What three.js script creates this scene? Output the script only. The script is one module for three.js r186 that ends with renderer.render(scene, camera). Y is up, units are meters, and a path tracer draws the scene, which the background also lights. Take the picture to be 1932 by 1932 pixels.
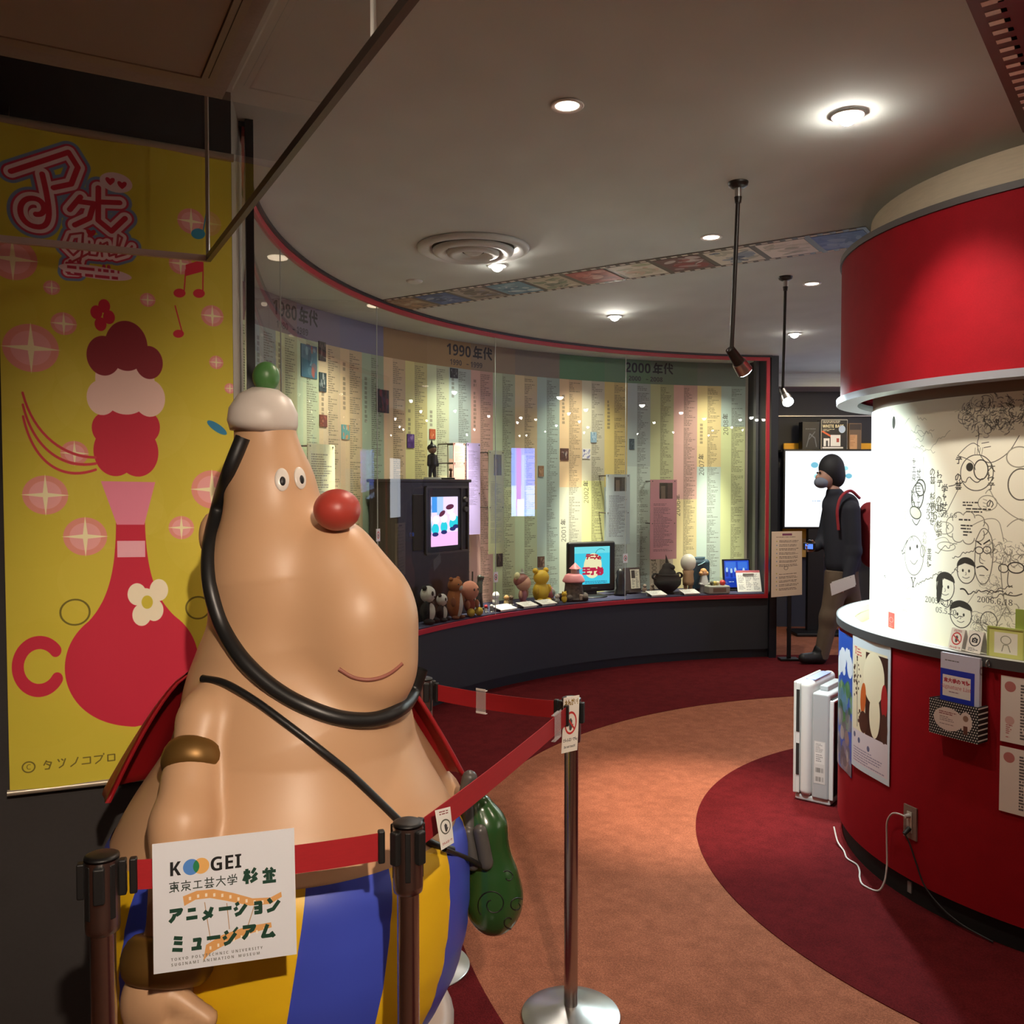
import * as THREE from 'three';
import { RoundedBoxGeometry } from 'three/addons/geometries/RoundedBoxGeometry.js';
import { mergeGeometries } from 'three/addons/utils/BufferGeometryUtils.js';
import { RectAreaLightUniformsLib } from 'three/addons/lights/RectAreaLightUniformsLib.js';

// ---------- camera, exposure, renderer ----------
const FOCAL = 1678, PITCH = Math.atan(52 / FOCAL), EYE = 1.5;      // focal length in pixels of a 1932-pixel frame
const scene = new THREE.Scene();
scene.background = new THREE.Color(0x000000);
const camera = new THREE.PerspectiveCamera(2 * Math.atan(966 / FOCAL) * 180 / Math.PI, 1, 0.05, 60);
camera.position.set(0, EYE, 0);
camera.rotation.x = -PITCH;
const renderer = new THREE.WebGLRenderer({ antialias: true });
renderer.toneMapping = THREE.LinearToneMapping;
renderer.toneMappingExposure = 1.0;
renderer.shadowMap.enabled = true;
RectAreaLightUniformsLib.init();
const WARM = 0xffe8d0, NEUTRAL = 0xfff6ea, COOL = 0xe4fbff;
const CEIL = 2.6;

// ---------- the lamps that light the hall (positions X, height, depth; strength in candela) ----------
const LAMPS = [
  // x, z, target x, y, z, strength, half cone (degrees), glow of the lens, colour
  { at: [0.16, 2.611], aim: [0.2, 0, 2.5], cd: 4.4, cone: 78, glow: 9, color: WARM, label: 'recessed ceiling downlight nearest the viewer, above the belt posts' },
  { at: [0.998, 2.677], aim: [2.1, 1.1, 3.25], cd: 4.5, cone: 29, glow: 260, color: NEUTRAL, tilt: true, label: 'dazzling ceiling spotlight aimed at the sketch-covered column' },
  { at: [-0.074, 4.497], aim: [-0.15, 0.9, 2.7], cd: 1.6, cone: 80, glow: 90, color: NEUTRAL, tilt: true, label: 'bright ceiling spotlight beside the round air vent' },
  { at: [0.671, 5.844], aim: [0.5, 0.9, 3.6], cd: 1.0, cone: 80, glow: 90, color: NEUTRAL, tilt: true, label: 'bright ceiling spotlight beyond the middle of the film strip' },
  { at: [0.884, 3.982], aim: [0.82, 0, 4.12], cd: 36, cone: 19, glow: 12, color: WARM, label: 'recessed downlight just before the film strip, over the bright patch of carpet' },
  { at: [1.639, 4.896], aim: [1.6, 0, 5.0], cd: 6, cone: 40, glow: 12, color: WARM, label: 'recessed downlight beyond the film strip, next to the red band' },
  { at: [2.058, 6.517], aim: [2.32, 1.2, 7.5], cd: 6, cone: 60, glow: 90, color: NEUTRAL, tilt: true, label: 'small bright spotlight far back between the hanging lamp and the red band' },
  { at: [1.95, 1.55], aim: [2.0, 0.9, 2.4], cd: 2.4, cone: 80, glow: 240, color: WARM, tilt: true, label: 'recessed ceiling lamp over the near side of the red counter, outside the picture' },
];
const STATUE_LAMPS = [
  { at: [0.5, -0.75], aim: [-0.42, 0.95, 2.0], cd: 36, cone: 21, glow: 20, color: WARM, label: 'recessed ceiling spotlight over the viewer, the one to the right' },
  { at: [-0.7, -0.3], aim: [-0.55, 0.6, 2.0], cd: 2, cone: 30, glow: 20, color: WARM, label: 'recessed ceiling spotlight over the viewer, the one to the left' },
];

// ---------- helpers ----------
let seed = 20240517;
const rnd = () => { seed = (seed + 0x6d2b79f5) | 0; let t = Math.imul(seed ^ (seed >>> 15), 1 | seed); t = (t + Math.imul(t ^ (t >>> 7), 61 | t)) ^ t; return ((t ^ (t >>> 14)) >>> 0) / 4294967296; };
const rr = (a, b) => a + (b - a) * rnd();
const D2R = Math.PI / 180;
const V = (x, y, z) => new THREE.Vector3(x, y, -z);                 // z counts away from the viewer
const CP = Math.cos(PITCH), SP = Math.sin(PITCH);
function at(px, py, depth) {                                        // the point that lies at a depth (metres along the floor) behind a pixel of the photograph
  const u = px - 966, v = py - 966, zw = FOCAL * CP - v * SP, t = depth / zw;
  return V(u * t, EYE + (-v * CP - FOCAL * SP) * t, depth);
}
const used = {};
function numbered(n) { used[n] = (used[n] ?? -1) + 1; return used[n] ? n + '_' + String(used[n]).padStart(3, '0') : n; }
function thing(name, label, category, base, opt = {}) {
  const g = new THREE.Group();
  g.name = numbered(name); g.userData = { label, category };
  if (opt.group) g.userData.group = opt.group;
  if (opt.kind) g.userData.kind = opt.kind;
  if (base) g.position.copy(base);
  if (opt.turn) g.rotation.y = opt.turn;
  scene.add(g);
  return g;
}
function part(parent, name, geo, mat, label) {                      // geometry already in the parent's own space
  const m = new THREE.Mesh(geo, mat);
  m.name = name; m.castShadow = m.receiveShadow = true;
  if (label) m.userData.label = label;
  parent.add(m);
  return m;
}
function wpart(parent, name, geo, mat, label) {                     // geometry in world space: brought into the parent's space
  let o = parent; const off = new THREE.Vector3();
  while (o && o !== scene) { off.add(o.position); o = o.parent; }
  geo.translate(-off.x, -off.y, -off.z);
  return part(parent, name, geo, mat, label);
}
function struct(name, geo, mat) { const m = new THREE.Mesh(geo, mat); m.name = name; m.userData.kind = 'structure'; m.castShadow = m.receiveShadow = true; scene.add(m); return m; }
function single(name, label, category, geo, mat, base, opt = {}) {
  const m = new THREE.Mesh(geo, mat); m.name = numbered(name); m.userData = { label, category };
  if (opt.group) m.userData.group = opt.group;
  if (base) { geo.translate(-base.x, -base.y, -base.z); m.position.copy(base); }
  m.castShadow = m.receiveShadow = true; scene.add(m); return m;
}
function mat(color, roughness = 0.7, metalness = 0, extra = {}) { return new THREE.MeshPhysicalMaterial({ color, roughness, metalness, ...extra }); }
const lin = (r, g, b) => new THREE.Color().setRGB(r, g, b);
const box = (w, h, d, x = 0, y = 0, z = 0, r = 0) => (r ? new RoundedBoxGeometry(w, h, d, 2, r) : new THREE.BoxGeometry(w, h, d)).translate(x, y, z);
const cyl = (r0, r1, h, x = 0, y = 0, z = 0, n = 32) => new THREE.CylinderGeometry(r0, r1, h, n).translate(x, y, z);
const ball = (r, x = 0, y = 0, z = 0, sx = 1, sy = 1, sz = 1, n = 24) => new THREE.SphereGeometry(r, n, Math.ceil(n * 0.7)).scale(sx, sy, sz).translate(x, y, z);
const lathe = (pts, n = 40) => new THREE.LatheGeometry(pts.map(([r, y]) => new THREE.Vector2(Math.max(r, 1e-4), y)), n);
const tube = (pts, r, n = 48, closed = false, rs = 8) => new THREE.TubeGeometry(new THREE.CatmullRomCurve3(pts, closed), n, r, rs, closed);
function rod(a, b, r, r2 = r, n = 14) {
  const d = new THREE.Vector3().subVectors(b, a), g = new THREE.CylinderGeometry(r2, r, d.length(), n);
  g.applyQuaternion(new THREE.Quaternion().setFromUnitVectors(new THREE.Vector3(0, 1, 0), d.clone().normalize()));
  return g.translate((a.x + b.x) / 2, (a.y + b.y) / 2, (a.z + b.z) / 2);
}
const join = (...gs) => mergeGeometries(gs.flat().map((g) => { const k = g.index ? g.toNonIndexed() : g; for (const n of Object.keys(k.attributes)) if (!['position', 'normal', 'uv'].includes(n)) k.deleteAttribute(n); return k; }));
// a slab that follows a circle: centre, two radii, two angles (degrees), two heights; uv 0..1 along and up, or in metres
function arcSlab([cx, cz], r0, r1, a0, a1, y0, y1, n = 64, opt = {}) {
  const pos = [], uv = [], idx = [];
  const P = (a, r, y) => [cx + r * Math.cos(a * D2R), y, -(cz + r * Math.sin(a * D2R))];
  const full = Math.abs(a1 - a0) >= 359.99;
  function grid(f, nu, flip) {
    const s = pos.length / 3;
    for (let i = 0; i <= nu; i++) for (let j = 0; j <= 1; j++) { const [p, t] = f(i / nu, j); pos.push(...p); uv.push(...t); }
    for (let i = 0; i < nu; i++) { const a = s + i * 2, b = a + 1, c = a + 2, d = a + 3; flip ? idx.push(a, b, c, b, d, c) : idx.push(a, c, b, b, c, d); }
  }
  const um = (u) => (opt.metres ? u * Math.abs(a1 - a0) * D2R * r1 : opt.flip ? 1 - u : u), vm = (v) => (opt.metres ? y0 + v * (y1 - y0) : v);
  const ang = (u) => a0 + (a1 - a0) * u, rad = (u, r) => r + (opt.bow ? opt.bow(u) : 0);
  grid((u, v) => [P(ang(u), rad(u, r1), v ? y1 : y0), [um(u), vm(v)]], n, true);    // outside
  grid((u, v) => [P(ang(u), rad(u, r0), v ? y1 : y0), [um(u), vm(v)]], n, false);   // inside
  grid((u, v) => [P(ang(u), v ? rad(u, r1) : rad(u, r0), y1), [um(u), vm(1)]], n, false);
  grid((u, v) => [P(ang(u), v ? rad(u, r1) : rad(u, r0), y0), [um(u), vm(0)]], n, true);
  if (!full) for (const e of [0, 1]) grid((u, v) => [P(ang(e), u ? rad(e, r1) : rad(e, r0), v ? y1 : y0), [um(e), vm(v)]], 1, e === 1);
  const g = new THREE.BufferGeometry();
  g.setAttribute('position', new THREE.Float32BufferAttribute(pos, 3)); g.setAttribute('uv', new THREE.Float32BufferAttribute(uv, 2)); g.setIndex(idx);
  g.computeVertexNormals();
  return g;
}
const onArc = ([cx, cz], r, a, y) => V(cx + r * Math.cos(a * D2R), y, cz + r * Math.sin(a * D2R));
// a flat sheet with thickness through four corners (bottom left, bottom right, top right, top left, as seen from the front); uv on both faces
function sheet(bl, br, tr, tl, t = 0.002, n = 1, bend) {
  const nrm = new THREE.Vector3().subVectors(br, bl).cross(new THREE.Vector3().subVectors(tl, bl)).normalize(), pos = [], uv = [], idx = [];
  for (const s of [0.5, -0.5]) for (let i = 0; i <= n; i++) for (let j = 0; j <= n; j++) {
    const u = i / n, v = j / n, b = bl.clone().lerp(br, u).lerp(tl.clone().lerp(tr, u), v).addScaledVector(nrm, t * s + (bend ? bend(u, v) : 0));
    pos.push(b.x, b.y, b.z); uv.push(u, v);
  }
  const m = n + 1, k = m * m, id = (i, j, f) => f * k + i * m + j;
  for (let i = 0; i < n; i++) for (let j = 0; j < n; j++) { const a = id(i, j, 0), b = id(i + 1, j, 0), c = id(i + 1, j + 1, 0), d = id(i, j + 1, 0); idx.push(a, b, c, a, c, d); idx.push(a + k, c + k, b + k, a + k, d + k, c + k); }
  const q = (a, b) => idx.push(a, a + k, b, b, a + k, b + k);
  for (let i = 0; i < n; i++) { q(id(i, 0, 0), id(i + 1, 0, 0)); q(id(i + 1, n, 0), id(i, n, 0)); q(id(n, i, 0), id(n, i + 1, 0)); q(id(0, i + 1, 0), id(0, i, 0)); }
  const g = new THREE.BufferGeometry();
  g.setAttribute('position', new THREE.Float32BufferAttribute(pos, 3)); g.setAttribute('uv', new THREE.Float32BufferAttribute(uv, 2)); g.setIndex(idx);
  const f = g.toNonIndexed(); f.computeVertexNormals(); return f;
}
// ---------- textures ----------
function canvas(w, h, draw, opt = {}) {
  const c = document.createElement('canvas'); c.width = w; c.height = h;
  const g = c.getContext('2d'); draw(g, w, h);
  const t = new THREE.CanvasTexture(c); t.colorSpace = THREE.SRGBColorSpace; t.anisotropy = 8;
  if (opt.repeat) { t.wrapS = t.wrapT = THREE.RepeatWrapping; t.repeat.set(...opt.repeat); }
  return t;
}
function noiseTex(n, f, srgb, repeat) {
  const d = new Uint8Array(n * n * 4);
  for (let i = 0; i < n * n; i++) { const c = f(i % n, Math.floor(i / n)); d[i * 4] = c[0]; d[i * 4 + 1] = c[1]; d[i * 4 + 2] = c[2]; d[i * 4 + 3] = 255; }
  const t = new THREE.DataTexture(d, n, n); t.wrapS = t.wrapT = THREE.RepeatWrapping; t.magFilter = THREE.LinearFilter; t.minFilter = THREE.LinearMipmapLinearFilter; t.generateMipmaps = true;
  if (srgb) t.colorSpace = THREE.SRGBColorSpace;
  if (repeat) t.repeat.set(repeat, repeat);
  t.needsUpdate = true; return t;
}
const coarse = []; for (let i = 0; i < 1024; i++) coarse.push(rnd());
const soft = (x, y, p) => { const i = Math.floor(x), j = Math.floor(y), u = x - i, v = y - j, c = (a, b) => coarse[(((a % p) + p) % p) * 32 + (((b % p) + p) % p)], s = (t) => t * t * (3 - 2 * t), A = s(u), B = s(v); return (c(i, j) * (1 - A) + c(i + 1, j) * A) * (1 - B) + (c(i, j + 1) * (1 - A) + c(i + 1, j + 1) * A) * B; };
const grain = (amount, blot) => noiseTex(256, (x, y) => { const v = 255 - amount * rnd() - blot * soft(x / 16, y / 16, 16); return [v, v, v]; }, true, 1.6);
const fuzz = noiseTex(256, () => { const v = 255 * rnd(); return [v, v, v]; }, false, 3);
const carpetMap = grain(60, 26), plasterMap = grain(10, 16);
plasterMap.repeat.set(0.7, 0.7);

// strokes of the signs' characters on a 10 x 10 grid: lines apart by '|', points as two digits
const GLYPH = {
  'ア': '11 81 73 54|43 44 36 18', 'ク': '31 24 15|32 73 66 28', 'ビ': '21 27 38 78|24 74|71 83|81 93', 'ニ': '22 72|17 87', 'メ': '72 57 19|24 78', 'ー': '14 94',
  'シ': '21 33|14 26|19 48 83', 'ョ': '33 73 79 39|36 76', 'ン': '21 44|19 58 93', 'ミ': '21 72|24 75|18 79', 'ュ': '34 74 69|29 89', 'ジ': '21 33|14 26|19 48 83|71 82|80 91', 'ム': '41 18 78|66 89',
  '杉': '12 52|30 39|32 17|33 56|80 63|93 66|96 58', '並': '31 42|71 62|13 93|43 48|63 68|25 36|85 76|19 99', '東': '11 91|23 83 86 26 23|25 85|50 59|48 19|52 99', '京': '50 52|12 92|24 84 86 26 24|56 59|37 19|67 99',
  '工': '22 82|52 58|18 98', '芸': '12 92|30 34|70 74|25 85|17 97|47 29 79|67 89', '大': '13 93|50 54 19|54 99', '学': '21 32|50 52|80 72|15 13 93 95|35 75 56 59 39|17 97', '年': '30 14|22 92|25 85|25 28|08 98|52 59', '代': '30 14|22 29|44 94|60 66 99|81 92',
  'タ': '31 15|32 73 59 29|34 66', 'ツ': '21 33|51 62|81 67 39', 'ノ': '81 66 29', 'コ': '22 82 88 18', 'プ': '12 82 66 29|90 91', 'ロ': '22 82 88 28 22', 'テ': '21 81|14 94|54 39', 'ス': '22 72 46 19|55 89', 'の': '52 38 18 14 41 73 86 69', '王': '12 92|15 85|19 99|52 59', '子': '22 82 55 59 39|14 94',
  '様': '13 43|30 39|34 17|34 47|51 62|81 72|53 93|55 95|73 79|47 59|97 79', 'お': '13 63|40 48 29 17 36 76 88 69|73 84', 'ね': '20 29|12 33 17|36 64 85 88 68 77 99', 'が': '12 62 59 39|30 18|72 84|80 91', 'い': '12 17 28|72 86', 'さ': '13 83|40 66|26 28 79', 'わ': '20 29|12 33 17|36 65 86 69', 'ら': '31 52|23 26 65 87 59 29', 'な': '12 52|31 16|71 83|64 68 39 28 47 89', 'で': '12 82 45 47 79|73 84|82 93', 'や': '24 74 75 56|41 52|32 59', 'せ': '14 94|71 75 56|32 38 79', '店': '50 51|12 92|12 18|53 57|55 85|37 77 79 39 37', '館': '20 14|20 44|24 28 48|55 95|55 58|66 86', 'ガ': '12 62 59 39|30 18|72 84|80 91', 'ル': '31 35 18|61 68 95', '写': '12 92|34 74|36 86 89',
};
function glyphs(g, text, x, y, size, color, width, opt = {}) {      // strokes characters left to right (or top to bottom) in a canvas
  g.strokeStyle = color; g.lineWidth = width; g.lineCap = opt.cap ?? 'round'; g.lineJoin = 'round';
  [...text].forEach((ch, i) => {
    const s = GLYPH[ch]; if (!s) return;
    const ox = x + (opt.vertical ? 0 : i * size * (opt.pitch ?? 1.05)), oy = y + (opt.vertical ? i * size * (opt.pitch ?? 1.05) : (opt.slope ?? 0) * i * size);
    for (const line of s.split('|')) { g.beginPath(); line.split(' ').forEach((p, k) => { const a = ox + (+p[0] / 10) * size * (opt.wide ?? 1), b = oy + (+p[1] / 10) * size; k ? g.lineTo(a, b) : g.moveTo(a, b); }); g.stroke(); }
  });
}
function text(g, s, x, y, size, color, opt = {}) { g.fillStyle = color; g.font = (opt.bold ? 'bold ' : '') + size + 'px ' + (opt.font ?? 'sans-serif'); g.textAlign = opt.align ?? 'left'; g.textBaseline = 'alphabetic'; g.fillText(s, x, y); }
function lines(g, x, y, w, h, step, color, opt = {}) {              // rows of print too small to read
  g.fillStyle = color;
  for (let yy = y; yy < y + h; yy += step) {
    if (rnd() < (opt.gap ?? 0.08)) continue;
    let xx = x; const end = x + w * rr(opt.min ?? 0.45, 1);
    while (xx < end) { const l = Math.min(rr(step * 0.4, step * 2.2), end - xx); g.fillRect(xx, yy, l, step * (opt.weight ?? 0.45)); xx += l + step * rr(0.15, 0.5); }
  }
}
function ring(g, x, y, r, color, w) { g.strokeStyle = color; g.lineWidth = w; g.beginPath(); g.arc(x, y, r, 0, 7); g.stroke(); }
function disc(g, x, y, r, color) { g.fillStyle = color; g.beginPath(); g.arc(x, y, r, 0, 7); g.fill(); }
function poly(g, pts, color, w) { g.beginPath(); pts.forEach(([x, y], i) => (i ? g.lineTo(x, y) : g.moveTo(x, y))); if (w) { g.strokeStyle = color; g.lineWidth = w; g.lineCap = g.lineJoin = 'round'; g.stroke(); } else { g.fillStyle = color; g.fill(); } }
function hand(g, x, y, s, color) {                                  // an open hand for the do-not-touch signs
  g.strokeStyle = color; g.lineCap = 'round'; g.lineWidth = s * 0.2;
  for (const [dx, l] of [[-0.3, 0.75], [-0.1, 0.95], [0.1, 0.9], [0.3, 0.7]]) { g.beginPath(); g.moveTo(x + dx * s, y); g.lineTo(x + dx * s, y - l * s); g.stroke(); }
  g.lineWidth = s * 0.72; g.beginPath(); g.moveTo(x, y + s * 0.12); g.lineTo(x, y + s * 0.3); g.stroke();
  g.lineWidth = s * 0.2; g.beginPath(); g.moveTo(x + s * 0.3, y + s * 0.3); g.lineTo(x + s * 0.62, y - s * 0.1); g.stroke();
}

// ---------- implicit surfaces: capsules and ellipsoids joined by a smooth minimum, meshed by surface nets ----------
const smin = (a, b, k) => { const h = Math.max(k - Math.abs(a - b), 0) / k; return Math.min(a, b) - h * h * k * 0.25; };
function cap(a, b, ra, rb = ra) {                                   // a tapered capsule
  const dx = b.x - a.x, dy = b.y - a.y, dz = b.z - a.z, l2 = dx * dx + dy * dy + dz * dz || 1e-9;
  return (x, y, z) => { const px = x - a.x, py = y - a.y, pz = z - a.z, t = Math.min(1, Math.max(0, (px * dx + py * dy + pz * dz) / l2)); return Math.hypot(px - dx * t, py - dy * t, pz - dz * t) - (ra + (rb - ra) * t); };
}
const blob = (c, rx, ry = rx, rz = rx) => { const m = Math.min(rx, ry, rz); return (x, y, z) => { const k = Math.hypot((x - c.x) / rx, (y - c.y) / ry, (z - c.z) / rz); return (k - 1) * m * (k < 1 ? 1 : Math.max(1, 1)); }; };
const blend = (fs, k) => (x, y, z) => { let d = fs[0](x, y, z); for (let i = 1; i < fs.length; i++) d = smin(d, fs[i](x, y, z), k); return d; };
function isoMesh(f, lo, hi, cell) {
  const n = [0, 1, 2].map((i) => Math.ceil((hi.getComponent(i) - lo.getComponent(i)) / cell) + 1), [nx, ny, nz] = n, F = new Float32Array(nx * ny * nz), I = (i, j, k) => (k * ny + j) * nx + i;
  for (let k = 0; k < nz; k++) for (let j = 0; j < ny; j++) for (let i = 0; i < nx; i++) F[I(i, j, k)] = f(lo.x + i * cell, lo.y + j * cell, lo.z + k * cell);
  const vid = new Int32Array(nx * ny * nz).fill(-1), pos = [], idx = [];
  const E = [[0, 1], [2, 3], [4, 5], [6, 7], [0, 2], [1, 3], [4, 6], [5, 7], [0, 4], [1, 5], [2, 6], [3, 7]];
  for (let k = 0; k < nz - 1; k++) for (let j = 0; j < ny - 1; j++) for (let i = 0; i < nx - 1; i++) {
    const c = [F[I(i, j, k)], F[I(i + 1, j, k)], F[I(i, j + 1, k)], F[I(i + 1, j + 1, k)], F[I(i, j, k + 1)], F[I(i + 1, j, k + 1)], F[I(i, j + 1, k + 1)], F[I(i + 1, j + 1, k + 1)]];
    let x = 0, y = 0, z = 0, m = 0;
    for (const [a, b] of E) if (c[a] < 0 !== c[b] < 0) { const t = c[a] / (c[a] - c[b]); x += (a & 1) + t * ((b & 1) - (a & 1)); y += ((a >> 1) & 1) + t * (((b >> 1) & 1) - ((a >> 1) & 1)); z += (a >> 2) + t * ((b >> 2) - (a >> 2)); m++; }
    if (m) { vid[I(i, j, k)] = pos.length / 3; pos.push(lo.x + (i + x / m) * cell, lo.y + (j + y / m) * cell, lo.z + (k + z / m) * cell); }
  }
  const quad = (a, b, c, d, flip) => { if (a < 0 || b < 0 || c < 0 || d < 0) return; flip ? idx.push(a, b, c, a, c, d) : idx.push(a, c, b, a, d, c); };
  for (let k = 1; k < nz - 1; k++) for (let j = 1; j < ny - 1; j++) for (let i = 1; i < nx - 1; i++) {
    const s = F[I(i, j, k)] < 0;
    if (s !== F[I(i + 1, j, k)] < 0) quad(vid[I(i, j - 1, k - 1)], vid[I(i, j, k - 1)], vid[I(i, j, k)], vid[I(i, j - 1, k)], s);
    if (s !== F[I(i, j + 1, k)] < 0) quad(vid[I(i - 1, j, k - 1)], vid[I(i - 1, j, k)], vid[I(i, j, k)], vid[I(i, j, k - 1)], s);
    if (s !== F[I(i, j, k + 1)] < 0) quad(vid[I(i - 1, j - 1, k)], vid[I(i, j - 1, k)], vid[I(i, j, k)], vid[I(i - 1, j, k)], s);
  }
  const e = cell * 0.5, nor = [];
  for (let i = 0; i < pos.length; i += 3) {
    const [x, y, z] = [pos[i], pos[i + 1], pos[i + 2]], v = new THREE.Vector3(f(x + e, y, z) - f(x - e, y, z), f(x, y + e, z) - f(x, y - e, z), f(x, y, z + e) - f(x, y, z - e)).normalize();
    nor.push(v.x, v.y, v.z);
  }
  const g = new THREE.BufferGeometry();
  g.setAttribute('position', new THREE.Float32BufferAttribute(pos, 3)); g.setAttribute('normal', new THREE.Float32BufferAttribute(nor, 3)); g.setAttribute('uv', new THREE.Float32BufferAttribute(new Float32Array((pos.length / 3) * 2), 2)); g.setIndex(idx);
  return g;
}
function boundsOf(pts, r) { const b = new THREE.Box3().setFromPoints(pts); return [b.min.subScalar(r), b.max.addScalar(r)]; }
function touch(f, px, py, from, to) {                                // where the line of sight through a pixel first meets an implicit surface
  const eye = new THREE.Vector3(0, EYE, 0), far = at(px, py, to), near = at(px, py, from), p = new THREE.Vector3();
  for (let t = 0; t <= 1; t += 0.002) { p.lerpVectors(near, far, t); if (f(p.x, p.y, p.z) < 0) return p.clone(); }
  return null;
}
function normalOf(f, p, e = 0.004) { return new THREE.Vector3(f(p.x + e, p.y, p.z) - f(p.x - e, p.y, p.z), f(p.x, p.y + e, p.z) - f(p.x, p.y - e, p.z), f(p.x, p.y, p.z + e) - f(p.x, p.y, p.z - e)).normalize(); }

// ---------- shared materials ----------
const M = {
  black: mat(0x0b0b0c, 0.45), matteBlack: mat(0x121213, 0.8), chrome: mat(lin(0.5, 0.49, 0.48), 0.24, 1), brushed: mat(lin(0.5, 0.49, 0.47), 0.3, 1), darkChrome: mat(lin(0.36, 0.34, 0.33), 0.3, 1),
  white: mat(lin(0.78, 0.77, 0.74), 0.5), offWhite: mat(lin(0.7, 0.68, 0.62), 0.6), paper: mat(lin(0.75, 0.72, 0.67), 0.85), red: mat(lin(0.42, 0.012, 0.02), 0.5), trimRed: mat(lin(0.38, 0.015, 0.025), 0.4),
  caseDark: mat(lin(0.022, 0.0235, 0.027), 0.6), navy: mat(lin(0.012, 0.014, 0.02), 0.5), glass: new THREE.MeshPhysicalMaterial({ color: lin(0.95, 0.965, 0.955), roughness: 0, transmission: 1, thickness: 0, ior: 1.5 }),
};

// ---------- the room ----------
const ROOM = { x0: -4.2, x1: 14.5, z0: -11, z1: 9.35, z2: 15 };
const CASE = [2.612, 4.014], R_GLASS = 3.652, R_BACK = 4.15, COL = [2.439, 3.488];
const pinkCarpet = mat(lin(0.47, 0.172, 0.098), 0.97, 0, { map: carpetMap, bumpMap: fuzz, bumpScale: 0.002, specularIntensity: 0.12 }), darkCarpet = mat(lin(0.15, 0.0135, 0.016), 0.97, 0, { map: carpetMap, bumpMap: fuzz, bumpScale: 0.002, specularIntensity: 0.12 });
{
  const slab = box(ROOM.x1 - ROOM.x0, 0.12, ROOM.z2 - ROOM.z0, (ROOM.x0 + ROOM.x1) / 2, -0.06, -(ROOM.z0 + ROOM.z2) / 2);
  const p = slab.attributes.position, uv = slab.attributes.uv; for (let i = 0; i < p.count; i++) uv.setXY(i, p.getX(i), p.getZ(i));
  const floor = struct('floor', slab, pinkCarpet);
  const inlay = (outer, ro, inner, ri) => {
    const s = new THREE.Shape(); s.absarc(outer[0], outer[1], ro, 0, Math.PI * 2);
    if (inner) { const h = new THREE.Path(); h.absarc(inner[0], inner[1], ri, 0, Math.PI * 2); s.holes.push(h); }
    return new THREE.ExtrudeGeometry(s, { depth: 0.0025, bevelEnabled: false, curveSegments: 160 }).rotateX(-Math.PI / 2);
  };
  part(floor, 'carpet_inlay', inlay([2.541, 3.508], 1.77), darkCarpet);
  part(floor, 'carpet_inlay', inlay([2.612, 4.0], 3.78, [2.584, 3.497], 2.818), darkCarpet);
}
const ceilMat = mat(lin(0.58, 0.615, 0.58), 0.92, 0, { map: plasterMap });
struct('ceiling', box(ROOM.x1 - ROOM.x0, 0.15, ROOM.z2 - ROOM.z0, (ROOM.x0 + ROOM.x1) / 2, CEIL + 0.075, -(ROOM.z0 + ROOM.z2) / 2), ceilMat);
const darkWall = mat(lin(0.04, 0.036, 0.035), 0.8, 0, { map: plasterMap }), backWall = mat(lin(0.035, 0.038, 0.05), 0.75), hallWall = mat(lin(0.2, 0.17, 0.15), 0.85);
function prism(pts, y0, y1) {                                        // a wall block: outline on the floor (x, z), two heights
  const s = new THREE.Shape(pts.map(([x, z]) => new THREE.Vector2(x, z)));
  return new THREE.ExtrudeGeometry(s, { depth: y1 - y0, bevelEnabled: false }).rotateX(-Math.PI / 2).translate(0, y0, 0);
}
// the wall behind the statue runs at an angle; its end returns towards the display case
const WD = [0.8805, 0.474], WN = [0.474, -0.8805], W0 = [-0.79, 2.5325];        // along the wall, out of it, its corner
const onWall = (s, out, y) => V(W0[0] - WD[0] * s + WN[0] * out, y, W0[1] - WD[1] * s + WN[1] * out);
const wxz = (s, out) => [W0[0] - WD[0] * s + WN[0] * out, W0[1] - WD[1] * s + WN[1] * out];
struct('wall_left', prism([wxz(0, 0), wxz(3.6, 0), wxz(3.6, -0.14), wxz(0, -0.14)], 0, CEIL), darkWall);
struct('wall_corner', prism([[-0.792, 2.536], [-0.842, 2.8], [-0.97, 2.8], [-0.92, 2.47]], 0, CEIL), mat(lin(0.3, 0.26, 0.22), 0.85, 0, { map: plasterMap }));
struct('wall_back', box(4.62 - ROOM.x0, CEIL, 0.15, (ROOM.x0 + 4.62) / 2, CEIL / 2, -(ROOM.z1 + 0.075)), backWall);
struct('wall_recess', box(0.15, CEIL, ROOM.z2 - ROOM.z1 - 0.15, 4.545, CEIL / 2, -(ROOM.z1 + ROOM.z2 + 0.15) / 2), hallWall);
struct('wall_far', box(ROOM.x1 - 4.47, CEIL, 0.15, (ROOM.x1 + 4.47) / 2, CEIL / 2, -(ROOM.z2 + 0.075)), hallWall);
struct('wall_right', box(0.15, CEIL, ROOM.z2 - ROOM.z0, ROOM.x1 + 0.075, CEIL / 2, -(ROOM.z0 + ROOM.z2) / 2), hallWall);
struct('wall_side', box(0.15, CEIL, ROOM.z1 - ROOM.z0, ROOM.x0 - 0.075, CEIL / 2, -(ROOM.z0 + ROOM.z1) / 2), hallWall);
struct('wall_rear', box(ROOM.x1 - ROOM.x0, CEIL, 0.15, (ROOM.x0 + ROOM.x1) / 2, CEIL / 2, -(ROOM.z0 - 0.075)), hallWall);
struct('trim_1', box(2.3, 0.012, 0.03, 3.46, 2.215, -(ROOM.z1 - 0.015)), mat(lin(0.35, 0.34, 0.33), 0.4, 0.6));
struct('trim_2', box(2.42, 0.13, 0.5, 3.4, CEIL - 0.065, -(ROOM.z1 - 0.25)), ceilMat);      // lowered ceiling edge above the back wall
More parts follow.
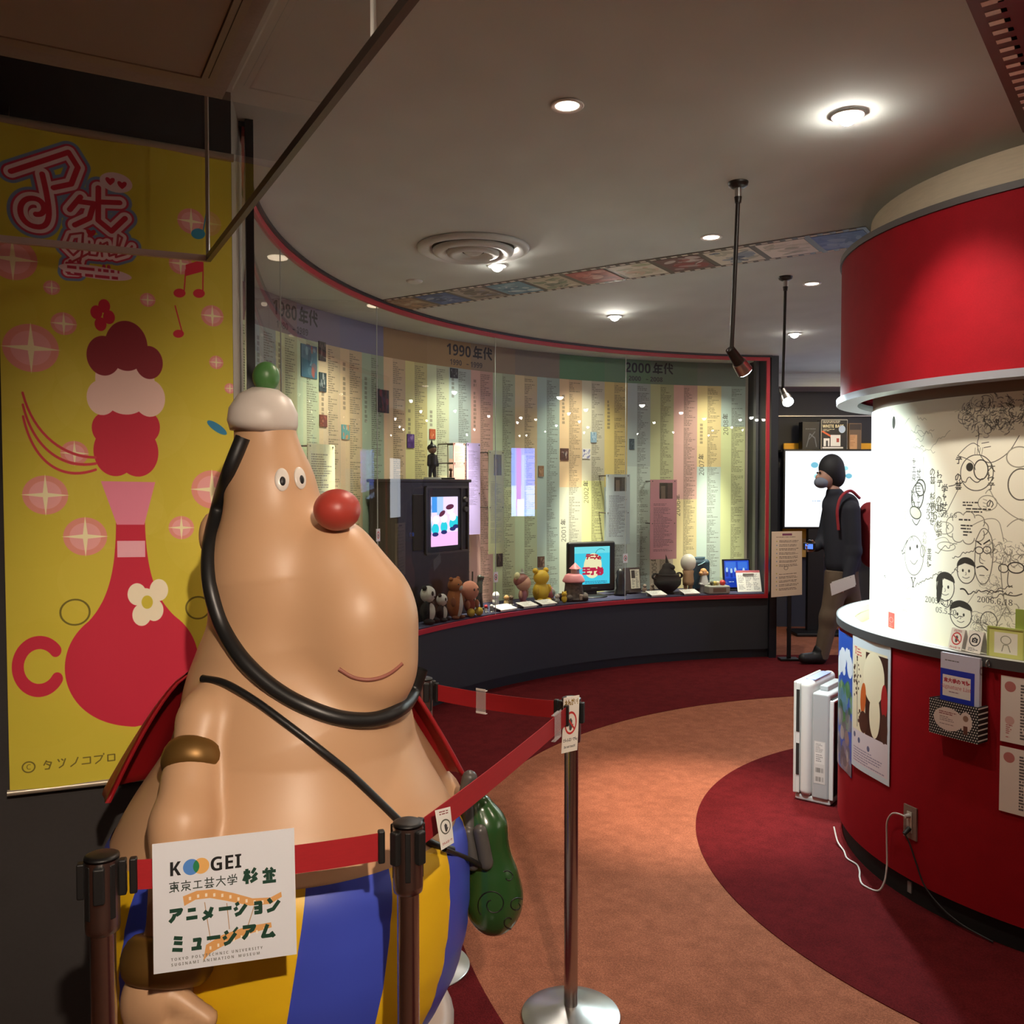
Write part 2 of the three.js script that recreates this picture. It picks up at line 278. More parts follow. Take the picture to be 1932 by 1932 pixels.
{ // lowered ceiling box with an inspection hatch, upper left
  const s = struct('ceiling_bulkhead', prism([wxz(0.08, 0.305), wxz(3, 0.305), wxz(3, 1.6), wxz(0.08, 1.6)], 2.45, CEIL), mat(lin(0.35, 0.31, 0.27), 0.9, 0, { map: plasterMap }));
  const hm = mat(lin(0.32, 0.28, 0.24), 0.9), edge = mat(lin(0.012, 0.011, 0.01), 0.6);
  part(s, 'hatch_panel', prism([wxz(0.15, 0.42), wxz(1.2, 0.42), wxz(1.2, 1.2), wxz(0.15, 1.2)], 2.444, 2.45), hm);
  part(s, 'hatch_frame', join(prism([wxz(0.115, 0.385), wxz(1.24, 0.385), wxz(1.24, 0.42), wxz(0.115, 0.42)], 2.441, 2.45), prism([wxz(0.115, 0.42), wxz(0.147, 0.42), wxz(0.147, 1.24), wxz(0.115, 1.24)], 2.441, 2.45)), mat(lin(0.3, 0.26, 0.2), 0.6));
  part(s, 'hatch_gap', prism([wxz(0.1315, 0.43), wxz(0.1335, 0.43), wxz(0.1335, 1.2), wxz(0.1315, 1.2)], 2.4405, 2.442), edge);
}
// ---------- hanging glass smoke barrier ----------
{
  const C = [-0.795, 2.346], y0 = 2.09, b = thing('glass_smoke_barrier', 'clear glass smoke barrier hanging from the ceiling with a corner above the statue', 'glass screen', V(C[0], CEIL, C[1]));
  const go = (s) => [C[0] + 0.474 * s, C[1] - 0.8805 * s], gl = (s) => [C[0] - 0.9166 * s, C[1] - 0.4 * s];
  const pane = (p, q) => sheet(V(p[0], y0, p[1]), V(q[0], y0, q[1]), V(q[0], CEIL, q[1]), V(p[0], CEIL, p[1]), 0.0);
  const one = (p, q) => { const g = new THREE.PlaneGeometry(1, 1), a = V(p[0], y0, p[1]), c = V(q[0], y0, q[1]); const P = g.attributes.position; [[a, CEIL], [c, CEIL], [a, y0], [c, y0]].forEach(([v, y], i) => P.setXYZ(i, v.x, y, v.z)); g.computeVertexNormals(); return g; };
  wpart(b, 'pane', one(go(0.012), go(1.275)), M.glass); wpart(b, 'pane', one(go(1.285), go(2.5)), M.glass); wpart(b, 'pane', one(gl(0.012), gl(1.9)), M.glass);
  const bar = (p, q, y, h, w, m, n) => { const a = V(p[0], y, p[1]), c = V(q[0], y, q[1]), d = a.distanceTo(c), g = box(d, h, w); g.rotateY(Math.atan2(-(c.z - a.z), c.x - a.x)); g.translate((a.x + c.x) / 2, y, (a.z + c.z) / 2); return wpart(b, n, g, m); };
  const pale = mat(lin(0.62, 0.5, 0.45), 0.35, 0.2), grey = mat(lin(0.16, 0.14, 0.12), 0.35, 0.5);
  bar(gl(0), gl(1.9), y0, 0.016, 0.012, pale, 'bottom_rail'); bar(go(0), go(2.5), y0, 0.016, 0.012, grey, 'bottom_rail');
  bar(go(0), go(2.5), CEIL - 0.006, 0.012, 0.02, grey, 'top_channel'); bar(gl(0), gl(1.9), CEIL - 0.006, 0.012, 0.02, grey, 'top_channel');
  wpart(b, 'corner_post', box(0.008, CEIL - y0, 0.008, C[0], (CEIL + y0) / 2, -C[1]), mat(lin(0.45, 0.42, 0.36), 0.3, 0.4));
  wpart(b, 'joint', box(0.004, CEIL - y0, 0.01, go(1.28)[0], (CEIL + y0) / 2, -go(1.28)[1]), mat(lin(0.6, 0.6, 0.56), 0.3));
}
// ---------- recessed lamps, spots, vent ----------
const glowMats = {};
function downlight(L, opt = {}) {
  const [x, z] = L.at, t = thing('ceiling_downlight', L.label, 'ceiling light', V(x, CEIL, z), { group: L.group });
  const key = L.color + '_' + L.glow, gm = (glowMats[key] ??= new THREE.MeshStandardMaterial({ color: 0xffffff, emissive: L.color, emissiveIntensity: L.glow }));
  part(t, 'trim_ring', lathe([[0.036, -0.001], [0.047, -0.001], [0.049, -0.005], [0.046, -0.008], [0.036, -0.006], [0.034, -0.001]], 28), M.white);
  part(t, 'lamp_lens', L.tilt ? new THREE.SphereGeometry(0.031 * (L.wide ?? 1), 20, 10, 0, Math.PI * 2, Math.PI / 2, Math.PI / 2).translate(0, -0.002, 0) : cyl(0.034, 0.034, 0.003, 0, -0.003, 0, 24), gm);
  if (opt.dark) return t;
  const s = new THREE.SpotLight(L.color, L.cd, 0, L.cone * D2R, 0.75, 2);
  s.position.copy(V(x, CEIL - (L.tilt ? 0.04 : 0.014), z)); s.target.position.copy(V(...L.aim)); s.castShadow = true; s.shadow.radius = 1.6;
  scene.add(s, s.target);
  return t;
}
for (const L of LAMPS) downlight(L);
STATUE_LAMPS.forEach((L) => downlight(L));
// the hall behind the viewer: rows of small lamps, which the case glass mirrors
for (let i = 0; i < 12; i++) {
  const x = -3.2 + (i % 4) * 1.9 + rr(-0.35, 0.35), z = -1.8 - Math.floor(i / 4) * 2.9 + rr(-0.5, 0.5);
  downlight({ at: [x, z], aim: [x + 0.01, 0, z], cd: 7, cone: 46, glow: 60, tilt: true, color: i % 3 ? NEUTRAL : WARM, label: 'small ceiling lamp in the hall behind the viewer', group: 'lamps behind the viewer' }, { dark: i % 2 !== 0 });
}
// the hall right of the column: its lamps are the bright dots that the case glass mirrors
[[4.33, 8.96], [4.52, 8.6], [6.12, 9.14], [6.96, 10.74], [7.88, 9.76], [8.77, 11.69], [9.55, 11.95], [10.89, 13.78], [3.84, 7.39], [6.37, 8.15], [12.56, 9.31], [10.81, 8.52], [7.55, 7.41], [9.05, 6.59], [7.94, 6.49], [8.27, 6.04], [9.78, 5.16], [4.55, 6.07], [11.63, 5.32], [13.28, 6.47], [13.05, 6.11], [8.56, 4.69], [6.23, 5.24], [9.98, 3.96], [11.67, 3.57], [6.96, 5.39], [11.21, 1.29], [5.32, 4.7], [8.05, 2.63], [6.08, 3.41], [10.01, 0.38], [6.7, 2.2], [10.03, -1.58], [8.74, -0.38], [6.35, 1.4], [7.68, -0.05], [7.93, -0.97], [5.91, 1.64], [6.09, 1.15], [5.98, 1.05]].forEach(([x, z], n) => {
  downlight({ at: [x, z], aim: [x + 0.01, 0, z], cd: 5, cone: 46, glow: 260, tilt: true, wide: 1.25, color: n % 3 ? NEUTRAL : WARM, label: 'small ceiling lamp in the hall right of the column', group: 'lamps right of the column' }, { dark: n % 5 !== 0 });
});
{
  const d = thing('ceiling_vent', 'round white air vent of nested rings in the ceiling', 'air vent', V(-0.18, CEIL, 4.167));
  const wm = mat(lin(0.52, 0.53, 0.5), 0.5);
  for (const [r, y] of [[0.262, 0], [0.19, -0.012], [0.125, -0.02]]) part(d, 'vent_ring', lathe([[r - 0.072, y - 0.001], [r - 0.06, y - 0.01], [r - 0.03, y - 0.024], [r - 0.006, y - 0.016], [r, y - 0.002], [r - 0.012, y + 0.0], [r - 0.035, y - 0.012], [r - 0.06, y + 0.002]], 48), wm);
  part(d, 'vent_centre', lathe([[0, -0.034], [0.03, -0.033], [0.045, -0.022], [0.05, -0.012], [0, -0.01]], 32), wm);
  part(d, 'vent_throat', cyl(0.255, 0.255, 0.002, 0, -0.0015, 0, 48), mat(lin(0.08, 0.07, 0.06), 0.9));
  const s = thing('ceiling_sensor', 'small round white cover on the ceiling left of the bright spot by the vent', 'ceiling fitting', V(-0.527, CEIL, 4.845));
  part(s, 'cover', lathe([[0, -0.012], [0.03, -0.012], [0.042, -0.006], [0.045, 0]], 28), wm);
}
// ---------- printed film strips on the ceiling ----------
function filmStrip(label, a, b, w, n, frames, stockColor, holeColor, pitch, deep = 0.415) {   // a, b: centre line ends (x, z); w: width across
  const dir = new THREE.Vector2(b[0] - a[0], b[1] - a[1]), len = dir.length(); dir.normalize();
  const nx = -dir.y, nz = dir.x, y = CEIL - 0.002, at2 = (s, o) => V(a[0] + dir.x * s + nx * o, y, a[1] + dir.y * s + nz * o);
  const t = thing('ceiling_film_strip', label, 'ceiling graphic', at2(len / 2, 0));
  const quad = (s0, s1, o0, o1, dy) => sheet(at2(s0, o0).add(new THREE.Vector3(0, dy, 0)), at2(s0, o1).add(new THREE.Vector3(0, dy, 0)), at2(s1, o1).add(new THREE.Vector3(0, dy, 0)), at2(s1, o0).add(new THREE.Vector3(0, dy, 0)), 0.0015);
  wpart(t, 'film_base', quad(0, len, -w / 2, w / 2, 0), mat(stockColor, 0.5));
  const holes = [], step = pitch ?? len / n / 4.6;
  for (let s = step * 0.3; s < len - step * 0.6; s += step) for (const o of [-1, 1]) holes.push(quad(s, s + step * (pitch ? 0.4 : 0.52), o * w * (pitch ? 0.45 : 0.475), o * w * deep, -0.0012));
  wpart(t, 'perforations', join(holes), mat(holeColor, 0.6)).userData.kind = 'stuff';
  for (let i = 0; i < n; i++) { const c = frames[i % frames.length]; wpart(t, 'film_frame', quad((i + 0.05) * len / n, (i + 0.93) * len / n, -w * 0.385, w * 0.385, -0.0012), c); }
  return t;
}
const blotch = (cols, n = 26) => canvas(192, 128, (g, w, h) => { g.fillStyle = cols[0]; g.fillRect(0, 0, w, h); for (let i = 0; i < n; i++) { g.globalAlpha = rr(0.35, 0.9); g.fillStyle = cols[1 + Math.floor(rnd() * (cols.length - 1))]; g.beginPath(); g.ellipse(rr(20, w - 20), rr(16, h - 16), rr(5, 34), rr(4, 20), rr(0, 3), 0, 7); g.fill(); } g.globalAlpha = 1; });
const frameMats = [['#6f6a58', '#4b4a3d', '#8d8570', '#5c6350'], ['#90765d', '#b08a66', '#6d5a48', '#a99a80'], ['#3d4f86', '#6b7fae', '#26345f', '#8a94b5'], ['#9c8f80', '#6a6455', '#7f86a0', '#5d5348'], ['#6f93a6', '#a9c0c6', '#4e6f86', '#cbd5d2'], ['#b7ae97', '#7d8a70', '#d0c9b4', '#5f6a58'],
  ['#a3524a', '#c4776a', '#7c3a38', '#d8b7a8'], ['#d3ccbb', '#9aa07c', '#b9b39c', '#cfae9a'], ['#6d4b48', '#b9a9a4', '#8d3b36', '#d7d1cc'], ['#cfc8b8', '#7c889a', '#a4a08e', '#3d4a63'], ['#e0d8cc', '#b7b3a2', '#cbbfb4', '#94947e'], ['#4b66b4', '#7b92cf', '#94a8d8', '#3b54a2']].map((c) => mat(0xffffff, 0.6, 0, { map: blotch(c) }));
filmStrip('film strip print with coloured frames running across the ceiling', [-0.72, 5.5], [1.6, 3.966], 0.338, 11, frameMats.slice(1), lin(0.075, 0.05, 0.035), lin(0.6, 0.54, 0.46));
filmStrip('dark maroon film strip print at the upper right ceiling edge', [0.69, 1.178], [1.795, 2.662], 0.5, 4, [mat(lin(0.07, 0.016, 0.022), 0.35), mat(lin(0.06, 0.016, 0.025), 0.35)], lin(0.11, 0.036, 0.032), lin(0.9, 0.7, 0.62), 0.054, 0.36);

// ---------- round column with its red band and red counter ----------
const plaster = mat(lin(0.72, 0.6, 0.43), 0.85, 0, { map: plasterMap });
const redPanel = mat(lin(0.31, 0.0045, 0.0105), 0.75, 0, { map: grain(14, 12), specularIntensity: 0.3 });
{
  const c = thing('round_column', 'thick round column wrapped in a white sheet covered with ink sketches', 'column', V(COL[0], 0, COL[1]), { kind: 'structure' });
  wpart(c, 'shaft', arcSlab(COL, 0.8, 0.953, 0, 360, 0, 1.9, 96), mat(lin(0.3, 0.22, 0.17), 0.85));
  wpart(c, 'upper_shaft', arcSlab(COL, 0.8, 0.97, 0, 360, 1.9, CEIL, 96), plaster);
  const sk = canvas(2048, 940, (g, w, h) => drawSketches(g, w, h));
  const skM = mat(lin(0.86, 0.84, 0.74), 0.55, 0, { map: sk });
  sk.wrapS = THREE.RepeatWrapping; sk.repeat.set(3, 1); sk.offset.set(0, 0);
  wpart(c, 'sketch_wrap', arcSlab(COL, 0.9535, 0.957, 145, 505, 0.88, 1.807, 144), skM, 'white wrap with black ink drawings and signatures');
  const band = thing('red_ring_canopy', 'wide red ring around the top of the column with grey rims', 'canopy', V(COL[0], 1.84, COL[1]));
  wpart(band, 'red_panel', arcSlab(COL, 1.03, 1.085, 0, 360, 1.862, 2.43, 128, { metres: true }), redPanel);
  wpart(band, 'bottom_ring', arcSlab(COL, 1.015, 1.1, 0, 360, 1.838, 1.864, 128), mat(lin(0.26, 0.26, 0.28), 0.45));
  wpart(band, 'top_ring', arcSlab(COL, 0.972, 1.092, 0, 360, 2.428, 2.452, 128), mat(lin(0.085, 0.075, 0.068), 0.6));
  const k = thing('round_counter', 'round red counter with a white top encircling the column', 'counter', V(COL[0], 0, COL[1]));
  wpart(k, 'kick_plinth', arcSlab(COL, 0.96, 1.055, 0, 360, 0.0025, 0.094, 128), M.matteBlack);
  wpart(k, 'red_panel', arcSlab(COL, 1.03, 1.078, 0, 360, 0.09, 0.91, 128, { metres: true }), redPanel);
  wpart(k, 'countertop', arcSlab(COL, 1.022, 1.084, 0, 360, 0.91, 0.938, 128), mat(lin(0.62, 0.63, 0.6), 0.4));
  wpart(k, 'top_groove', arcSlab(COL, 1.052, 1.0545, 0, 360, 0.9381, 0.9387, 128), mat(lin(0.25, 0.25, 0.24), 0.6));
  wpart(k, 'inner_liner', arcSlab(COL, 1.018, 1.0295, 0, 360, 0.868, 0.909, 96), mat(lin(0.7, 0.66, 0.5), 0.6));
  wpart(k, 'edge_band', arcSlab(COL, 1.0842, 1.091, 0, 360, 0.907, 0.939, 128), mat(lin(0.055, 0.055, 0.056), 0.5));
  wpart(k, 'well_floor', arcSlab(COL, 0.958, 1.03, 0, 360, 0.86, 0.868, 96), mat(lin(0.7, 0.66, 0.5), 0.7));
}
function drawSketches(g, w, h) {
  // angle (degrees round the column) and height (metres) to canvas
  const X = (a) => (a - 145) / 120 * w, Y = (y) => (1.807 - y) / 0.927 * h, m = w / (120 * D2R * 0.957);
  g.fillStyle = '#fffdf2'; g.fillRect(0, 0, w, h);
  const ink = '#383530', grey = '#9c998c';
  const line = (pts, c = ink, lw = 3) => { g.strokeStyle = c; g.lineWidth = lw * 0.75; g.lineCap = g.lineJoin = 'round'; g.beginPath(); g.moveTo(...pts[0]); for (let i = 1; i < pts.length - 1; i++) g.quadraticCurveTo(pts[i][0], pts[i][1], (pts[i][0] + pts[i + 1][0]) / 2, (pts[i][1] + pts[i + 1][1]) / 2); g.lineTo(...pts[pts.length - 1]); g.stroke(); };
  const oval = (x, y, rx, ry, c = ink, lw = 3, fill, t = 0) => { g.beginPath(); g.ellipse(x, y, rx, ry, t, 0, 7); if (fill) { g.fillStyle = fill; g.fill(); } g.strokeStyle = c; g.lineWidth = lw; g.stroke(); };
  const scrawl = (x, y, l, c = ink, t = 0, lw = 2.5, s = 12) => { const p = []; for (let i = 0; i <= l; i += s * 0.55) p.push([x + i * Math.cos(t) + rr(-3, 3), y + i * Math.sin(t) + rr(-s, s) * 0.7]); line(p, c, lw); };
  const hatch = (x, y, rx, ry, n, c = ink, lw = 3) => { for (let i = 0; i < n; i++) { const a = rr(0, 6.3), r = Math.sqrt(rnd()); const px = x + Math.cos(a) * rx * r, py = y + Math.sin(a) * ry * r; const q = rr(0, 6.3), R = rr(9, 24); g.globalAlpha = 0.6; g.strokeStyle = c; g.lineWidth = lw * rr(0.3, 0.8); g.beginPath(); g.arc(px, py, R, q, q + rr(0.7, 1.8)); g.stroke(); g.globalAlpha = 1; } };
  function face(x, y, r, o = {}) {                                   // a plain doodle of a head
    const c = o.c ?? ink, lw = o.lw ?? 3; oval(x, y, r * (o.w ?? 0.8), r, c, lw, o.fill);
    if (o.hair) { g.fillStyle = c; g.beginPath(); g.ellipse(x, y - r * 0.35, r * (o.w ?? 0.8) * 1.06, r * 0.75, 0, Math.PI, Math.PI * 2); g.quadraticCurveTo(x + r * 0.5, y - r * 0.5, x - r * 0.1, y - r * 0.62); g.quadraticCurveTo(x - r * 0.6, y - r * 0.4, x - r * (o.w ?? 0.8) * 1.06, y - r * 0.3); g.fill(); }
    oval(x - r * 0.28, y - r * 0.02, r * 0.06, r * 0.1, c, lw * 0.7, c); oval(x + r * 0.28, y - r * 0.02, r * 0.06, r * 0.1, c, lw * 0.7, c);
    line([[x - r * 0.02, y + r * 0.1], [x + r * 0.07, y + r * 0.28], [x - r * 0.05, y + r * 0.32]], c, lw * 0.7);
    line([[x - r * 0.3, y + r * 0.5], [x, y + r * 0.64], [x + r * 0.32, y + r * 0.46]], c, lw * 0.8);
  }
  // upper right: large profile with a mass of hatched hair
  hatch(X(211), Y(1.735), 120, 62, 260, '#3a3833', 4); line([[X(207.6), Y(1.7)], [X(208), Y(1.66)], [X(207.4), Y(1.645)], [X(208), Y(1.6)], [X(210), Y(1.565)], [X(214), Y(1.6)], [X(216), Y(1.66)]], ink, 3); line([[X(208.5), Y(1.64)], [X(210), Y(1.643)]], ink, 3); line([[X(209), Y(1.625)], [X(210.4), Y(1.628)]], ink, 3); line([[X(203), Y(1.6)], [X(206), Y(1.65)], [X(208), Y(1.63)]], '#4a4842', 3); line([[X(203), Y(1.6)], [X(206.5), Y(1.585)], [X(207.2), Y(1.55)]], '#4a4842', 3);
  // faded drawings at the upper left
  for (let i = 0; i < 16; i++) { const x = X(rr(176, 203)), y = Y(rr(1.6, 1.77)); scrawl(x, y, rr(40, 130), '#b3b1a2', rr(-0.6, 0.5), 2.5, 18); }
  oval(X(181.5), Y(1.74), 13, 24, ink, 2, '#3a3a36'); line([[X(181), Y(1.71)], [X(181.3), Y(1.67)], [X(182.4), Y(1.65)]], ink, 3);
  scrawl(X(184), Y(1.615), 170, '#9d9b8d', -0.2, 3, 14);
  // columns of brush writing
  for (const [a, y0, y1, c] of [[187.3, 1.57, 1.38, grey], [190.3, 1.6, 1.44, ink], [192, 1.56, 1.43, ink], [196.4, 1.56, 1.36, '#55524a'], [198.4, 1.55, 1.32, '#55524a'], [199.8, 1.5, 1.4, ink], [203.3, 1.6, 1.5, ink], [210.6, 1.57, 1.43, '#55524a']]) { let i = 0; for (let y = y0; y > y1; y -= 0.03) glyphs(g, 'やってやるせ大杉工のアわ学京芸王子'[(i++ * 5 + Math.floor(a)) % 17], X(a) - 15, Y(y), 30, c, 3.2); }
  line([[X(193.5), Y(1.6)], [X(193.3), Y(1.49)]], grey, 3); line([[X(197), Y(1.5)], [X(197.4), Y(1.33)]], grey, 3);
  // two beans with a strap, a bristle brush
  oval(X(191.6), Y(1.455), 34, 52, ink, 6, null, 0.2); oval(X(192.6), Y(1.488), 27, 30, ink, 6); line([[X(189.4), Y(1.48)], [X(190.2), Y(1.43)], [X(191.5), Y(1.41)]], ink, 6); oval(X(191), Y(1.395), 34, 22, ink, 5, '#b9b6a6', 0.3); line([[X(189.9), Y(1.37)], [X(191.2), Y(1.34)], [X(192.6), Y(1.37)]], ink, 6);
  text(g, '2005', X(194.6), Y(1.405), 38, ink, { font: 'serif' }); text(g, '3.6', X(194.5), Y(1.373), 42, ink, { font: 'serif' }); text(g, '2005.6.6', X(198), Y(1.383), 22, ink, { font: 'serif' });
  // round comic animal and waving figure
  oval(X(207.4), Y(1.54), 62, 62, '#4a4842', 3); oval(X(208.4), Y(1.55), 26, 34, ink, 4); oval(X(205.9), Y(1.56), 12, 13, ink, 4, ink); line([[X(206), Y(1.525)], [X(207.4), Y(1.5)], [X(208.7), Y(1.52)]], ink, 4); for (let i = 0; i < 4; i++) line([[X(207 + i * 0.5), Y(1.6)], [X(207.1 + i * 0.55), Y(1.625)]], grey, 3);
  line([[X(209.5), Y(1.47)], [X(210.2), Y(1.49)], [X(211), Y(1.46)], [X(212.4), Y(1.43)], [X(215), Y(1.395)], [X(217), Y(1.38)]], grey, 4); oval(X(209.9), Y(1.437), 34, 26, grey, 3); for (let i = 0; i < 4; i++) line([[X(209), Y(1.45 - i * 0.012)], [X(209.8), Y(1.446 - i * 0.012)]], grey, 3); oval(X(216.5), Y(1.5), 42, 52, '#5a574e', 4); oval(X(216), Y(1.59), 40, 34, grey, 4); line([[X(214), Y(1.36)], [X(216), Y(1.4)], [X(219), Y(1.36)]], grey, 4);
  scrawl(X(201), Y(1.49), 90, ink, -0.3, 3.5, 16); line([[X(200), Y(1.39)], [X(203.5), Y(1.49)]], '#5a574e', 3); lines(g, X(204.4), Y(1.44), 80, 14, 10, ink); lines(g, X(205.2), Y(1.418), 95, 14, 10, ink); lines(g, X(203.5), Y(1.38), 96, 12, 12, ink);
  // middle: smiling round face with a brush, cap, speech cloud, man with a moustache
  oval(X(190.6), Y(1.235), 56, 74, '#5a574e', 3); oval(X(189.3), Y(1.26), 4, 6, ink, 3, ink); oval(X(191.8), Y(1.27), 4, 6, ink, 3, ink); line([[X(189.4), Y(1.215)], [X(190.7), Y(1.195)], [X(192), Y(1.22)]], '#5a574e', 4); line([[X(189.3), Y(1.29)], [X(189.9), Y(1.31)], [X(190.6), Y(1.29)]], '#5a574e', 4); line([[X(186.2), Y(1.245)], [X(188.2), Y(1.29)]], ink, 5); scrawl(X(186), Y(1.245), 24, ink, 0.5, 5, 10); oval(X(193.6), Y(1.255), 12, 22, '#5a574e', 3);
  glyphs(g, '大杉写', X(193.4), Y(1.33), 26, grey, 2.6, { vertical: true }); glyphs(g, '並京館', X(195), Y(1.27), 24, ink, 2.4, { vertical: true });
  oval(X(199.6), Y(1.345), 44, 22, grey, 3); oval(X(200.4), Y(1.28), 40, 16, grey, 3); line([[X(197.5), Y(1.3)], [X(200), Y(1.32)], [X(201.5), Y(1.29)]], grey, 3); scrawl(X(197.6), Y(1.25), 110, '#5a574e', -0.5, 3, 14); scrawl(X(202), Y(1.24), 100, ink, -0.4, 3, 12); line([[X(202.6), Y(1.2)], [X(205.4), Y(1.245)]], '#5a574e', 3); scrawl(X(199), Y(1.16), 90, ink, -0.5, 2.5, 10);
  for (let i = 0; i < 9; i++) { const a = i / 9 * 6.283; g.strokeStyle = '#7a776b'; g.lineWidth = 3; g.beginPath(); g.arc(X(205.2) + Math.cos(a) * 62, Y(1.35) + Math.sin(a) * 34, 24, a - 1.3, a + 1.3); g.stroke(); } lines(g, X(204), Y(1.36), 52, 12, 11, ink); lines(g, X(204.6), Y(1.338), 36, 12, 11, ink);
  line([[X(207.6), Y(1.31)], [X(207.3), Y(1.24)], [X(207.5), Y(1.19)], [X(208.8), Y(1.155)], [X(210.5), Y(1.17)], [X(211.4), Y(1.25)], [X(211), Y(1.33)], [X(209), Y(1.36)], [X(207.6), Y(1.31)]], '#6a675c', 4); line([[X(206.8), Y(1.36)], [X(212), Y(1.41)], [X(213.4), Y(1.31)]], '#8a877b', 3); line([[X(207.8), Y(1.305)], [X(208.7), Y(1.295)]], ink, 6); line([[X(209.3), Y(1.298)], [X(210.5), Y(1.312)]], ink, 6); oval(X(208.3), Y(1.275), 14, 12, ink, 3); oval(X(210), Y(1.278), 14, 12, ink, 3); line([[X(208.6), Y(1.26)], [X(208.2), Y(1.235)], [X(209.2), Y(1.23)]], ink, 3); line([[X(207.9), Y(1.215)], [X(209), Y(1.226)], [X(210.2), Y(1.21)]], ink, 6); line([[X(208.5), Y(1.19)], [X(209.5), Y(1.19)]], ink, 3); hatch(X(211), Y(1.16), 34, 30, 40, '#77746a', 3); scrawl(X(210.4), Y(1.13), 90, ink, -0.4, 3, 10); scrawl(X(210.4), Y(1.11), 90, ink, -0.4, 3, 10);
  hatch(X(214), Y(1.27), 80, 34, 80, '#67645a', 4); oval(X(215.8), Y(1.225), 26, 18, ink, 4); oval(X(213.4), Y(1.22), 16, 14, ink, 3); line([[X(214.4), Y(1.21)], [X(214), Y(1.165)], [X(215.2), Y(1.16)]], '#5a574e', 4); line([[X(213.7), Y(1.135)], [X(215.4), Y(1.128)], [X(217), Y(1.14)]], '#5a574e', 5); line([[X(212.8), Y(1.24)], [X(213.2), Y(1.12)], [X(215), Y(1.07)]], '#8a877b', 4); hatch(X(213.6), Y(1.06), 60, 42, 70, '#8a877b', 3); line([[X(214), Y(1.09)], [X(212), Y(1.02)]], grey, 4);
  // lower: signatures and small heads
  text(g, 'Y', X(189.6), Y(1.115), 52, ink, { font: 'serif' }); scrawl(X(191.4), Y(1.125), 150, ink, -0.42, 3, 12); text(g, '2005.6.18', X(194.6), Y(1.07), 30, ink, { font: 'serif' }); face(X(200.3), Y(1.135), 50, { hair: true }); g.fillStyle = ink; g.beginPath(); g.ellipse(X(198.8), Y(1.125), 13, 52, 0.1, 0, 7); g.fill(); line([[X(199.4), Y(1.075)], [X(201), Y(1.055)], [X(202), Y(1.09)]], ink, 4);
  face(X(205.4), Y(1.2), 44, { hair: true }); line([[X(204.2), Y(1.135)], [X(205), Y(1.14)], [X(206), Y(1.12)]], ink, 7); scrawl(X(206), Y(1.13), 130, ink, -0.12, 4, 18); text(g, '2006.6.18', X(208), Y(1.098), 28, ink, { font: 'serif' }); line([[X(205.6), Y(1.08)], [X(208), Y(1.14)]], grey, 3);
  face(X(204.3), Y(1.045), 46, { hair: true, w: 0.95 }); text(g, '05.5.20', X(197.8), Y(1.04), 28, ink, { font: 'serif' }); scrawl(X(201.3), Y(1.04), 60, ink, 0.1, 3, 12);
  hatch(X(209), Y(1.03), 30, 34, 40, '#4a4842', 3); oval(X(210.6), Y(1.035), 30, 34, '#5a574e', 3); hatch(X(208.6), Y(0.985), 12, 26, 24, '#77746a', 3); scrawl(X(211), Y(0.99), 46, '#5a574e', 0.2, 3, 10);
  for (const [a, y] of [[178, 1.53], [177, 1.13], [187, 1.12], [188, 1.07], [186.4, 1.02]]) scrawl(X(a), Y(y), rr(24, 60), '#b5b3a5', rr(-0.5, 0.5), 2.5, 10);
  // the side turned away from the aisle goes on in the same way
  for (let i = 0; i < 16; i++) { const a = 221 + (i % 8) * 5.4 + rr(-1, 1), y = 1.62 - Math.floor(i / 8) * 0.38 + rr(-0.06, 0.06); face(X(a), Y(y), rr(34, 62), { hair: i % 3 !== 0, w: rr(0.72, 0.95), c: i % 4 ? ink : '#6a675c' }); scrawl(X(a - 1.6), Y(y - 0.1), rr(60, 120), ink, rr(-0.4, 0.1), 3, 12); if (i % 2) hatch(X(a + 2.4), Y(y - 0.2), 44, 32, 60, '#77746a', 3); }
  line([[X(177.2), Y(1.135)], [X(177.6), Y(1.14)], [X(178), Y(1.13)]], ink, 5);
}

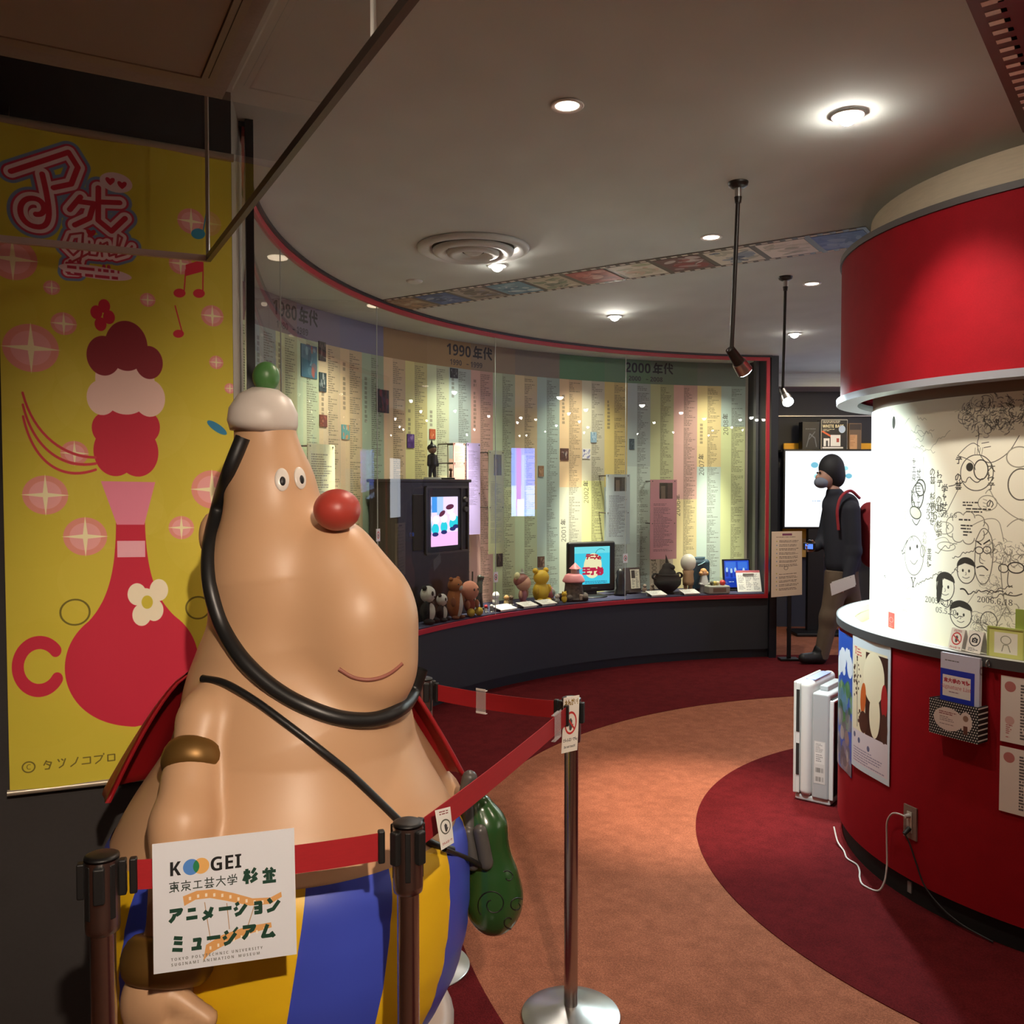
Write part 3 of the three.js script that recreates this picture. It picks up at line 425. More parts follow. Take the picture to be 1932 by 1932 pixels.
// ---------- curved display case ----------
const A0 = 96.4, A1 = 200.5;                                         // right and left ends of the glass, degrees round the case's centre
const SEAMS = [96.7, 117.5, 138.4, 159.2, 179.8, 200.3];
{
  const c = thing('display_case', 'long curved glass display case with red trim under a dark base', 'display case', onArc(CASE, R_GLASS, 150, 0));
  const arc = (r0, r1, a0, a1, y0, y1, n = 96) => arcSlab(CASE, r0, r1, a0, a1, y0, y1, n);
  wpart(c, 'base_panel', arc(R_GLASS + 0.03, R_GLASS + 0.05, A0 - 0.25, A1, 0.075, 0.525), M.caseDark);
  wpart(c, 'kick_board', arc(R_GLASS + 0.045, R_GLASS + 0.06, A0 - 0.25, A1, 0.0025, 0.08), mat(lin(0.006, 0.007, 0.009), 0.5));
  wpart(c, 'sill', arc(R_GLASS - 0.008, R_GLASS + 0.04, A0, A1, 0.522, 0.553), M.trimRed);
  wpart(c, 'deck', arc(R_GLASS + 0.01, R_BACK, A0, A1, 0.535, 0.56), mat(lin(0.026, 0.028, 0.075), 0.95, 0, { map: carpetMap }));
  wpart(c, 'top_frame', arc(R_GLASS - 0.02, R_GLASS + 0.03, A0 - 0.25, A1, 2.585, CEIL), mat(lin(0.008, 0.008, 0.009), 0.35));
  wpart(c, 'top_trim', arc(R_GLASS - 0.006, R_GLASS + 0.012, A0, A1, 2.556, 2.585), M.trimRed);
  wpart(c, 'end_trim', arc(R_GLASS - 0.006, R_GLASS + 0.012, A0 - 0.02, A0 + 0.42, 0.553, 2.56, 4), M.trimRed);
  wpart(c, 'end_post', arc(R_GLASS - 0.004, R_GLASS + 0.05, A0 - 1.25, A0 - 0.25, 0.0025, CEIL, 6), mat(lin(0.012, 0.014, 0.018), 0.35));
  wpart(c, 'start_post', arc(R_GLASS - 0.02, R_GLASS + 0.004, A1 - 0.1, A1 + 0.4, 0.0025, CEIL, 6), mat(lin(0.008, 0.008, 0.009), 0.3));
  wpart(c, 'end_wall', arc(R_GLASS + 0.05, R_BACK + 0.06, A0 - 1.25, A0 - 0.1, 0.0025, CEIL, 4), mat(lin(0.018, 0.019, 0.024), 0.5));
  wpart(c, 'start_wall', arc(R_GLASS + 0.05, R_BACK + 0.06, A1 + 0.1, A1 + 0.8, 0.0025, CEIL, 4), mat(lin(0.25, 0.2, 0.16), 0.8));
  wpart(c, 'back_wall', arc(R_BACK + 0.012, R_BACK + 0.06, A0 - 1, A1, 0.0025, CEIL), mat(lin(0.3, 0.26, 0.22), 0.8));
  wpart(c, 'end_upright', arc(R_BACK - 0.26, R_BACK - 0.2, A0 + 0.0, A0 + 0.35, 0.56, CEIL, 3), mat(lin(0.09, 0.09, 0.1), 0.4, 0.3));
  for (let i = 0; i + 1 < SEAMS.length; i++) {
    const n = 28, pos = [], uv = [], idx = [], a0 = SEAMS[i] + 0.03, a1 = SEAMS[i + 1] - 0.03;
    for (let k = 0; k <= n; k++) for (let j = 0; j <= 1; j++) { const p = onArc(CASE, R_GLASS, a0 + (a1 - a0) * k / n, j ? 2.562 : 0.548); pos.push(p.x, p.y, p.z); uv.push(k / n, j); }
    for (let k = 0; k < n; k++) { const a = k * 2; idx.push(a, a + 1, a + 2, a + 1, a + 3, a + 2); }
    const g = new THREE.BufferGeometry(); g.setAttribute('position', new THREE.Float32BufferAttribute(pos, 3)); g.setAttribute('uv', new THREE.Float32BufferAttribute(uv, 2)); g.setIndex(idx); g.computeVertexNormals();
    const nn = g.attributes.normal; for (let k = 0; k <= n; k++) for (let j = 0; j <= 1; j++) { const a = (a0 + (a1 - a0) * k / n) * D2R; nn.setXYZ(k * 2 + j, -Math.cos(a), 0, Math.sin(a)); }
    wpart(c, 'glass_pane', g, M.glass);
    if (i) wpart(c, 'glass_joint', arcSlab(CASE, R_GLASS - 0.001, R_GLASS + 0.004, SEAMS[i] - 0.028, SEAMS[i] + 0.028, 0.55, 2.56, 1), mat(lin(0.5, 0.53, 0.5), 0.25));
  }
  const st = canvas(64, 80, (g, w, h) => { g.fillStyle = '#eee'; g.fillRect(0, 0, w, h); ring(g, 32, 40, 20, '#b33', 6); hand(g, 32, 44, 14, '#222'); });
  for (const [a, y] of [[159.2, 1.16], [138.4, 0.79], [117.5, 0.86]]) wpart(c, 'sticker', arcSlab(CASE, R_GLASS - 0.003, R_GLASS - 0.0015, a - 0.35, a + 0.35, y, y + 0.075, 2, { flip: true }), mat(0xffffff, 0.6, 0, { map: st }), 'small white do-not-touch sticker');
  // lamps in the case's ceiling
  [101.7, 120, 138.4, 156.7, 175].forEach((a, i) => {
    const p = onArc(CASE, 3.76, a, CEIL), l = new THREE.SpotLight(0xfaf6dc, [5.5, 6, 6.5, 5.5, 2.2][i], 0, 50 * D2R, 0.9, 2), q = onArc(CASE, 4.04, a - 1, 0.6);
    const t = new THREE.Mesh(lathe([[0, -0.004], [0.03, -0.004], [0.046, -0.008], [0.05, -0.001], [0, -0.001]], 20), glowMats.case ??= new THREE.MeshStandardMaterial({ color: 0xffffff, emissive: 0xffe6c4, emissiveIntensity: 0.8 }));
    t.name = 'case_lamp'; t.position.copy(p).sub(c.position); c.add(t);
    l.position.copy(p).add(new THREE.Vector3(0, -0.016, 0)); l.target.position.copy(q); l.castShadow = true; l.shadow.radius = 2.5; scene.add(l, l.target);
    const k = new THREE.SpotLight(0xfaf6dc, [46, 50, 50, 46, 10][i], 0, 15 * D2R, 1, 2); k.position.copy(l.position); k.target.position.copy(onArc(CASE, 4.08, a - 0.5, 0.5)); k.castShadow = true; k.shadow.radius = 2.5; scene.add(k, k.target);
  });
}
// printed timeline panels on the back wall, one per decade: eight coloured strips of small print under a header
function timeline(name, label, a1, header, tint, strips, years, extra) {
  const t = canvas(1152, 1280, (g, w, h) => {
    const W = w / 8, top = 130;
    strips = strips.map((s) => s.map((c) => (typeof c === 'string' ? '#' + new THREE.Color(c).lerp(new THREE.Color('#d3d8b4'), 0.36).getHexString() : c)));
    strips.forEach((s, i) => {
      g.fillStyle = s[0]; g.fillRect(i * W, top, W + 1, h - top);
      if (s[1]) { g.fillStyle = s[1]; g.fillRect(i * W, top + (s[2] ?? 0.5) * (h - top), W + 1, h); }
      g.globalAlpha = 0.14; g.fillStyle = '#5a4a3a'; g.fillRect(i * W + W * 0.42, top, W * 0.58, h - top); g.globalAlpha = 1;
      lines(g, i * W + W * 0.44, top + 16, W * 0.5, h - top - 20, 9, 'rgba(50,46,40,0.45)', { gap: 0.05, min: 0.2, weight: 0.45 });
      if (rnd() < 0.6) lines(g, i * W + W * 0.12, top + rr(30, 260), W * 0.12, rr(60, 240), 20, 'rgba(90,80,70,0.45)', { min: 0.9, weight: 0.7 });
    });
    const grad = tint.length; tint.forEach((c, i) => { g.fillStyle = c; g.fillRect(i * w / grad, 0, w / grad + 1, top); });
    text(g, header, w * 0.36, 70, 74, '#2c2a33', { bold: true }); glyphs(g, '年代', w * 0.36 + 178, 14, 60, '#2c2a33', 9); text(g, header + '   – ' + (years[0] ?? ''), w * 0.38, 116, 36, 'rgba(60,56,66,0.9)', { bold: true });
    for (const [i, y, s] of extra) { g.save(); g.translate(i * W + W * 0.3, y * h); g.rotate(-Math.PI / 2); text(g, s, 0, 0, 40, 'rgba(60,55,50,0.75)'); glyphs(g, '年', 92, -34, 32, 'rgba(60,55,50,0.75)', 4); g.restore(); }
  });
  const base = onArc(CASE, R_BACK, a1 - 12.75, 0.56), p = thing(name, label, 'wall panel', base);
  wpart(p, 'panel_sheet', arcSlab(CASE, R_BACK, R_BACK + 0.01, a1 - 25.5, a1, 0.562, 2.598, 48, { flip: true }), mat(0xffffff, 0.7, 0, { map: t }));
  return p;
}
timeline('timeline_panel', 'timeline panel headed 1980s with a dull purple header', 173.2, '1980', ['#8a6f66', '#8c7a80', '#837b92', '#7b7a98'], [['#d9d6a0'], ['#d2d8a2'], ['#a9c7d6', '#e3a9bf', 0.25], ['#d9e0a8'], ['#c9e3bd'], ['#ecc6a0'], ['#e8bd92'], ['#8fb09c']], ['1989'], []);
timeline('timeline_panel', 'timeline panel headed 1990s with an ochre header', 147.7, '1990', ['#a08058', '#a4865f', '#93806c', '#857a70'], [['#e7b78e'], ['#e3d77e'], ['#d6e4c0', '#f2efc2', 0.45], ['#a9c6d8', '#f3b3ac', 0.38], ['#d98c94'], ['#a8c2a2', '#cfe3ae', 0.5], ['#e0c090', '#b9d8ac', 0.6], ['#8fb4bd']], ['1999'], []);
timeline('timeline_panel', 'timeline panel headed 2000s with a green header', 122.2, '2000', ['#5f8a66', '#6a8a6a', '#728476', '#7b857e'], [['#f0bd8c', '#d8d8cc', 0.5], ['#d9d0be', '#eceb9a', 0.47], ['#e3c054', '#b3c6d8', 0.5], ['#9db4c4', '#b9d2d8', 0.4], ['#b3b583', '#cdb1a8', 0.5], ['#e497a2', '#f4d99c', 0.56], ['#f2d08a', '#b9d6dc', 0.4], ['#92aeba', '#c2cc8e', 0.2]], ['2008'], [[0, 0.78, '2001'], [1, 0.62, '2002'], [4, 0.95, '2005'], [5, 0.68, '2006'], [6, 0.5, '2007'], [7, 0.32, '2008']]);
struct('wall_case_end', arcSlab(CASE, R_BACK, R_BACK + 0.01, 173.2, 200, 0.562, 2.598, 24), mat(lin(0.42, 0.33, 0.24), 0.8));
// small colour prints pinned on the timeline: (pixel, size in metres, colours)
{
  const pins = [[583, 682, 0.17, 0.2, ['#4a7a92', '#86aebd', '#2f5a78', '#b8655a']], [608, 663, 0.075, 0.12, ['#3a3434', '#8c7f78', '#5c4c4c']], [609, 721, 0.075, 0.12, ['#39484e', '#c8d0c8', '#23282c']], [610, 794, 0.08, 0.075, ['#7c4238', '#d09a7a', '#a03a34']], [652, 815, 0.085, 0.095, ['#4ea0a4', '#d88a5a', '#9fd0c8']], [722, 757, 0.13, 0.16, ['#2a2024', '#7c2f38', '#4a3a50']], [775, 832, 0.075, 0.1, ['#54307c', '#9a86b8', '#3a2058']], [816, 819, 0.062, 0.075, ['#b4502e', '#e0b08a', '#c8763a']],
    [857, 704, 0.078, 0.075, ['#2c2e30', '#8c9494', '#50585a']], [943, 1056, 0.06, 0.11, ['#2c241c', '#84705a', '#4c4034']], [1021, 1060, 0.07, 0.09, ['#5c463c', '#9c8478', '#3c2c28']], [1065, 857, 0.085, 0.1, ['#5a3a30', '#e4ddd4', '#2e2a2c']], [1106, 856, 0.08, 0.085, ['#e8e6e6', '#3c4488', '#7c82b4']], [1021, 889, 0.055, 0.09, ['#8c6a4a', '#c4a07a', '#6a4a3a']], [1192, 838, 0.05, 0.095, ['#4a5a60', '#2c3438', '#6a7a80']], [1120, 825, 0.06, 0.09, ['#8aa8bc', '#c4d4dc', '#6a8ca4']]];
  const what = ['blue print of a sail shape high on the 1980s panel', 'tiny dark print beside the blue print', 'tiny grey print below the tiny dark one', 'tiny red print on the 1980s panel above the clip rail', 'tiny teal print at the lower end of the 1980s peach strip', 'dark red and violet print at the edge between two decades', 'small purple print left of the orange oval one', 'small orange print on the 1990s panel', 'black and grey square print under the 1990s header', 'narrow dark print low on the 1990s panel above the small figures', 'small brown print low on the 1990s panel', 'brown and white print on the left edge of the 2000s panel', 'white print with a blue splash on the 2000s panel', 'narrow tan print at the right end of the 1990s panel', 'narrow slate print on a blue-grey strip of the 2000s panel', 'pale blue print over the white one with the splash'];
  pins.forEach(([px, py, w, h, cols], i) => {
    const dir = at(px, py, 1); let a = 0, y = 0;                       // the direction of the pixel, met with the back wall's circle
    const dx = dir.x, dz = -dir.z, dy = dir.y - EYE, A = dx * dx + dz * dz, B = -2 * (dx * CASE[0] + dz * CASE[1]), C = CASE[0] ** 2 + CASE[1] ** 2 - (R_BACK - 0.004) ** 2, t = (-B + Math.sqrt(B * B - 4 * A * C)) / (2 * A);
    a = Math.atan2(dz * t - CASE[1], dx * t - CASE[0]) / D2R; if (a < 0) a += 360; y = EYE + dy * t;
    const half = w / R_BACK / D2R / 2, tex = blotch(cols, 14);
    single('pinned_print', what[i], 'print', arcSlab(CASE, R_BACK - 0.006, R_BACK - 0.0005, a - half, a + half, y - h / 2, y + h / 2, 3, { flip: true }), mat(0xffffff, 0.6, 0, { map: tex }), onArc(CASE, R_BACK - 0.003, a, y - h / 2), { group: 'small prints on the timeline' });
  });
}
// ---------- what stands in the case ----------
const DECK = 0.561;
const deckAt = (px, py) => { const u = at(px, py, 1), t = (DECK - EYE) / (u.y - EYE); return V(u.x * t, DECK, -u.z * t); };    // a point of the deck
const inward = (p) => Math.atan2(CASE[0] - p.x, -(CASE[1] + p.z) * -1);                                                         // turn that faces the middle of the hall
const faceHall = (p) => Math.atan2(CASE[0] - p.x, -CASE[1] - p.z);
{ // wooden cabinet television
  const p = onArc(CASE, 3.93, 145.4, DECK), t = thing('cabinet_television', 'dark wooden cabinet television with a lit screen showing pink and teal shapes', 'television', p, { turn: faceHall(p) });
  const wood = mat(lin(0.022, 0.012, 0.011), 0.45, 0, { map: grain(40, 60) }), trim = mat(lin(0.07, 0.06, 0.055), 0.35, 0.4);
  part(t, 'cabinet', join(box(0.78, 0.96, 0.26, 0, 0.48, -0.02, 0.008), box(0.81, 0.022, 0.28, 0, 0.965, -0.02, 0.006)), wood);
  part(t, 'screen_surround', join(box(0.47, 0.016, 0.02, 0.125, 0.92, 0.115), box(0.47, 0.014, 0.02, 0.125, 0.46, 0.115), box(0.014, 0.46, 0.02, -0.11, 0.69, 0.115), box(0.014, 0.46, 0.02, 0.36, 0.69, 0.115), box(0.01, 0.46, 0.02, 0.28, 0.69, 0.115)), trim);
  part(t, 'screen_mask', box(0.375, 0.42, 0.012, 0.083, 0.69, 0.113), M.black);
  const scr = canvas(256, 384, (g, w, h) => { g.fillStyle = '#e9d6ff'; g.fillRect(0, 0, w, h); g.fillStyle = '#f3b8ec'; g.fillRect(0, h * 0.72, w, h * 0.28); g.fillStyle = '#3f8fe0'; g.fillRect(0, 0, 50, 120); g.fillStyle = '#a7c6f7'; g.fillRect(50, 0, 60, 140); for (const [x, y] of [[34, 250], [118, 236], [204, 214], [236, 196]]) { g.fillStyle = '#27c6d8'; g.beginPath(); g.ellipse(x, y, 34, 44, 0, 0, 7); g.fill(); g.fillStyle = '#262a66'; g.beginPath(); g.ellipse(x, y + 40, 30, 16, 0, 0, 7); g.fill(); } for (const [x, y] of [[40, 178], [118, 170], [180, 108], [206, 160]]) disc(g, x, y, 32, '#fff6ff'); g.fillStyle = '#5c2740'; g.beginPath(); g.ellipse(176, 80, 40, 20, -0.2, 0, 7); g.ellipse(100, 130, 34, 18, -0.6, 0, 7); g.fill(); });
  part(t, 'screen', box(0.29, 0.345, 0.008, 0.085, 0.68, 0.123), new THREE.MeshStandardMaterial({ color: 0x111111, roughness: 0.2, emissive: 0xffffff, emissiveMap: scr, emissiveIntensity: 1.35 }), 'lit screen');
  part(t, 'speaker_cloth', box(0.1, 0.38, 0.012, -0.19, 0.68, 0.113, 0.004), mat(lin(0.03, 0.022, 0.02), 0.95));
  for (const y of [0.83, 0.76]) part(t, 'tuning_knob', cyl(0.018, 0.02, 0.02, 0, 0, 0, 20).rotateX(Math.PI / 2).translate(0.32, y, 0.13), trim);
  for (const s of [-1, 1]) part(t, 'foot', box(0.06, 0.02, 0.2, s * 0.3, 0.01, -0.02), M.black);
  const L = new THREE.RectAreaLight(0xe4d4ff, 1.6, 0.28, 0.34); const q = new THREE.Vector3(0.085, 0.68, 0.135).applyAxisAngle(new THREE.Vector3(0, 1, 0), t.rotation.y).add(p); L.position.copy(q); L.lookAt(q.clone().add(new THREE.Vector3(Math.sin(t.rotation.y), 0, Math.cos(t.rotation.y)))); scene.add(L);
  // statuette and tiny figure on its top
  const top = p.y + 0.976, off = (x, z) => new THREE.Vector3(x, 0, z).applyAxisAngle(new THREE.Vector3(0, 1, 0), t.rotation.y).add(new THREE.Vector3(p.x, top, p.z));
  const s = thing('statuette', 'small dark statuette of a standing youth on the cabinet television', 'statuette', off(0.1, 0), { turn: t.rotation.y - 0.3 }), bronze = mat(lin(0.02, 0.018, 0.02), 0.4);
  part(s, 'plinth', cyl(0.06, 0.065, 0.014, 0, 0.007, 0, 24), mat(lin(0.3, 0.3, 0.28), 0.4));
  part(s, 'body', isoMesh(blend([cap(new THREE.Vector3(-0.02, 0.02, 0), new THREE.Vector3(-0.012, 0.1, 0), 0.012, 0.016), cap(new THREE.Vector3(0.02, 0.02, 0), new THREE.Vector3(0.012, 0.1, 0), 0.012, 0.016), cap(new THREE.Vector3(0, 0.11, 0), new THREE.Vector3(0, 0.16, 0), 0.03, 0.026), cap(new THREE.Vector3(-0.03, 0.165, 0), new THREE.Vector3(-0.04, 0.1, 0.01), 0.01), cap(new THREE.Vector3(0.03, 0.165, 0), new THREE.Vector3(0.04, 0.1, 0.01), 0.01)], 0.012), new THREE.Vector3(-0.07, 0, -0.05), new THREE.Vector3(0.07, 0.2, 0.06), 0.006), bronze);
  part(s, 'head', ball(0.031, 0, 0.212, 0), mat(lin(0.25, 0.15, 0.1), 0.5)); part(s, 'hair', join(ball(0.034, 0, 0.222, -0.005, 1, 0.85, 1), new THREE.ConeGeometry(0.014, 0.045, 10).translate(-0.005, 0.262, 0)), M.black);
  const f = thing('tiny_figure', 'tiny brown figure beside the statuette on the cabinet television', 'figurine', off(0.27, 0.02));
  part(f, 'base', box(0.1, 0.012, 0.05, -0.01, 0.006, 0, 0.003), M.black); part(f, 'body', join(cyl(0.006, 0.012, 0.05, 0.01, 0.037, 0, 12), ball(0.014, 0.01, 0.07, 0)), mat(lin(0.12, 0.05, 0.035), 0.5));
}
// plush toys and figures: stacked balls with limbs, each built where it sits
function toy(name, label, p, h, spec, opt = {}) {
  const low = Math.min(...spec.map(([, , , y, , rx, ry = rx]) => y - ry)); if (low < 0) spec = spec.map((s) => { const c = [...s]; c[3] -= low; return c; });
  const t = thing(name, label, opt.category ?? 'toy', p, { turn: (opt.turn ?? 0) + faceHall(p) });
  const groups = {};
  for (const [n, m, x, y, z, rx, ry = rx, rz = rx] of spec) (groups[n] ??= [m, []])[1].push([x, y, z, rx, ry, rz]);
  for (const [n, [m, l]] of Object.entries(groups)) { if (/^(ear|eye|leg|arm|foot|wing|cheek)$/.test(n)) for (const [x, y, z, a, b, c] of l) part(t, n, new THREE.SphereGeometry(1, 20, 14).scale(a * h, b * h, c * h).translate(x * h, y * h, z * h), m); else part(t, n, join(l.map(([x, y, z, a, b, c]) => new THREE.SphereGeometry(1, 24, 16).scale(a * h, b * h, c * h).translate(x * h, y * h, z * h))), m); }
  return t;
}
const plush = (r, g, b) => mat(lin(r, g, b), 1, 0, { bumpMap: fuzz, bumpScale: 0.003 }), pw = plush(0.62, 0.6, 0.54), pk = plush(0.012, 0.012, 0.013), skin = mat(lin(0.55, 0.3, 0.2), 0.5);
const panda = [['body', pk, 0, 0.3, 0, 0.2, 0.27, 0.18], ['belly', pw, 0, 0.3, 0.075, 0.155, 0.23, 0.13], ['head', pw, 0, 0.74, 0.02, 0.22, 0.21, 0.19], ['ear', pk, -0.17, 0.91, 0, 0.065], ['ear', pk, 0.17, 0.91, 0, 0.065], ['eye', pk, -0.085, 0.77, 0.18, 0.045, 0.06, 0.03], ['eye', pk, 0.085, 0.77, 0.18, 0.045, 0.06, 0.03], ['nose', pk, 0, 0.68, 0.205, 0.028, 0.02, 0.02], ['arm', pk, -0.2, 0.42, 0.05, 0.065, 0.17, 0.075], ['arm', pk, 0.2, 0.42, 0.05, 0.065, 0.17, 0.075], ['leg', pk, -0.16, 0.075, 0.12, 0.085, 0.075, 0.15], ['leg', pk, 0.16, 0.075, 0.12, 0.085, 0.075, 0.15]];
const inCase = (a, r) => onArc(CASE, r, a, DECK);
toy('plush_panda', 'larger black and white plush panda at the left end of the toys', inCase(148.4, 3.738), 0.27, panda, { turn: 0.25 });
toy('plush_panda', 'smaller plush panda leaning against the larger one', inCase(146.3, 3.722), 0.2, panda, { turn: 0.35 });
toy('plush_squirrel', 'brown and white standing plush animal next to the pandas', inCase(144, 3.725), 0.29, [['body', plush(0.33, 0.11, 0.03), 0, 0.4, 0, 0.2, 0.4, 0.19], ['belly', pw, 0.03, 0.36, 0.07, 0.12, 0.33, 0.14], ['head', plush(0.34, 0.12, 0.035), 0, 0.8, 0.02, 0.19, 0.18, 0.18], ['muzzle', pw, 0.02, 0.76, 0.14, 0.09, 0.08, 0.07], ['ear', plush(0.3, 0.1, 0.03), -0.13, 0.96, 0, 0.05], ['ear', plush(0.3, 0.1, 0.03), 0.13, 0.96, 0, 0.05], ['eye', M.black, -0.07, 0.84, 0.18, 0.02], ['eye', M.black, 0.09, 0.84, 0.17, 0.02], ['arm', plush(0.24, 0.08, 0.025), -0.17, 0.42, 0.1, 0.05, 0.12, 0.07], ['arm', plush(0.24, 0.08, 0.025), 0.17, 0.42, 0.1, 0.05, 0.12, 0.07], ['foot', plush(0.2, 0.07, 0.03), -0.1, 0.04, 0.12, 0.08, 0.045, 0.1], ['foot', plush(0.2, 0.07, 0.03), 0.12, 0.04, 0.12, 0.08, 0.045, 0.1]]);
toy('round_headed_doll', 'plain doll with a round peach head and yellow shoes', inCase(141.4, 3.73), 0.25, [['body', plush(0.3, 0.05, 0.03), 0, 0.28, 0, 0.17, 0.22, 0.15], ['head', plush(0.6, 0.25, 0.16), 0, 0.7, 0, 0.28, 0.28, 0.26], ['eye', M.black, -0.08, 0.75, 0.25, 0.022, 0.04, 0.02], ['eye', M.black, 0.08, 0.75, 0.25, 0.022, 0.04, 0.02], ['arm', plush(0.45, 0.16, 0.08), -0.19, 0.32, 0.1, 0.07, 0.12, 0.07], ['arm', plush(0.45, 0.16, 0.08), 0.19, 0.32, 0.1, 0.07, 0.12, 0.07], ['foot', plush(0.55, 0.36, 0.04), -0.15, 0.1, 0.18, 0.12], ['foot', plush(0.55, 0.36, 0.04), 0.2, 0.1, 0.18, 0.12]]);
{
  const p = inCase(137.6, 3.9), t = thing('dark_figure', 'thin dark green figure leaning by a stand of bamboo', 'figurine', p, { turn: faceHall(p) }), dk = mat(lin(0.015, 0.02, 0.014), 0.5);
  part(t, 'base', box(0.17, 0.014, 0.09, 0, 0.007, 0, 0.004), dk);
  for (const [x, h] of [[-0.065, 0.2], [-0.045, 0.29], [-0.025, 0.18]]) part(t, 'stalk', join(rod(new THREE.Vector3(x, 0.012, 0), new THREE.Vector3(x + 0.006, h, 0), 0.006), ball(0.0085, x + 0.003, h * 0.5, 0, 1, 0.4, 1, 10), ball(0.0085, x + 0.004, h * 0.75, 0, 1, 0.4, 1, 10)), dk);
  part(t, 'figure_body', isoMesh(blend([cap(new THREE.Vector3(0.01, 0.02, 0), new THREE.Vector3(0.02, 0.12, 0), 0.012, 0.016), cap(new THREE.Vector3(0.06, 0.02, 0), new THREE.Vector3(0.04, 0.12, 0), 0.012, 0.016), cap(new THREE.Vector3(0.03, 0.13, 0), new THREE.Vector3(0.035, 0.19, 0), 0.026, 0.022), cap(new THREE.Vector3(0.05, 0.19, 0), new THREE.Vector3(0.065, 0.24, 0.01), 0.009), cap(new THREE.Vector3(0.035, 0.215, 0), new THREE.Vector3(0.037, 0.24, 0), 0.018, 0.02)], 0.012), new THREE.Vector3(-0.02, 0, -0.05), new THREE.Vector3(0.1, 0.29, 0.05), 0.007), dk);
}
[[138.4, 3.75, 'tiny white and red figure in the heap left of the first label card'], [137.8, 3.73, 'tiny grey animal figure in front of the bamboo figure'], [134.3, 3.92, 'small pale figure with a helmet behind the first label card'], [133.2, 3.88, 'small yellow-brown figure right of the helmeted one'], [132.2, 3.9, 'pair-shaped dark brown figure behind the label cards']].forEach(([a, r, label], i) => toy('small_figure', label, inCase(a, r), [0.06, 0.06, 0.12, 0.09, 0.08][i], [['body', [mat(lin(0.5, 0.45, 0.42), 0.5), mat(lin(0.2, 0.2, 0.19), 0.5), mat(lin(0.5, 0.47, 0.42), 0.5), mat(lin(0.42, 0.3, 0.12), 0.5), mat(lin(0.09, 0.06, 0.04), 0.5)][i], 0, 0.3, 0, 0.24, 0.3, 0.2], ['head', [M.red, mat(lin(0.4, 0.38, 0.36), 0.5), M.white, mat(lin(0.5, 0.28, 0.1), 0.5), mat(lin(0.14, 0.09, 0.05), 0.5)][i], 0, 0.72, 0.02, 0.24, 0.24, 0.22], ['foot', M.offWhite, -0.14, 0.06, 0.12, 0.1, 0.06, 0.14], ['foot', M.offWhite, 0.14, 0.06, 0.12, 0.1, 0.06, 0.14]], { category: 'figurine' }));
toy('pink_doll', 'doll in pink with a brown head and a small hat', inCase(130.4, 3.9), 0.27, [['body', mat(lin(0.42, 0.16, 0.17), 0.5), 0, 0.24, 0, 0.14, 0.2, 0.12], ['head', skin, 0, 0.6, 0.02, 0.24, 0.23, 0.22], ['hair', mat(lin(0.2, 0.06, 0.05), 0.5), -0.02, 0.67, -0.03, 0.255, 0.2, 0.23], ['hat', pw, 0, 0.88, -0.02, 0.07, 0.05, 0.07], ['hat', pw, 0, 0.96, -0.02, 0.035, 0.06, 0.035], ['bow', mat(lin(0.55, 0.52, 0.28), 0.6), -0.22, 0.82, -0.05, 0.1, 0.11, 0.08], ['arm', skin, -0.17, 0.28, 0.04, 0.05, 0.12, 0.05], ['arm', skin, 0.17, 0.28, 0.04, 0.05, 0.12, 0.05], ['foot', mat(lin(0.4, 0.18, 0.2), 0.5), -0.07, 0.04, 0.05, 0.06, 0.045, 0.08], ['foot', mat(lin(0.4, 0.18, 0.2), 0.5), 0.08, 0.04, 0.05, 0.06, 0.045, 0.08]], { turn: 0.3, category: 'doll' });
const yel = mat(lin(0.62, 0.4, 0.02), 0.55);
toy('yellow_plush', 'plain bright yellow stuffed toy with round ears behind the third label card', inCase(127.99, 3.87), 0.27, [['body', yel, 0, 0.3, 0, 0.26, 0.32, 0.22], ['head', yel, 0, 0.72, 0.02, 0.25, 0.22, 0.21], ['ear', yel, -0.2, 0.92, -0.01, 0.085], ['ear', yel, 0.2, 0.92, -0.01, 0.085], ['arm', yel, -0.24, 0.38, 0.08, 0.07, 0.13, 0.08], ['arm', yel, 0.24, 0.38, 0.08, 0.07, 0.13, 0.08], ['foot', yel, -0.15, 0.06, 0.16, 0.09, 0.06, 0.12], ['foot', yel, 0.15, 0.06, 0.16, 0.09, 0.06, 0.12]]);
toy('pink_ball_toy', 'round pink and white toy right of the yellow stuffed toy', inCase(126.1, 3.93), 0.13, [['body', mat(lin(0.55, 0.16, 0.18), 0.5), 0, 0.45, 0, 0.4, 0.44, 0.36], ['patch', pw, 0.12, 0.5, 0.2, 0.22, 0.26, 0.18], ['foot', pw, -0.2, 0.08, 0.12, 0.16, 0.09, 0.2], ['foot', pw, 0.2, 0.08, 0.12, 0.16, 0.09, 0.2]]);
toy('small_figure', 'tiny cream toy in front of the pink and white one', inCase(127.2, 3.73), 0.075, [['body', pw, 0, 0.3, 0, 0.28, 0.32, 0.24], ['head', mat(lin(0.5, 0.42, 0.36), 0.6), 0, 0.75, 0, 0.26, 0.25, 0.24]], { category: 'figurine' });
toy('small_figure', 'tiny yellow toy left of the toy house', inCase(126.1, 3.73), 0.09, [['body', yel, 0, 0.32, 0, 0.26, 0.34, 0.22], ['head', yel, 0, 0.75, 0, 0.25, 0.24, 0.22], ['ear', yel, -0.18, 0.95, 0, 0.07], ['ear', yel, 0.18, 0.95, 0, 0.07]], { category: 'figurine' });
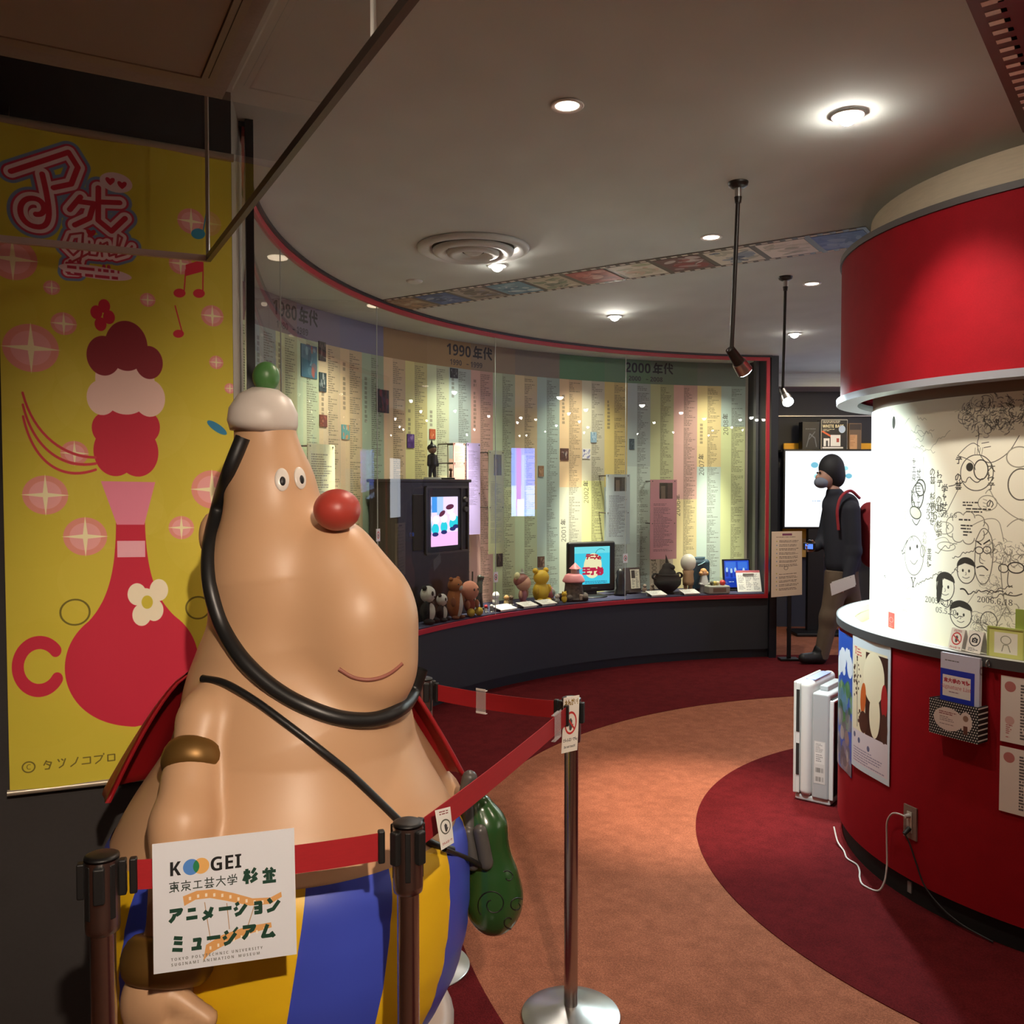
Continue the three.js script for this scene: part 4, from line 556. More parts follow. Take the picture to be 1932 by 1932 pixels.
{
  const p = inCase(123.5, 3.825), t = thing('toy_house', 'toy tree stump house with pink roofs in front of the monitor', 'toy house', p, { turn: faceHall(p) }), bark = mat(lin(0.15, 0.11, 0.09), 0.85, 0, { map: grain(60, 80) }), pr = mat(lin(0.5, 0.17, 0.19), 0.5);
  part(t, 'stump', lathe([[0, 0], [0.12, 0], [0.1, 0.02], [0.078, 0.07], [0.07, 0.13], [0.075, 0.15], [0, 0.15]], 20), bark);
  for (let i = 0; i < 5; i++) part(t, 'root', new THREE.SphereGeometry(0.03, 12, 8).scale(1.4, 0.9, 0.8).rotateY(i * 1.25).translate(Math.cos(i * 1.25) * 0.105, 0.028, -Math.sin(i * 1.25) * 0.105), bark);
  part(t, 'door', box(0.032, 0.05, 0.014, 0, 0.03, 0.1, 0.006), mat(lin(0.35, 0.26, 0.2), 0.6));
  part(t, 'main_roof', lathe([[0.088, 0.148], [0.092, 0.16], [0.072, 0.2], [0.05, 0.215], [0, 0.218]], 24), pr);
  part(t, 'turret', cyl(0.034, 0.036, 0.04, 0.015, 0.235, 0, 20), mat(lin(0.55, 0.35, 0.3), 0.6)); part(t, 'turret_roof', new THREE.ConeGeometry(0.05, 0.05, 20).translate(0.015, 0.28, 0), pr); part(t, 'window', box(0.018, 0.022, 0.01, 0.02, 0.237, 0.034, 0.003), mat(lin(0.35, 0.45, 0.7), 0.3));
}
{ // flat monitor with the title screen
  const p = inCase(119.6, 3.95), t = thing('monitor', 'black square monitor with red lettering on a cyan screen', 'monitor', p, { turn: faceHall(p) - 0.1 });
  part(t, 'bezel', box(0.45, 0.42, 0.05, 0, 0.25, 0, 0.018), M.black); part(t, 'stand', join(box(0.1, 0.06, 0.05, 0, 0.03, -0.01), lathe([[0, 0], [0.14, 0], [0.14, 0.008], [0.1, 0.018], [0, 0.02]], 28)), M.black);
  const scr = canvas(512, 512, (g, w, h) => {
    const gr = '#3fd2ee'; g.fillStyle = gr; g.fillRect(0, 0, w, h); g.fillStyle = '#9df0f2'; g.globalAlpha = 0.6; g.fillRect(0, 0, w, 90); g.globalAlpha = 1;
    g.fillStyle = '#f6efbe'; g.beginPath(); g.ellipse(262, 260, 130, 170, 0.1, 0, 7); g.fill(); g.strokeStyle = '#157e8c'; g.lineWidth = 7; g.beginPath(); g.arc(380, 110, 78, Math.PI * 1.05, Math.PI * 1.75); g.stroke();
    glyphs(g, 'テニス', 160, 100, 72, '#b5203a', 19, { slope: 0.02, pitch: 0.85 }); glyphs(g, 'の', 338, 130, 52, '#b5203a', 15);
    glyphs(g, '王子様', 112, 268, 110, '#c01d48', 25, { slope: 0.08, pitch: 0.9 }); lines(g, 150, 470, 330, 22, 20, '#1d6f9c', { min: 0.95, weight: 0.5 });
  });
  part(t, 'screen', box(0.335, 0.315, 0.006, 0, 0.262, 0.0245), new THREE.MeshStandardMaterial({ color: 0x111111, roughness: 0.25, emissive: 0xffffff, emissiveMap: scr, emissiveIntensity: 1.0 }), 'lit cyan screen');
  part(t, 'button_row', box(0.06, 0.008, 0.004, 0.02, 0.072, 0.026), mat(lin(0.05, 0.05, 0.055), 0.4));
  const q = new THREE.Vector3(0, 0.26, 0.04).applyAxisAngle(new THREE.Vector3(0, 1, 0), t.rotation.y).add(p), L = new THREE.RectAreaLight(0xa8f0ff, 1.0, 0.33, 0.31); L.position.copy(q); L.lookAt(q.clone().add(new THREE.Vector3(Math.sin(t.rotation.y), 0, Math.cos(t.rotation.y)))); scene.add(L);
}
{
  const p = inCase(113.4, 3.95), t = thing('framed_photo', 'small dark frame with a printed sheet standing right of the monitor', 'picture frame', p, { turn: faceHall(p) + 0.1 });
  part(t, 'frame', join(box(0.17, 0.2, 0.014, 0, 0.115, 0, 0.004), box(0.12, 0.02, 0.1, 0, 0.01, -0.02)).rotateX(-0.12).translate(0, 0.009, 0), mat(lin(0.05, 0.035, 0.03), 0.4));
  const pr = canvas(96, 160, (g, w, h) => { g.fillStyle = '#d8d0bc'; g.fillRect(0, 0, w, h); g.fillStyle = '#33302c'; g.fillRect(8, 8, 40, 66); lines(g, 54, 12, 34, 140, 8, '#555'); lines(g, 10, 84, 36, 66, 8, '#555'); });
  part(t, 'print', box(0.095, 0.165, 0.004, 0.025, 0.115, 0.009).rotateX(-0.12).translate(0, 0.009, 0), mat(0xffffff, 0.7, 0, { map: pr }));
  const s = thing('dark_bust', 'narrow black figure stand between the monitor and the framed photo', 'figurine', inCase(115.9, 3.88));
  part(s, 'bust', lathe([[0, 0], [0.05, 0], [0.052, 0.02], [0.035, 0.06], [0.04, 0.13], [0.03, 0.17], [0.035, 0.2], [0.02, 0.225], [0, 0.228]], 22), M.black);
}
toy('small_figure', 'two small cream animal figures on a sheet, joined at the base', inCase(111.2, 3.95), 0.075, [['body', mat(lin(0.42, 0.3, 0.24), 0.6), -0.5, 0.36, 0, 0.3, 0.34, 0.24], ['body', mat(lin(0.42, 0.3, 0.24), 0.6), 0.5, 0.36, 0, 0.3, 0.34, 0.24], ['head', mat(lin(0.5, 0.38, 0.3), 0.6), -0.5, 0.8, 0.05, 0.22, 0.22, 0.2], ['head', mat(lin(0.5, 0.38, 0.3), 0.6), 0.5, 0.8, 0.05, 0.22, 0.22, 0.2], ['plate', M.offWhite, 0, 0.04, 0, 0.95, 0.05, 0.35]], { category: 'figurine' });
{
  const p = inCase(109.3, 3.85), t = thing('dark_urn', 'rough black urn with a peaked lid in the display case', 'urn', p, { turn: 0.4 }), dk = mat(lin(0.012, 0.011, 0.011), 0.6, 0, { bumpMap: fuzz, bumpScale: 0.006 });
  part(t, 'bowl', lathe([[0, 0], [0.06, 0], [0.05, 0.015], [0.075, 0.035], [0.115, 0.08], [0.12, 0.12], [0.1, 0.155], [0.105, 0.165], [0.07, 0.17], [0, 0.172]], 26), dk);
  part(t, 'lid', join(lathe([[0.075, 0.168], [0.07, 0.19], [0.05, 0.215], [0.042, 0.24], [0.028, 0.26], [0, 0.265]], 20), ball(0.035, 0.02, 0.225, 0.02, 1.1, 0.8, 1, 12), new THREE.ConeGeometry(0.017, 0.08, 12).rotateZ(0.2).translate(-0.01, 0.3, 0)), dk);
  for (const s of [-1, 1]) part(t, 'handle', new THREE.TorusGeometry(0.028, 0.01, 10, 20).scale(1, 0.8, 1).translate(s * 0.12, 0.15, 0), dk);
}
{
  const p = inCase(106.3, 3.85), t = thing('ball_on_stand', 'large plain white ball on a beige two-legged stand beside the urn', 'figurine', p, { turn: faceHall(p) }), be = mat(lin(0.42, 0.25, 0.14), 0.55);
  part(t, 'ball', ball(0.07, 0, 0.26, 0, 0.95, 1.1, 0.95, 28), mat(lin(0.72, 0.68, 0.6), 0.3)); part(t, 'stem', lathe([[0, 0.06], [0.045, 0.065], [0.05, 0.1], [0.044, 0.16], [0.05, 0.19], [0.03, 0.2], [0, 0.2]], 24), be);
  for (const s of [-1, 1]) part(t, 'leg', join(cyl(0.015, 0.016, 0.075, s * 0.025, 0.04, 0, 14), ball(0.02, s * 0.027, 0.012, 0.01, 1, 0.6, 1.5, 12)), be);
}
{
  const p = inCase(104.2, 3.93), t = thing('blue_bag', 'dark blue drawstring bag in the display case', 'bag', p, { turn: faceHall(p) }), bl = mat(lin(0.012, 0.06, 0.1), 0.7, 0, { map: grain(50, 60) });
  part(t, 'bag', new RoundedBoxGeometry(0.19, 0.28, 0.08, 3, 0.03).translate(0, 0.14, 0), bl); part(t, 'neck', lathe([[0.07, 0.27], [0.055, 0.285], [0.06, 0.3], [0, 0.302]], 18).scale(1, 1, 0.5), bl); part(t, 'crease', tube([new THREE.Vector3(-0.03, 0.23, 0.042), new THREE.Vector3(0, 0.24, 0.043), new THREE.Vector3(0.04, 0.26, 0.04)], 0.004, 10), mat(lin(0.2, 0.35, 0.42), 0.6));
  const d = thing('sitting_doll', 'small sitting doll with tan hair in front of the blue bag', 'doll', inCase(104.3, 3.82), { turn: faceHall(inCase(104.3, 3.82)) });
  part(d, 'body', join(cyl(0.025, 0.045, 0.08, 0, 0.11, 0, 16), box(0.1, 0.02, 0.05, 0, 0.075, 0.01, 0.008), cyl(0.03, 0.035, 0.075, 0, 0.0375, 0, 16)), mat(lin(0.35, 0.33, 0.33), 0.6)); part(d, 'head', ball(0.026, 0, 0.17, 0), skin); part(d, 'hair', join(ball(0.03, 0, 0.18, -0.006), ball(0.02, -0.025, 0.165, 0), ball(0.02, 0.025, 0.165, 0)), mat(lin(0.45, 0.22, 0.08), 0.6));
}
{
  const p = inCase(103.1, 3.725), t = thing('glass_box', 'clear plastic box holding small toys at the front of the case', 'display box', p, { turn: faceHall(p) });
  part(t, 'base', new RoundedBoxGeometry(0.2, 0.07, 0.1, 3, 0.012).translate(0, 0.035, 0), mat(lin(0.3, 0.29, 0.25), 0.5)); part(t, 'label_strip', box(0.12, 0.035, 0.003, 0, 0.035, 0.0505), mat(lin(0.16, 0.1, 0.07), 0.6));
  const lid = new THREE.SphereGeometry(1, 24, 10, 0, Math.PI * 2, 0, Math.PI / 2).scale(0.097, 0.07, 0.047).translate(0, 0.071, 0); part(t, 'clear_lid', lid, M.glass);
  [[-0.05, lin(0.1, 0.09, 0.05)], [-0.022, lin(0.55, 0.42, 0.1)], [0.006, lin(0.5, 0.4, 0.26)], [0.05, lin(0.5, 0.03, 0.03)]].forEach(([x, c], i) => single('boxed_toy', ['tiny dark toy at the left in the clear box', 'tiny yellow toy in the clear box', 'tiny cream toy in the clear box', 'tiny red ball toy at the right in the clear box'][i], 'toy', join(ball(i === 3 ? 0.026 : 0.018, x, 0.09, 0, 1, 1, 1, 14), cyl(0.01, 0.014, 0.02, x, 0.078, 0, 12)).rotateY(t.rotation.y).translate(p.x, p.y, p.z), mat(c, 0.5), p.clone().add(new THREE.Vector3(x, 0.07, 0).applyAxisAngle(new THREE.Vector3(0, 1, 0), t.rotation.y))));
}
{
  const p = inCase(99.2, 3.88), t = thing('tablet_screen', 'small black portable screen with a blue picture at the right end of the case', 'screen', p, { turn: faceHall(p) + 0.05 });
  const scr = canvas(256, 256, (g, w, h) => { g.fillStyle = '#1f52d8'; g.fillRect(0, 0, w, h); g.fillStyle = '#3f7ff0'; g.fillRect(10, 12, 110, 70); g.fillRect(140, 12, 100, 70); for (const [x, y] of [[24, 90], [70, 100], [112, 92], [200, 96]]) { g.fillStyle = '#bfe4ff'; g.beginPath(); g.ellipse(x, y, 12, 26, 0, 0, 7); g.fill(); g.fillStyle = '#123aa8'; g.fillRect(x - 12, y + 18, 24, 44); } g.fillStyle = '#143fb4'; g.fillRect(0, 170, w, 86); lines(g, 40, 200, 90, 10, 14, '#cfe6ff'); });
  part(t, 'case', box(0.26, 0.27, 0.02, 0, 0.145, 0, 0.006).rotateX(-0.12), M.black); part(t, 'screen', box(0.232, 0.235, 0.004, 0, 0.148, 0.0115).rotateX(-0.12), new THREE.MeshStandardMaterial({ color: 0x080808, roughness: 0.3, emissive: 0xffffff, emissiveMap: scr, emissiveIntensity: 0.9 }), 'lit blue screen'); part(t, 'foot', box(0.2, 0.012, 0.1, 0, 0.006, -0.02, 0.004), M.black);
}
{ // label cards: sloping white cards at the front of the deck, and an upright sheet
  const cards = [[135.9, 0.17, 0.11, 'longest white label card, leftmost at the front of the case'], [132.2, 0.15, 0.1, 'white label card below the pink doll'], [129.2, 0.15, 0.1, 'white label card below the yellow stuffed toy'], [112.1, 0.15, 0.11, 'white label card in front of the pair of cream figures'], [107.2, 0.15, 0.11, 'white label card in front of the ball on a stand']];
  const tex = canvas(128, 96, (g, w, h) => { g.fillStyle = '#f2efe8'; g.fillRect(0, 0, w, h); lines(g, 10, 14, 104, 66, 9, 'rgba(80,76,80,0.55)'); });
  cards.forEach(([a, w, d, label]) => { const p = inCase(a, 3.722), t = thing('label_card', label, 'label card', p, { turn: faceHall(p), group: 'white label cards at the front of the case' }); part(t, 'card', box(w, 0.004, d, 0, 0.027, 0).rotateX(0.22), mat(0xffffff, 0.8, 0, { map: tex })); part(t, 'wedge', join(box(w * 0.9, 0.04, 0.006, 0, 0.02, -d * 0.35), box(w * 0.9, 0.012, 0.006, 0, 0.006, d * 0.4)), M.offWhite); });
  const p = inCase(98.2, 3.76), t = thing('info_sheet', 'upright white sheet with a red top edge in front of the portable screen', 'label card', p, { turn: faceHall(p) }), st = canvas(128, 128, (g, w, h) => { g.fillStyle = '#e8e6e2'; g.fillRect(0, 0, w, h); g.fillStyle = '#b4606a'; g.fillRect(0, 0, w, 14); for (const x of [8, 48, 88]) lines(g, x, 22, 34, 98, 7, 'rgba(70,70,80,0.6)'); });
  part(t, 'sheet', box(0.22, 0.19, 0.004, 0, 0.098, 0).rotateX(-0.3), mat(0xffffff, 0.8, 0, { map: st })); part(t, 'prop', box(0.1, 0.15, 0.004, 0, 0.075, -0.07).rotateX(0.2), M.offWhite);
}
// clear acrylic boards leaning on rods in front of the timeline
{
  const board = (label, px, py, r, w, h, cols, print) => {
    const u = at(px, py, 1), dx = u.x, dz = -u.z, dy = u.y - EYE, A = dx * dx + dz * dz, B = -2 * (dx * CASE[0] + dz * CASE[1]), C = CASE[0] ** 2 + CASE[1] ** 2 - r * r, k = (-B + Math.sqrt(B * B - 4 * A * C)) / (2 * A), p = V(dx * k, EYE + dy * k, dz * k);
    const t = thing('info_board', label, 'info board', new THREE.Vector3(p.x, p.y - h, p.z), { turn: faceHall(p), group: 'leaning info boards in the case' });
    const tex = canvas(192, Math.round(192 * h / w), (g, W, H) => { g.fillStyle = cols[0]; g.fillRect(0, 0, W, H); if (print) { g.fillStyle = '#3c3430'; g.fillRect(W * 0.34, H * 0.04, W * 0.5, H * 0.2); g.fillStyle = '#6a5c52'; g.fillRect(W * 0.4, H * 0.08, W * 0.16, H * 0.16); } lines(g, W * 0.12, H * (print ? 0.3 : 0.08), W * 0.76, H * 0.6, 9, 'rgba(60,50,60,0.6)'); });
    part(t, 'board', box(w, h, 0.006, 0, h / 2, 0), mat(0xffffff, 0.3, 0, { map: tex, transparent: true, opacity: cols[1] }));
    const depth = R_BACK - r; for (const [x, y] of [[-0.42, 0.98], [0.42, 0.98], [-0.42, 0.45], [0.42, 0.45]]) part(t, 'peg', rod(new THREE.Vector3(x * w, y * h, 0.006), new THREE.Vector3(x * w, y * h, -depth + 0.004), 0.005, 0.005, 8), mat(lin(0.06, 0.045, 0.04), 0.5));
  };
  board('pink board on pegs beside the cabinet television', 866, 836, 3.98, 0.12, 0.27, ['#e8a49c', 0.92]);
  board('lilac board with fine print right of the pink one', 893, 836, 4.04, 0.14, 0.7, ['#b9a6dc', 0.9]);
  board('olive board with a sheet of print in the middle of the case', 936, 850, 3.97, 0.16, 0.8, ['#a7ab7e', 0.7], true);
  board('grey blue board with a dark photograph above the monitor', 1166, 895, 4.0, 0.24, 0.6, ['#aab4b6', 0.75], true);
  board('rose board with two dark photographs right of the monitor', 1252, 905, 4.02, 0.26, 0.7, ['#bd8690', 0.75], true);
  board('white board seen behind the statue head', 606, 838, 4.0, 0.3, 0.75, ['#d9d8b4', 0.85]);
}

// ---------- belt barrier ----------
const POSTS = [[-0.66, 1.413], [-0.184, 1.553], [0.166, 2.466], [-0.271, 2.72]];
const postLabels = ['front left belt post with a worn steel tube, nearest the wall', 'belt post in front of the statue belly, second along the front belt', 'belt post standing free in the aisle with a touch warning at its top', 'belt post half hidden behind the statue, farthest of the four'];
const slot = mat(lin(0.008, 0.008, 0.008), 0.5);
function makePost() {
  const g = thing('belt_post', postLabels[0], 'barrier post', V(POSTS[0][0], 0, POSTS[0][1]), { group: 'steel belt barrier posts' });
  part(g, 'base', lathe([[0, 0.0005], [0.138, 0.0005], [0.141, 0.004], [0.138, 0.009], [0.1, 0.017], [0.05, 0.026], [0.026, 0.034], [0, 0.034]], 56), M.brushed);
  part(g, 'tube', cyl(0.0195, 0.0195, 0.78, 0, 0.42, 0, 32), M.chrome);
  part(g, 'collar', lathe([[0.0195, 0.778], [0.0255, 0.782], [0.0265, 0.788], [0.0265, 0.792]], 32), M.darkChrome);
  part(g, 'head', cyl(0.0265, 0.0265, 0.108, 0, 0.846, 0, 32), M.darkChrome);
  for (let i = 0; i < 4; i++) part(g, 'slot', box(0.01, 0.088, 0.004, 0, 0.85, 0.0253, 0.0018).rotateY(Math.PI / 4 + i * Math.PI / 2), slot);
  for (let i = 0; i < 4; i++) part(g, 'receiver', box(0.017, 0.058, 0.012, 0, 0.866, 0.031, 0.003).rotateY(i * Math.PI / 2), slot);
  part(g, 'cap', lathe([[0, 0.908], [0.02, 0.907], [0.0265, 0.904], [0.027, 0.899], [0, 0.899]], 32), M.black);
  return g;
}
{
  const first = makePost(); first.rotation.y = 0.28;
  for (let i = 1; i < 4; i++) { const c = first.clone(); c.name = numbered('belt_post'); c.userData = { ...first.userData, label: postLabels[i] }; c.position.copy(V(POSTS[i][0], 0, POSTS[i][1])); c.rotation.y = [0, 0.9, -0.4, 0.3][i]; scene.add(c); }
}
const beltRed = mat(lin(0.42, 0.008, 0.014), 0.75, 0, { map: grain(20, 10) });
function belt(i, j, label, sag = 0.006) {
  const a = V(POSTS[i][0], 0.866, POSTS[i][1]), b = V(POSTS[j][0], 0.866, POSTS[j][1]), d = new THREE.Vector3().subVectors(b, a).normalize();
  const p = a.clone().addScaledVector(d, 0.043), q = b.clone().addScaledVector(d, -0.043), h = new THREE.Vector3(0, 0.0245, 0), n = 20, gs = [];
  const g = sheet(p.clone().sub(h), q.clone().sub(h), q.clone().add(h), p.clone().add(h), 0.0016, n);
  const P = g.attributes.position; for (let k = 0; k < P.count; k++) { const u = Math.hypot(P.getX(k) - p.x, P.getZ(k) - p.z) / p.distanceTo(q); P.setY(k, P.getY(k) - sag * 4 * u * (1 - u)); }
  g.computeVertexNormals();
  const t = thing('barrier_belt', label, 'barrier belt', p); wpart(t, 'webbing', g, beltRed);
  const clip = (c, s) => { const k = box(0.012, 0.058, 0.014, 0, 0, 0, 0.003); k.rotateY(Math.atan2(-d.z, d.x)); return wpart(t, 'clip', k.translate(c.x, c.y, c.z), slot); };
  clip(p.clone().addScaledVector(d, 0.004)); clip(q.clone().addScaledVector(d, -0.004));
  return (u, dy, out) => { const s = new THREE.Vector3(-d.z, 0, d.x); return p.clone().lerp(q, u).add(new THREE.Vector3(0, dy - sag * 4 * u * (1 - u), 0)).addScaledVector(s, out); };
}
const belt1 = belt(0, 1, 'red belt in front of the statue carrying the museum sign');
const belt2 = belt(1, 2, 'red belt slanting from the statue to the free post in the aisle');
const belt3 = belt(3, 2, 'red belt behind, running to the farthest post');
{ // museum sign hung on the front belt
  const tx = canvas(1100, 1000, (g, w, h) => {
    g.fillStyle = '#d9dde4'; g.fillRect(0, 0, w, h);
    const ink = '#0f0f10', dg = '#123c2c', og = '#d99a52';
    // film ribbon behind the words
    g.globalAlpha = 0.9; poly(g, [[225, 430], [330, 400], [460, 405], [610, 455], [760, 515], [900, 525], [985, 490], [990, 530], [900, 575], [740, 570], [590, 520], [430, 470], [320, 468], [235, 505]], og); for (let i = 0; i < 11; i++) { g.fillStyle = '#f2ead8'; const x = 270 + i * 62, y = [440, 430, 430, 438, 450, 470, 494, 516, 532, 540, 530][i]; g.fillRect(x, y, 17, 26); }
    poly(g, [[370, 950], [395, 830], [520, 770], [700, 730], [900, 720], [905, 760], [720, 790], [560, 840], [420, 900]], og); for (let i = 0; i < 8; i++) { g.fillStyle = '#f2ead8'; g.fillRect(420 + i * 60, 845 - i * 13, 15, 26); }
    poly(g, [[390, 500], [430, 800]], '#a8815a', 6); poly(g, [[560, 530], [575, 730]], '#a8815a', 6); poly(g, [[770, 580], [720, 720]], '#a8815a', 7); g.globalAlpha = 1;
    text(g, 'K', 118, 262, 150, ink, { bold: true }); disc(g, 290, 210, 62, '#4f86cf'); g.globalAlpha = 0.85; disc(g, 366, 210, 62, '#e2a34c'); g.globalAlpha = 1; g.save(); g.beginPath(); g.arc(290, 210, 62, 0, 7); g.clip(); disc(g, 366, 210, 62, '#1f7d4e'); g.restore(); text(g, 'GEI', 430, 262, 150, ink, { bold: true });
    glyphs(g, '東京工芸大学', 118, 310, 84, '#2d3a36', 8, { pitch: 1.06 }); glyphs(g, '杉並', 680, 280, 132, dg, 25, { pitch: 1.12, cap: 'butt' });
    glyphs(g, 'アニメーション', 112, 520, 122, dg, 30, { pitch: 1.02, cap: 'butt' }); glyphs(g, 'ミュージ', 128, 730, 128, dg, 30, { pitch: 1.02, cap: 'butt' }); glyphs(g, 'アム', 665, 720, 128, dg, 30, { pitch: 1.22, cap: 'butt' });
    text(g, 'T O K Y O   P O L Y T E C H N I C   U N I V E R S I T Y', 130, 920, 30, '#6c6f6c', { bold: true }); text(g, 'S U G I N A M I    A N I M A T I O N    M U S E U M', 130, 960, 30, '#6c6f6c', { bold: true });
  });
  const bl = at(290, 1838, 1.425), br = at(560, 1800, 1.496), tr = at(555, 1562, 1.494), tl = at(287, 1593, 1.423);
  const t = thing('museum_sign', 'white paper museum sign with green and black lettering hung on the front belt', 'sign', bl.clone().lerp(br, 0.5));
  wpart(t, 'sign_sheet', sheet(bl, br, tr, tl, 0.0012), mat(0xffffff, 0.75, 0, { map: tx }));
}
function noTouch(g, w, h, top, opt = {}) {
  g.fillStyle = opt.bg ?? '#efece2'; g.fillRect(0, 0, w, h);
  hand(g, w / 2, h * 0.52, w * 0.24, opt.hand ?? '#4a4a48'); ring(g, w / 2, h * 0.47, w * 0.34, opt.ring ?? '#c8322f', w * 0.07); if (opt.bar !== false) poly(g, [[w * 0.27, h * 0.36], [w * 0.73, h * 0.58]], opt.ring ?? '#c8322f', w * 0.07);
  if (top === 'onegai') { glyphs(g, 'おねがい', w * 0.1, h * 0.05, w * 0.19, '#8a6d1e', w * 0.035); text(g, '!', w * 0.9, h * 0.15, w * 0.24, '#8a6d1e', { bold: true, align: 'center' }); glyphs(g, 'さわらないでね', w * 0.07, h * 0.74, w * 0.12, '#4a4a48', w * 0.018, { pitch: 1.02 }); text(g, '!', w * 0.95, h * 0.82, w * 0.13, '#4a4a48', { bold: true, align: 'center' }); text(g, 'Do not touch!', w / 2, h * 0.92, w * 0.11, '#222', { align: 'center', bold: true }); }
  else { lines(g, w * 0.2, h * 0.06, w * 0.6, h * 0.08, h * 0.06, '#8a3a34', { min: 0.95, gap: 0 }); glyphs(g, 'さわらないで', w * 0.1, h * 0.84, w * 0.13, '#b0403a', w * 0.022, { pitch: 1.02 }); }
}
{
  const m = mat(0xffffff, 0.7, 0, { map: canvas(200, 384, (g, w, h) => noTouch(g, w, h, 'x', { hand: '#222', ring: '#554', bar: false })) });
  const q = belt2(0.055, 0, 0).length() && 0, bl = at(833, 1604, 1.6), br = at(856, 1590, 1.69), tr = at(849, 1522, 1.69), tl = at(821, 1529, 1.6);
  const t = thing('touch_warning_card', 'small white hand warning card on the slanting belt beside the belly', 'sign', bl); wpart(t, 'card', sheet(bl, br, tr, tl, 0.0012), m);
  const m2 = mat(0xffffff, 0.65, 0, { map: canvas(220, 400, (g, w, h) => noTouch(g, w, h, 'onegai')) }), b2 = [at(1059, 1422, 2.425), at(1089, 1415, 2.43), at(1093, 1311, 2.43), at(1063, 1317, 2.425)];
  const t2 = thing('touch_warning_sign', 'white sign with a crossed-out hand in a red ring on the free post', 'sign', b2[0]); wpart(t2, 'sign_sheet', sheet(...b2, 0.0012, 6, (u, v) => 0.004 * Math.sin(v * 3)), m2); wpart(t2, 'tape', box(0.03, 0.006, 0.014, 0.166, 0.912, -2.436), M.paper);
  const clear = mat(lin(0.75, 0.7, 0.7), 0.25, 0, { transparent: true, opacity: 0.28 }), wl = mat(lin(0.75, 0.72, 0.7), 0.4);
  const holder = (label, B, u0, u1, lip) => { const t = thing('card_holder', label, 'card holder', B((u0 + u1) / 2, -0.03, 0)); for (const s of [1]) wpart(t, 'clear_sleeve', sheet(B(u0, -0.034, s * 0.006), B(u1, -0.034, s * 0.006), B(u1, 0.034, s * 0.006), B(u0, 0.034, s * 0.006), 0.0006), clear); for (const y of [-0.034, 0.034]) wpart(t, 'edge_strip', join(sheet(B(u0, y - 0.003, 0.007), B(u1, y - 0.003, 0.007), B(u1, y + 0.003, 0.007), B(u0, y + 0.003, 0.007), 0.001), sheet(B(u0, y - 0.003, -0.004), B(u1, y - 0.003, -0.004), B(u1, y - 0.003, 0.007), B(u0, y - 0.003, 0.007), 0.0008)), lip ? wl : clear); };
  holder('empty clear card holder with white edges on the belt behind', belt3, 0.36, 0.44, true); holder('clear card holder at the upper end of the slanting belt', belt2, 0.86, 0.92, false);
}

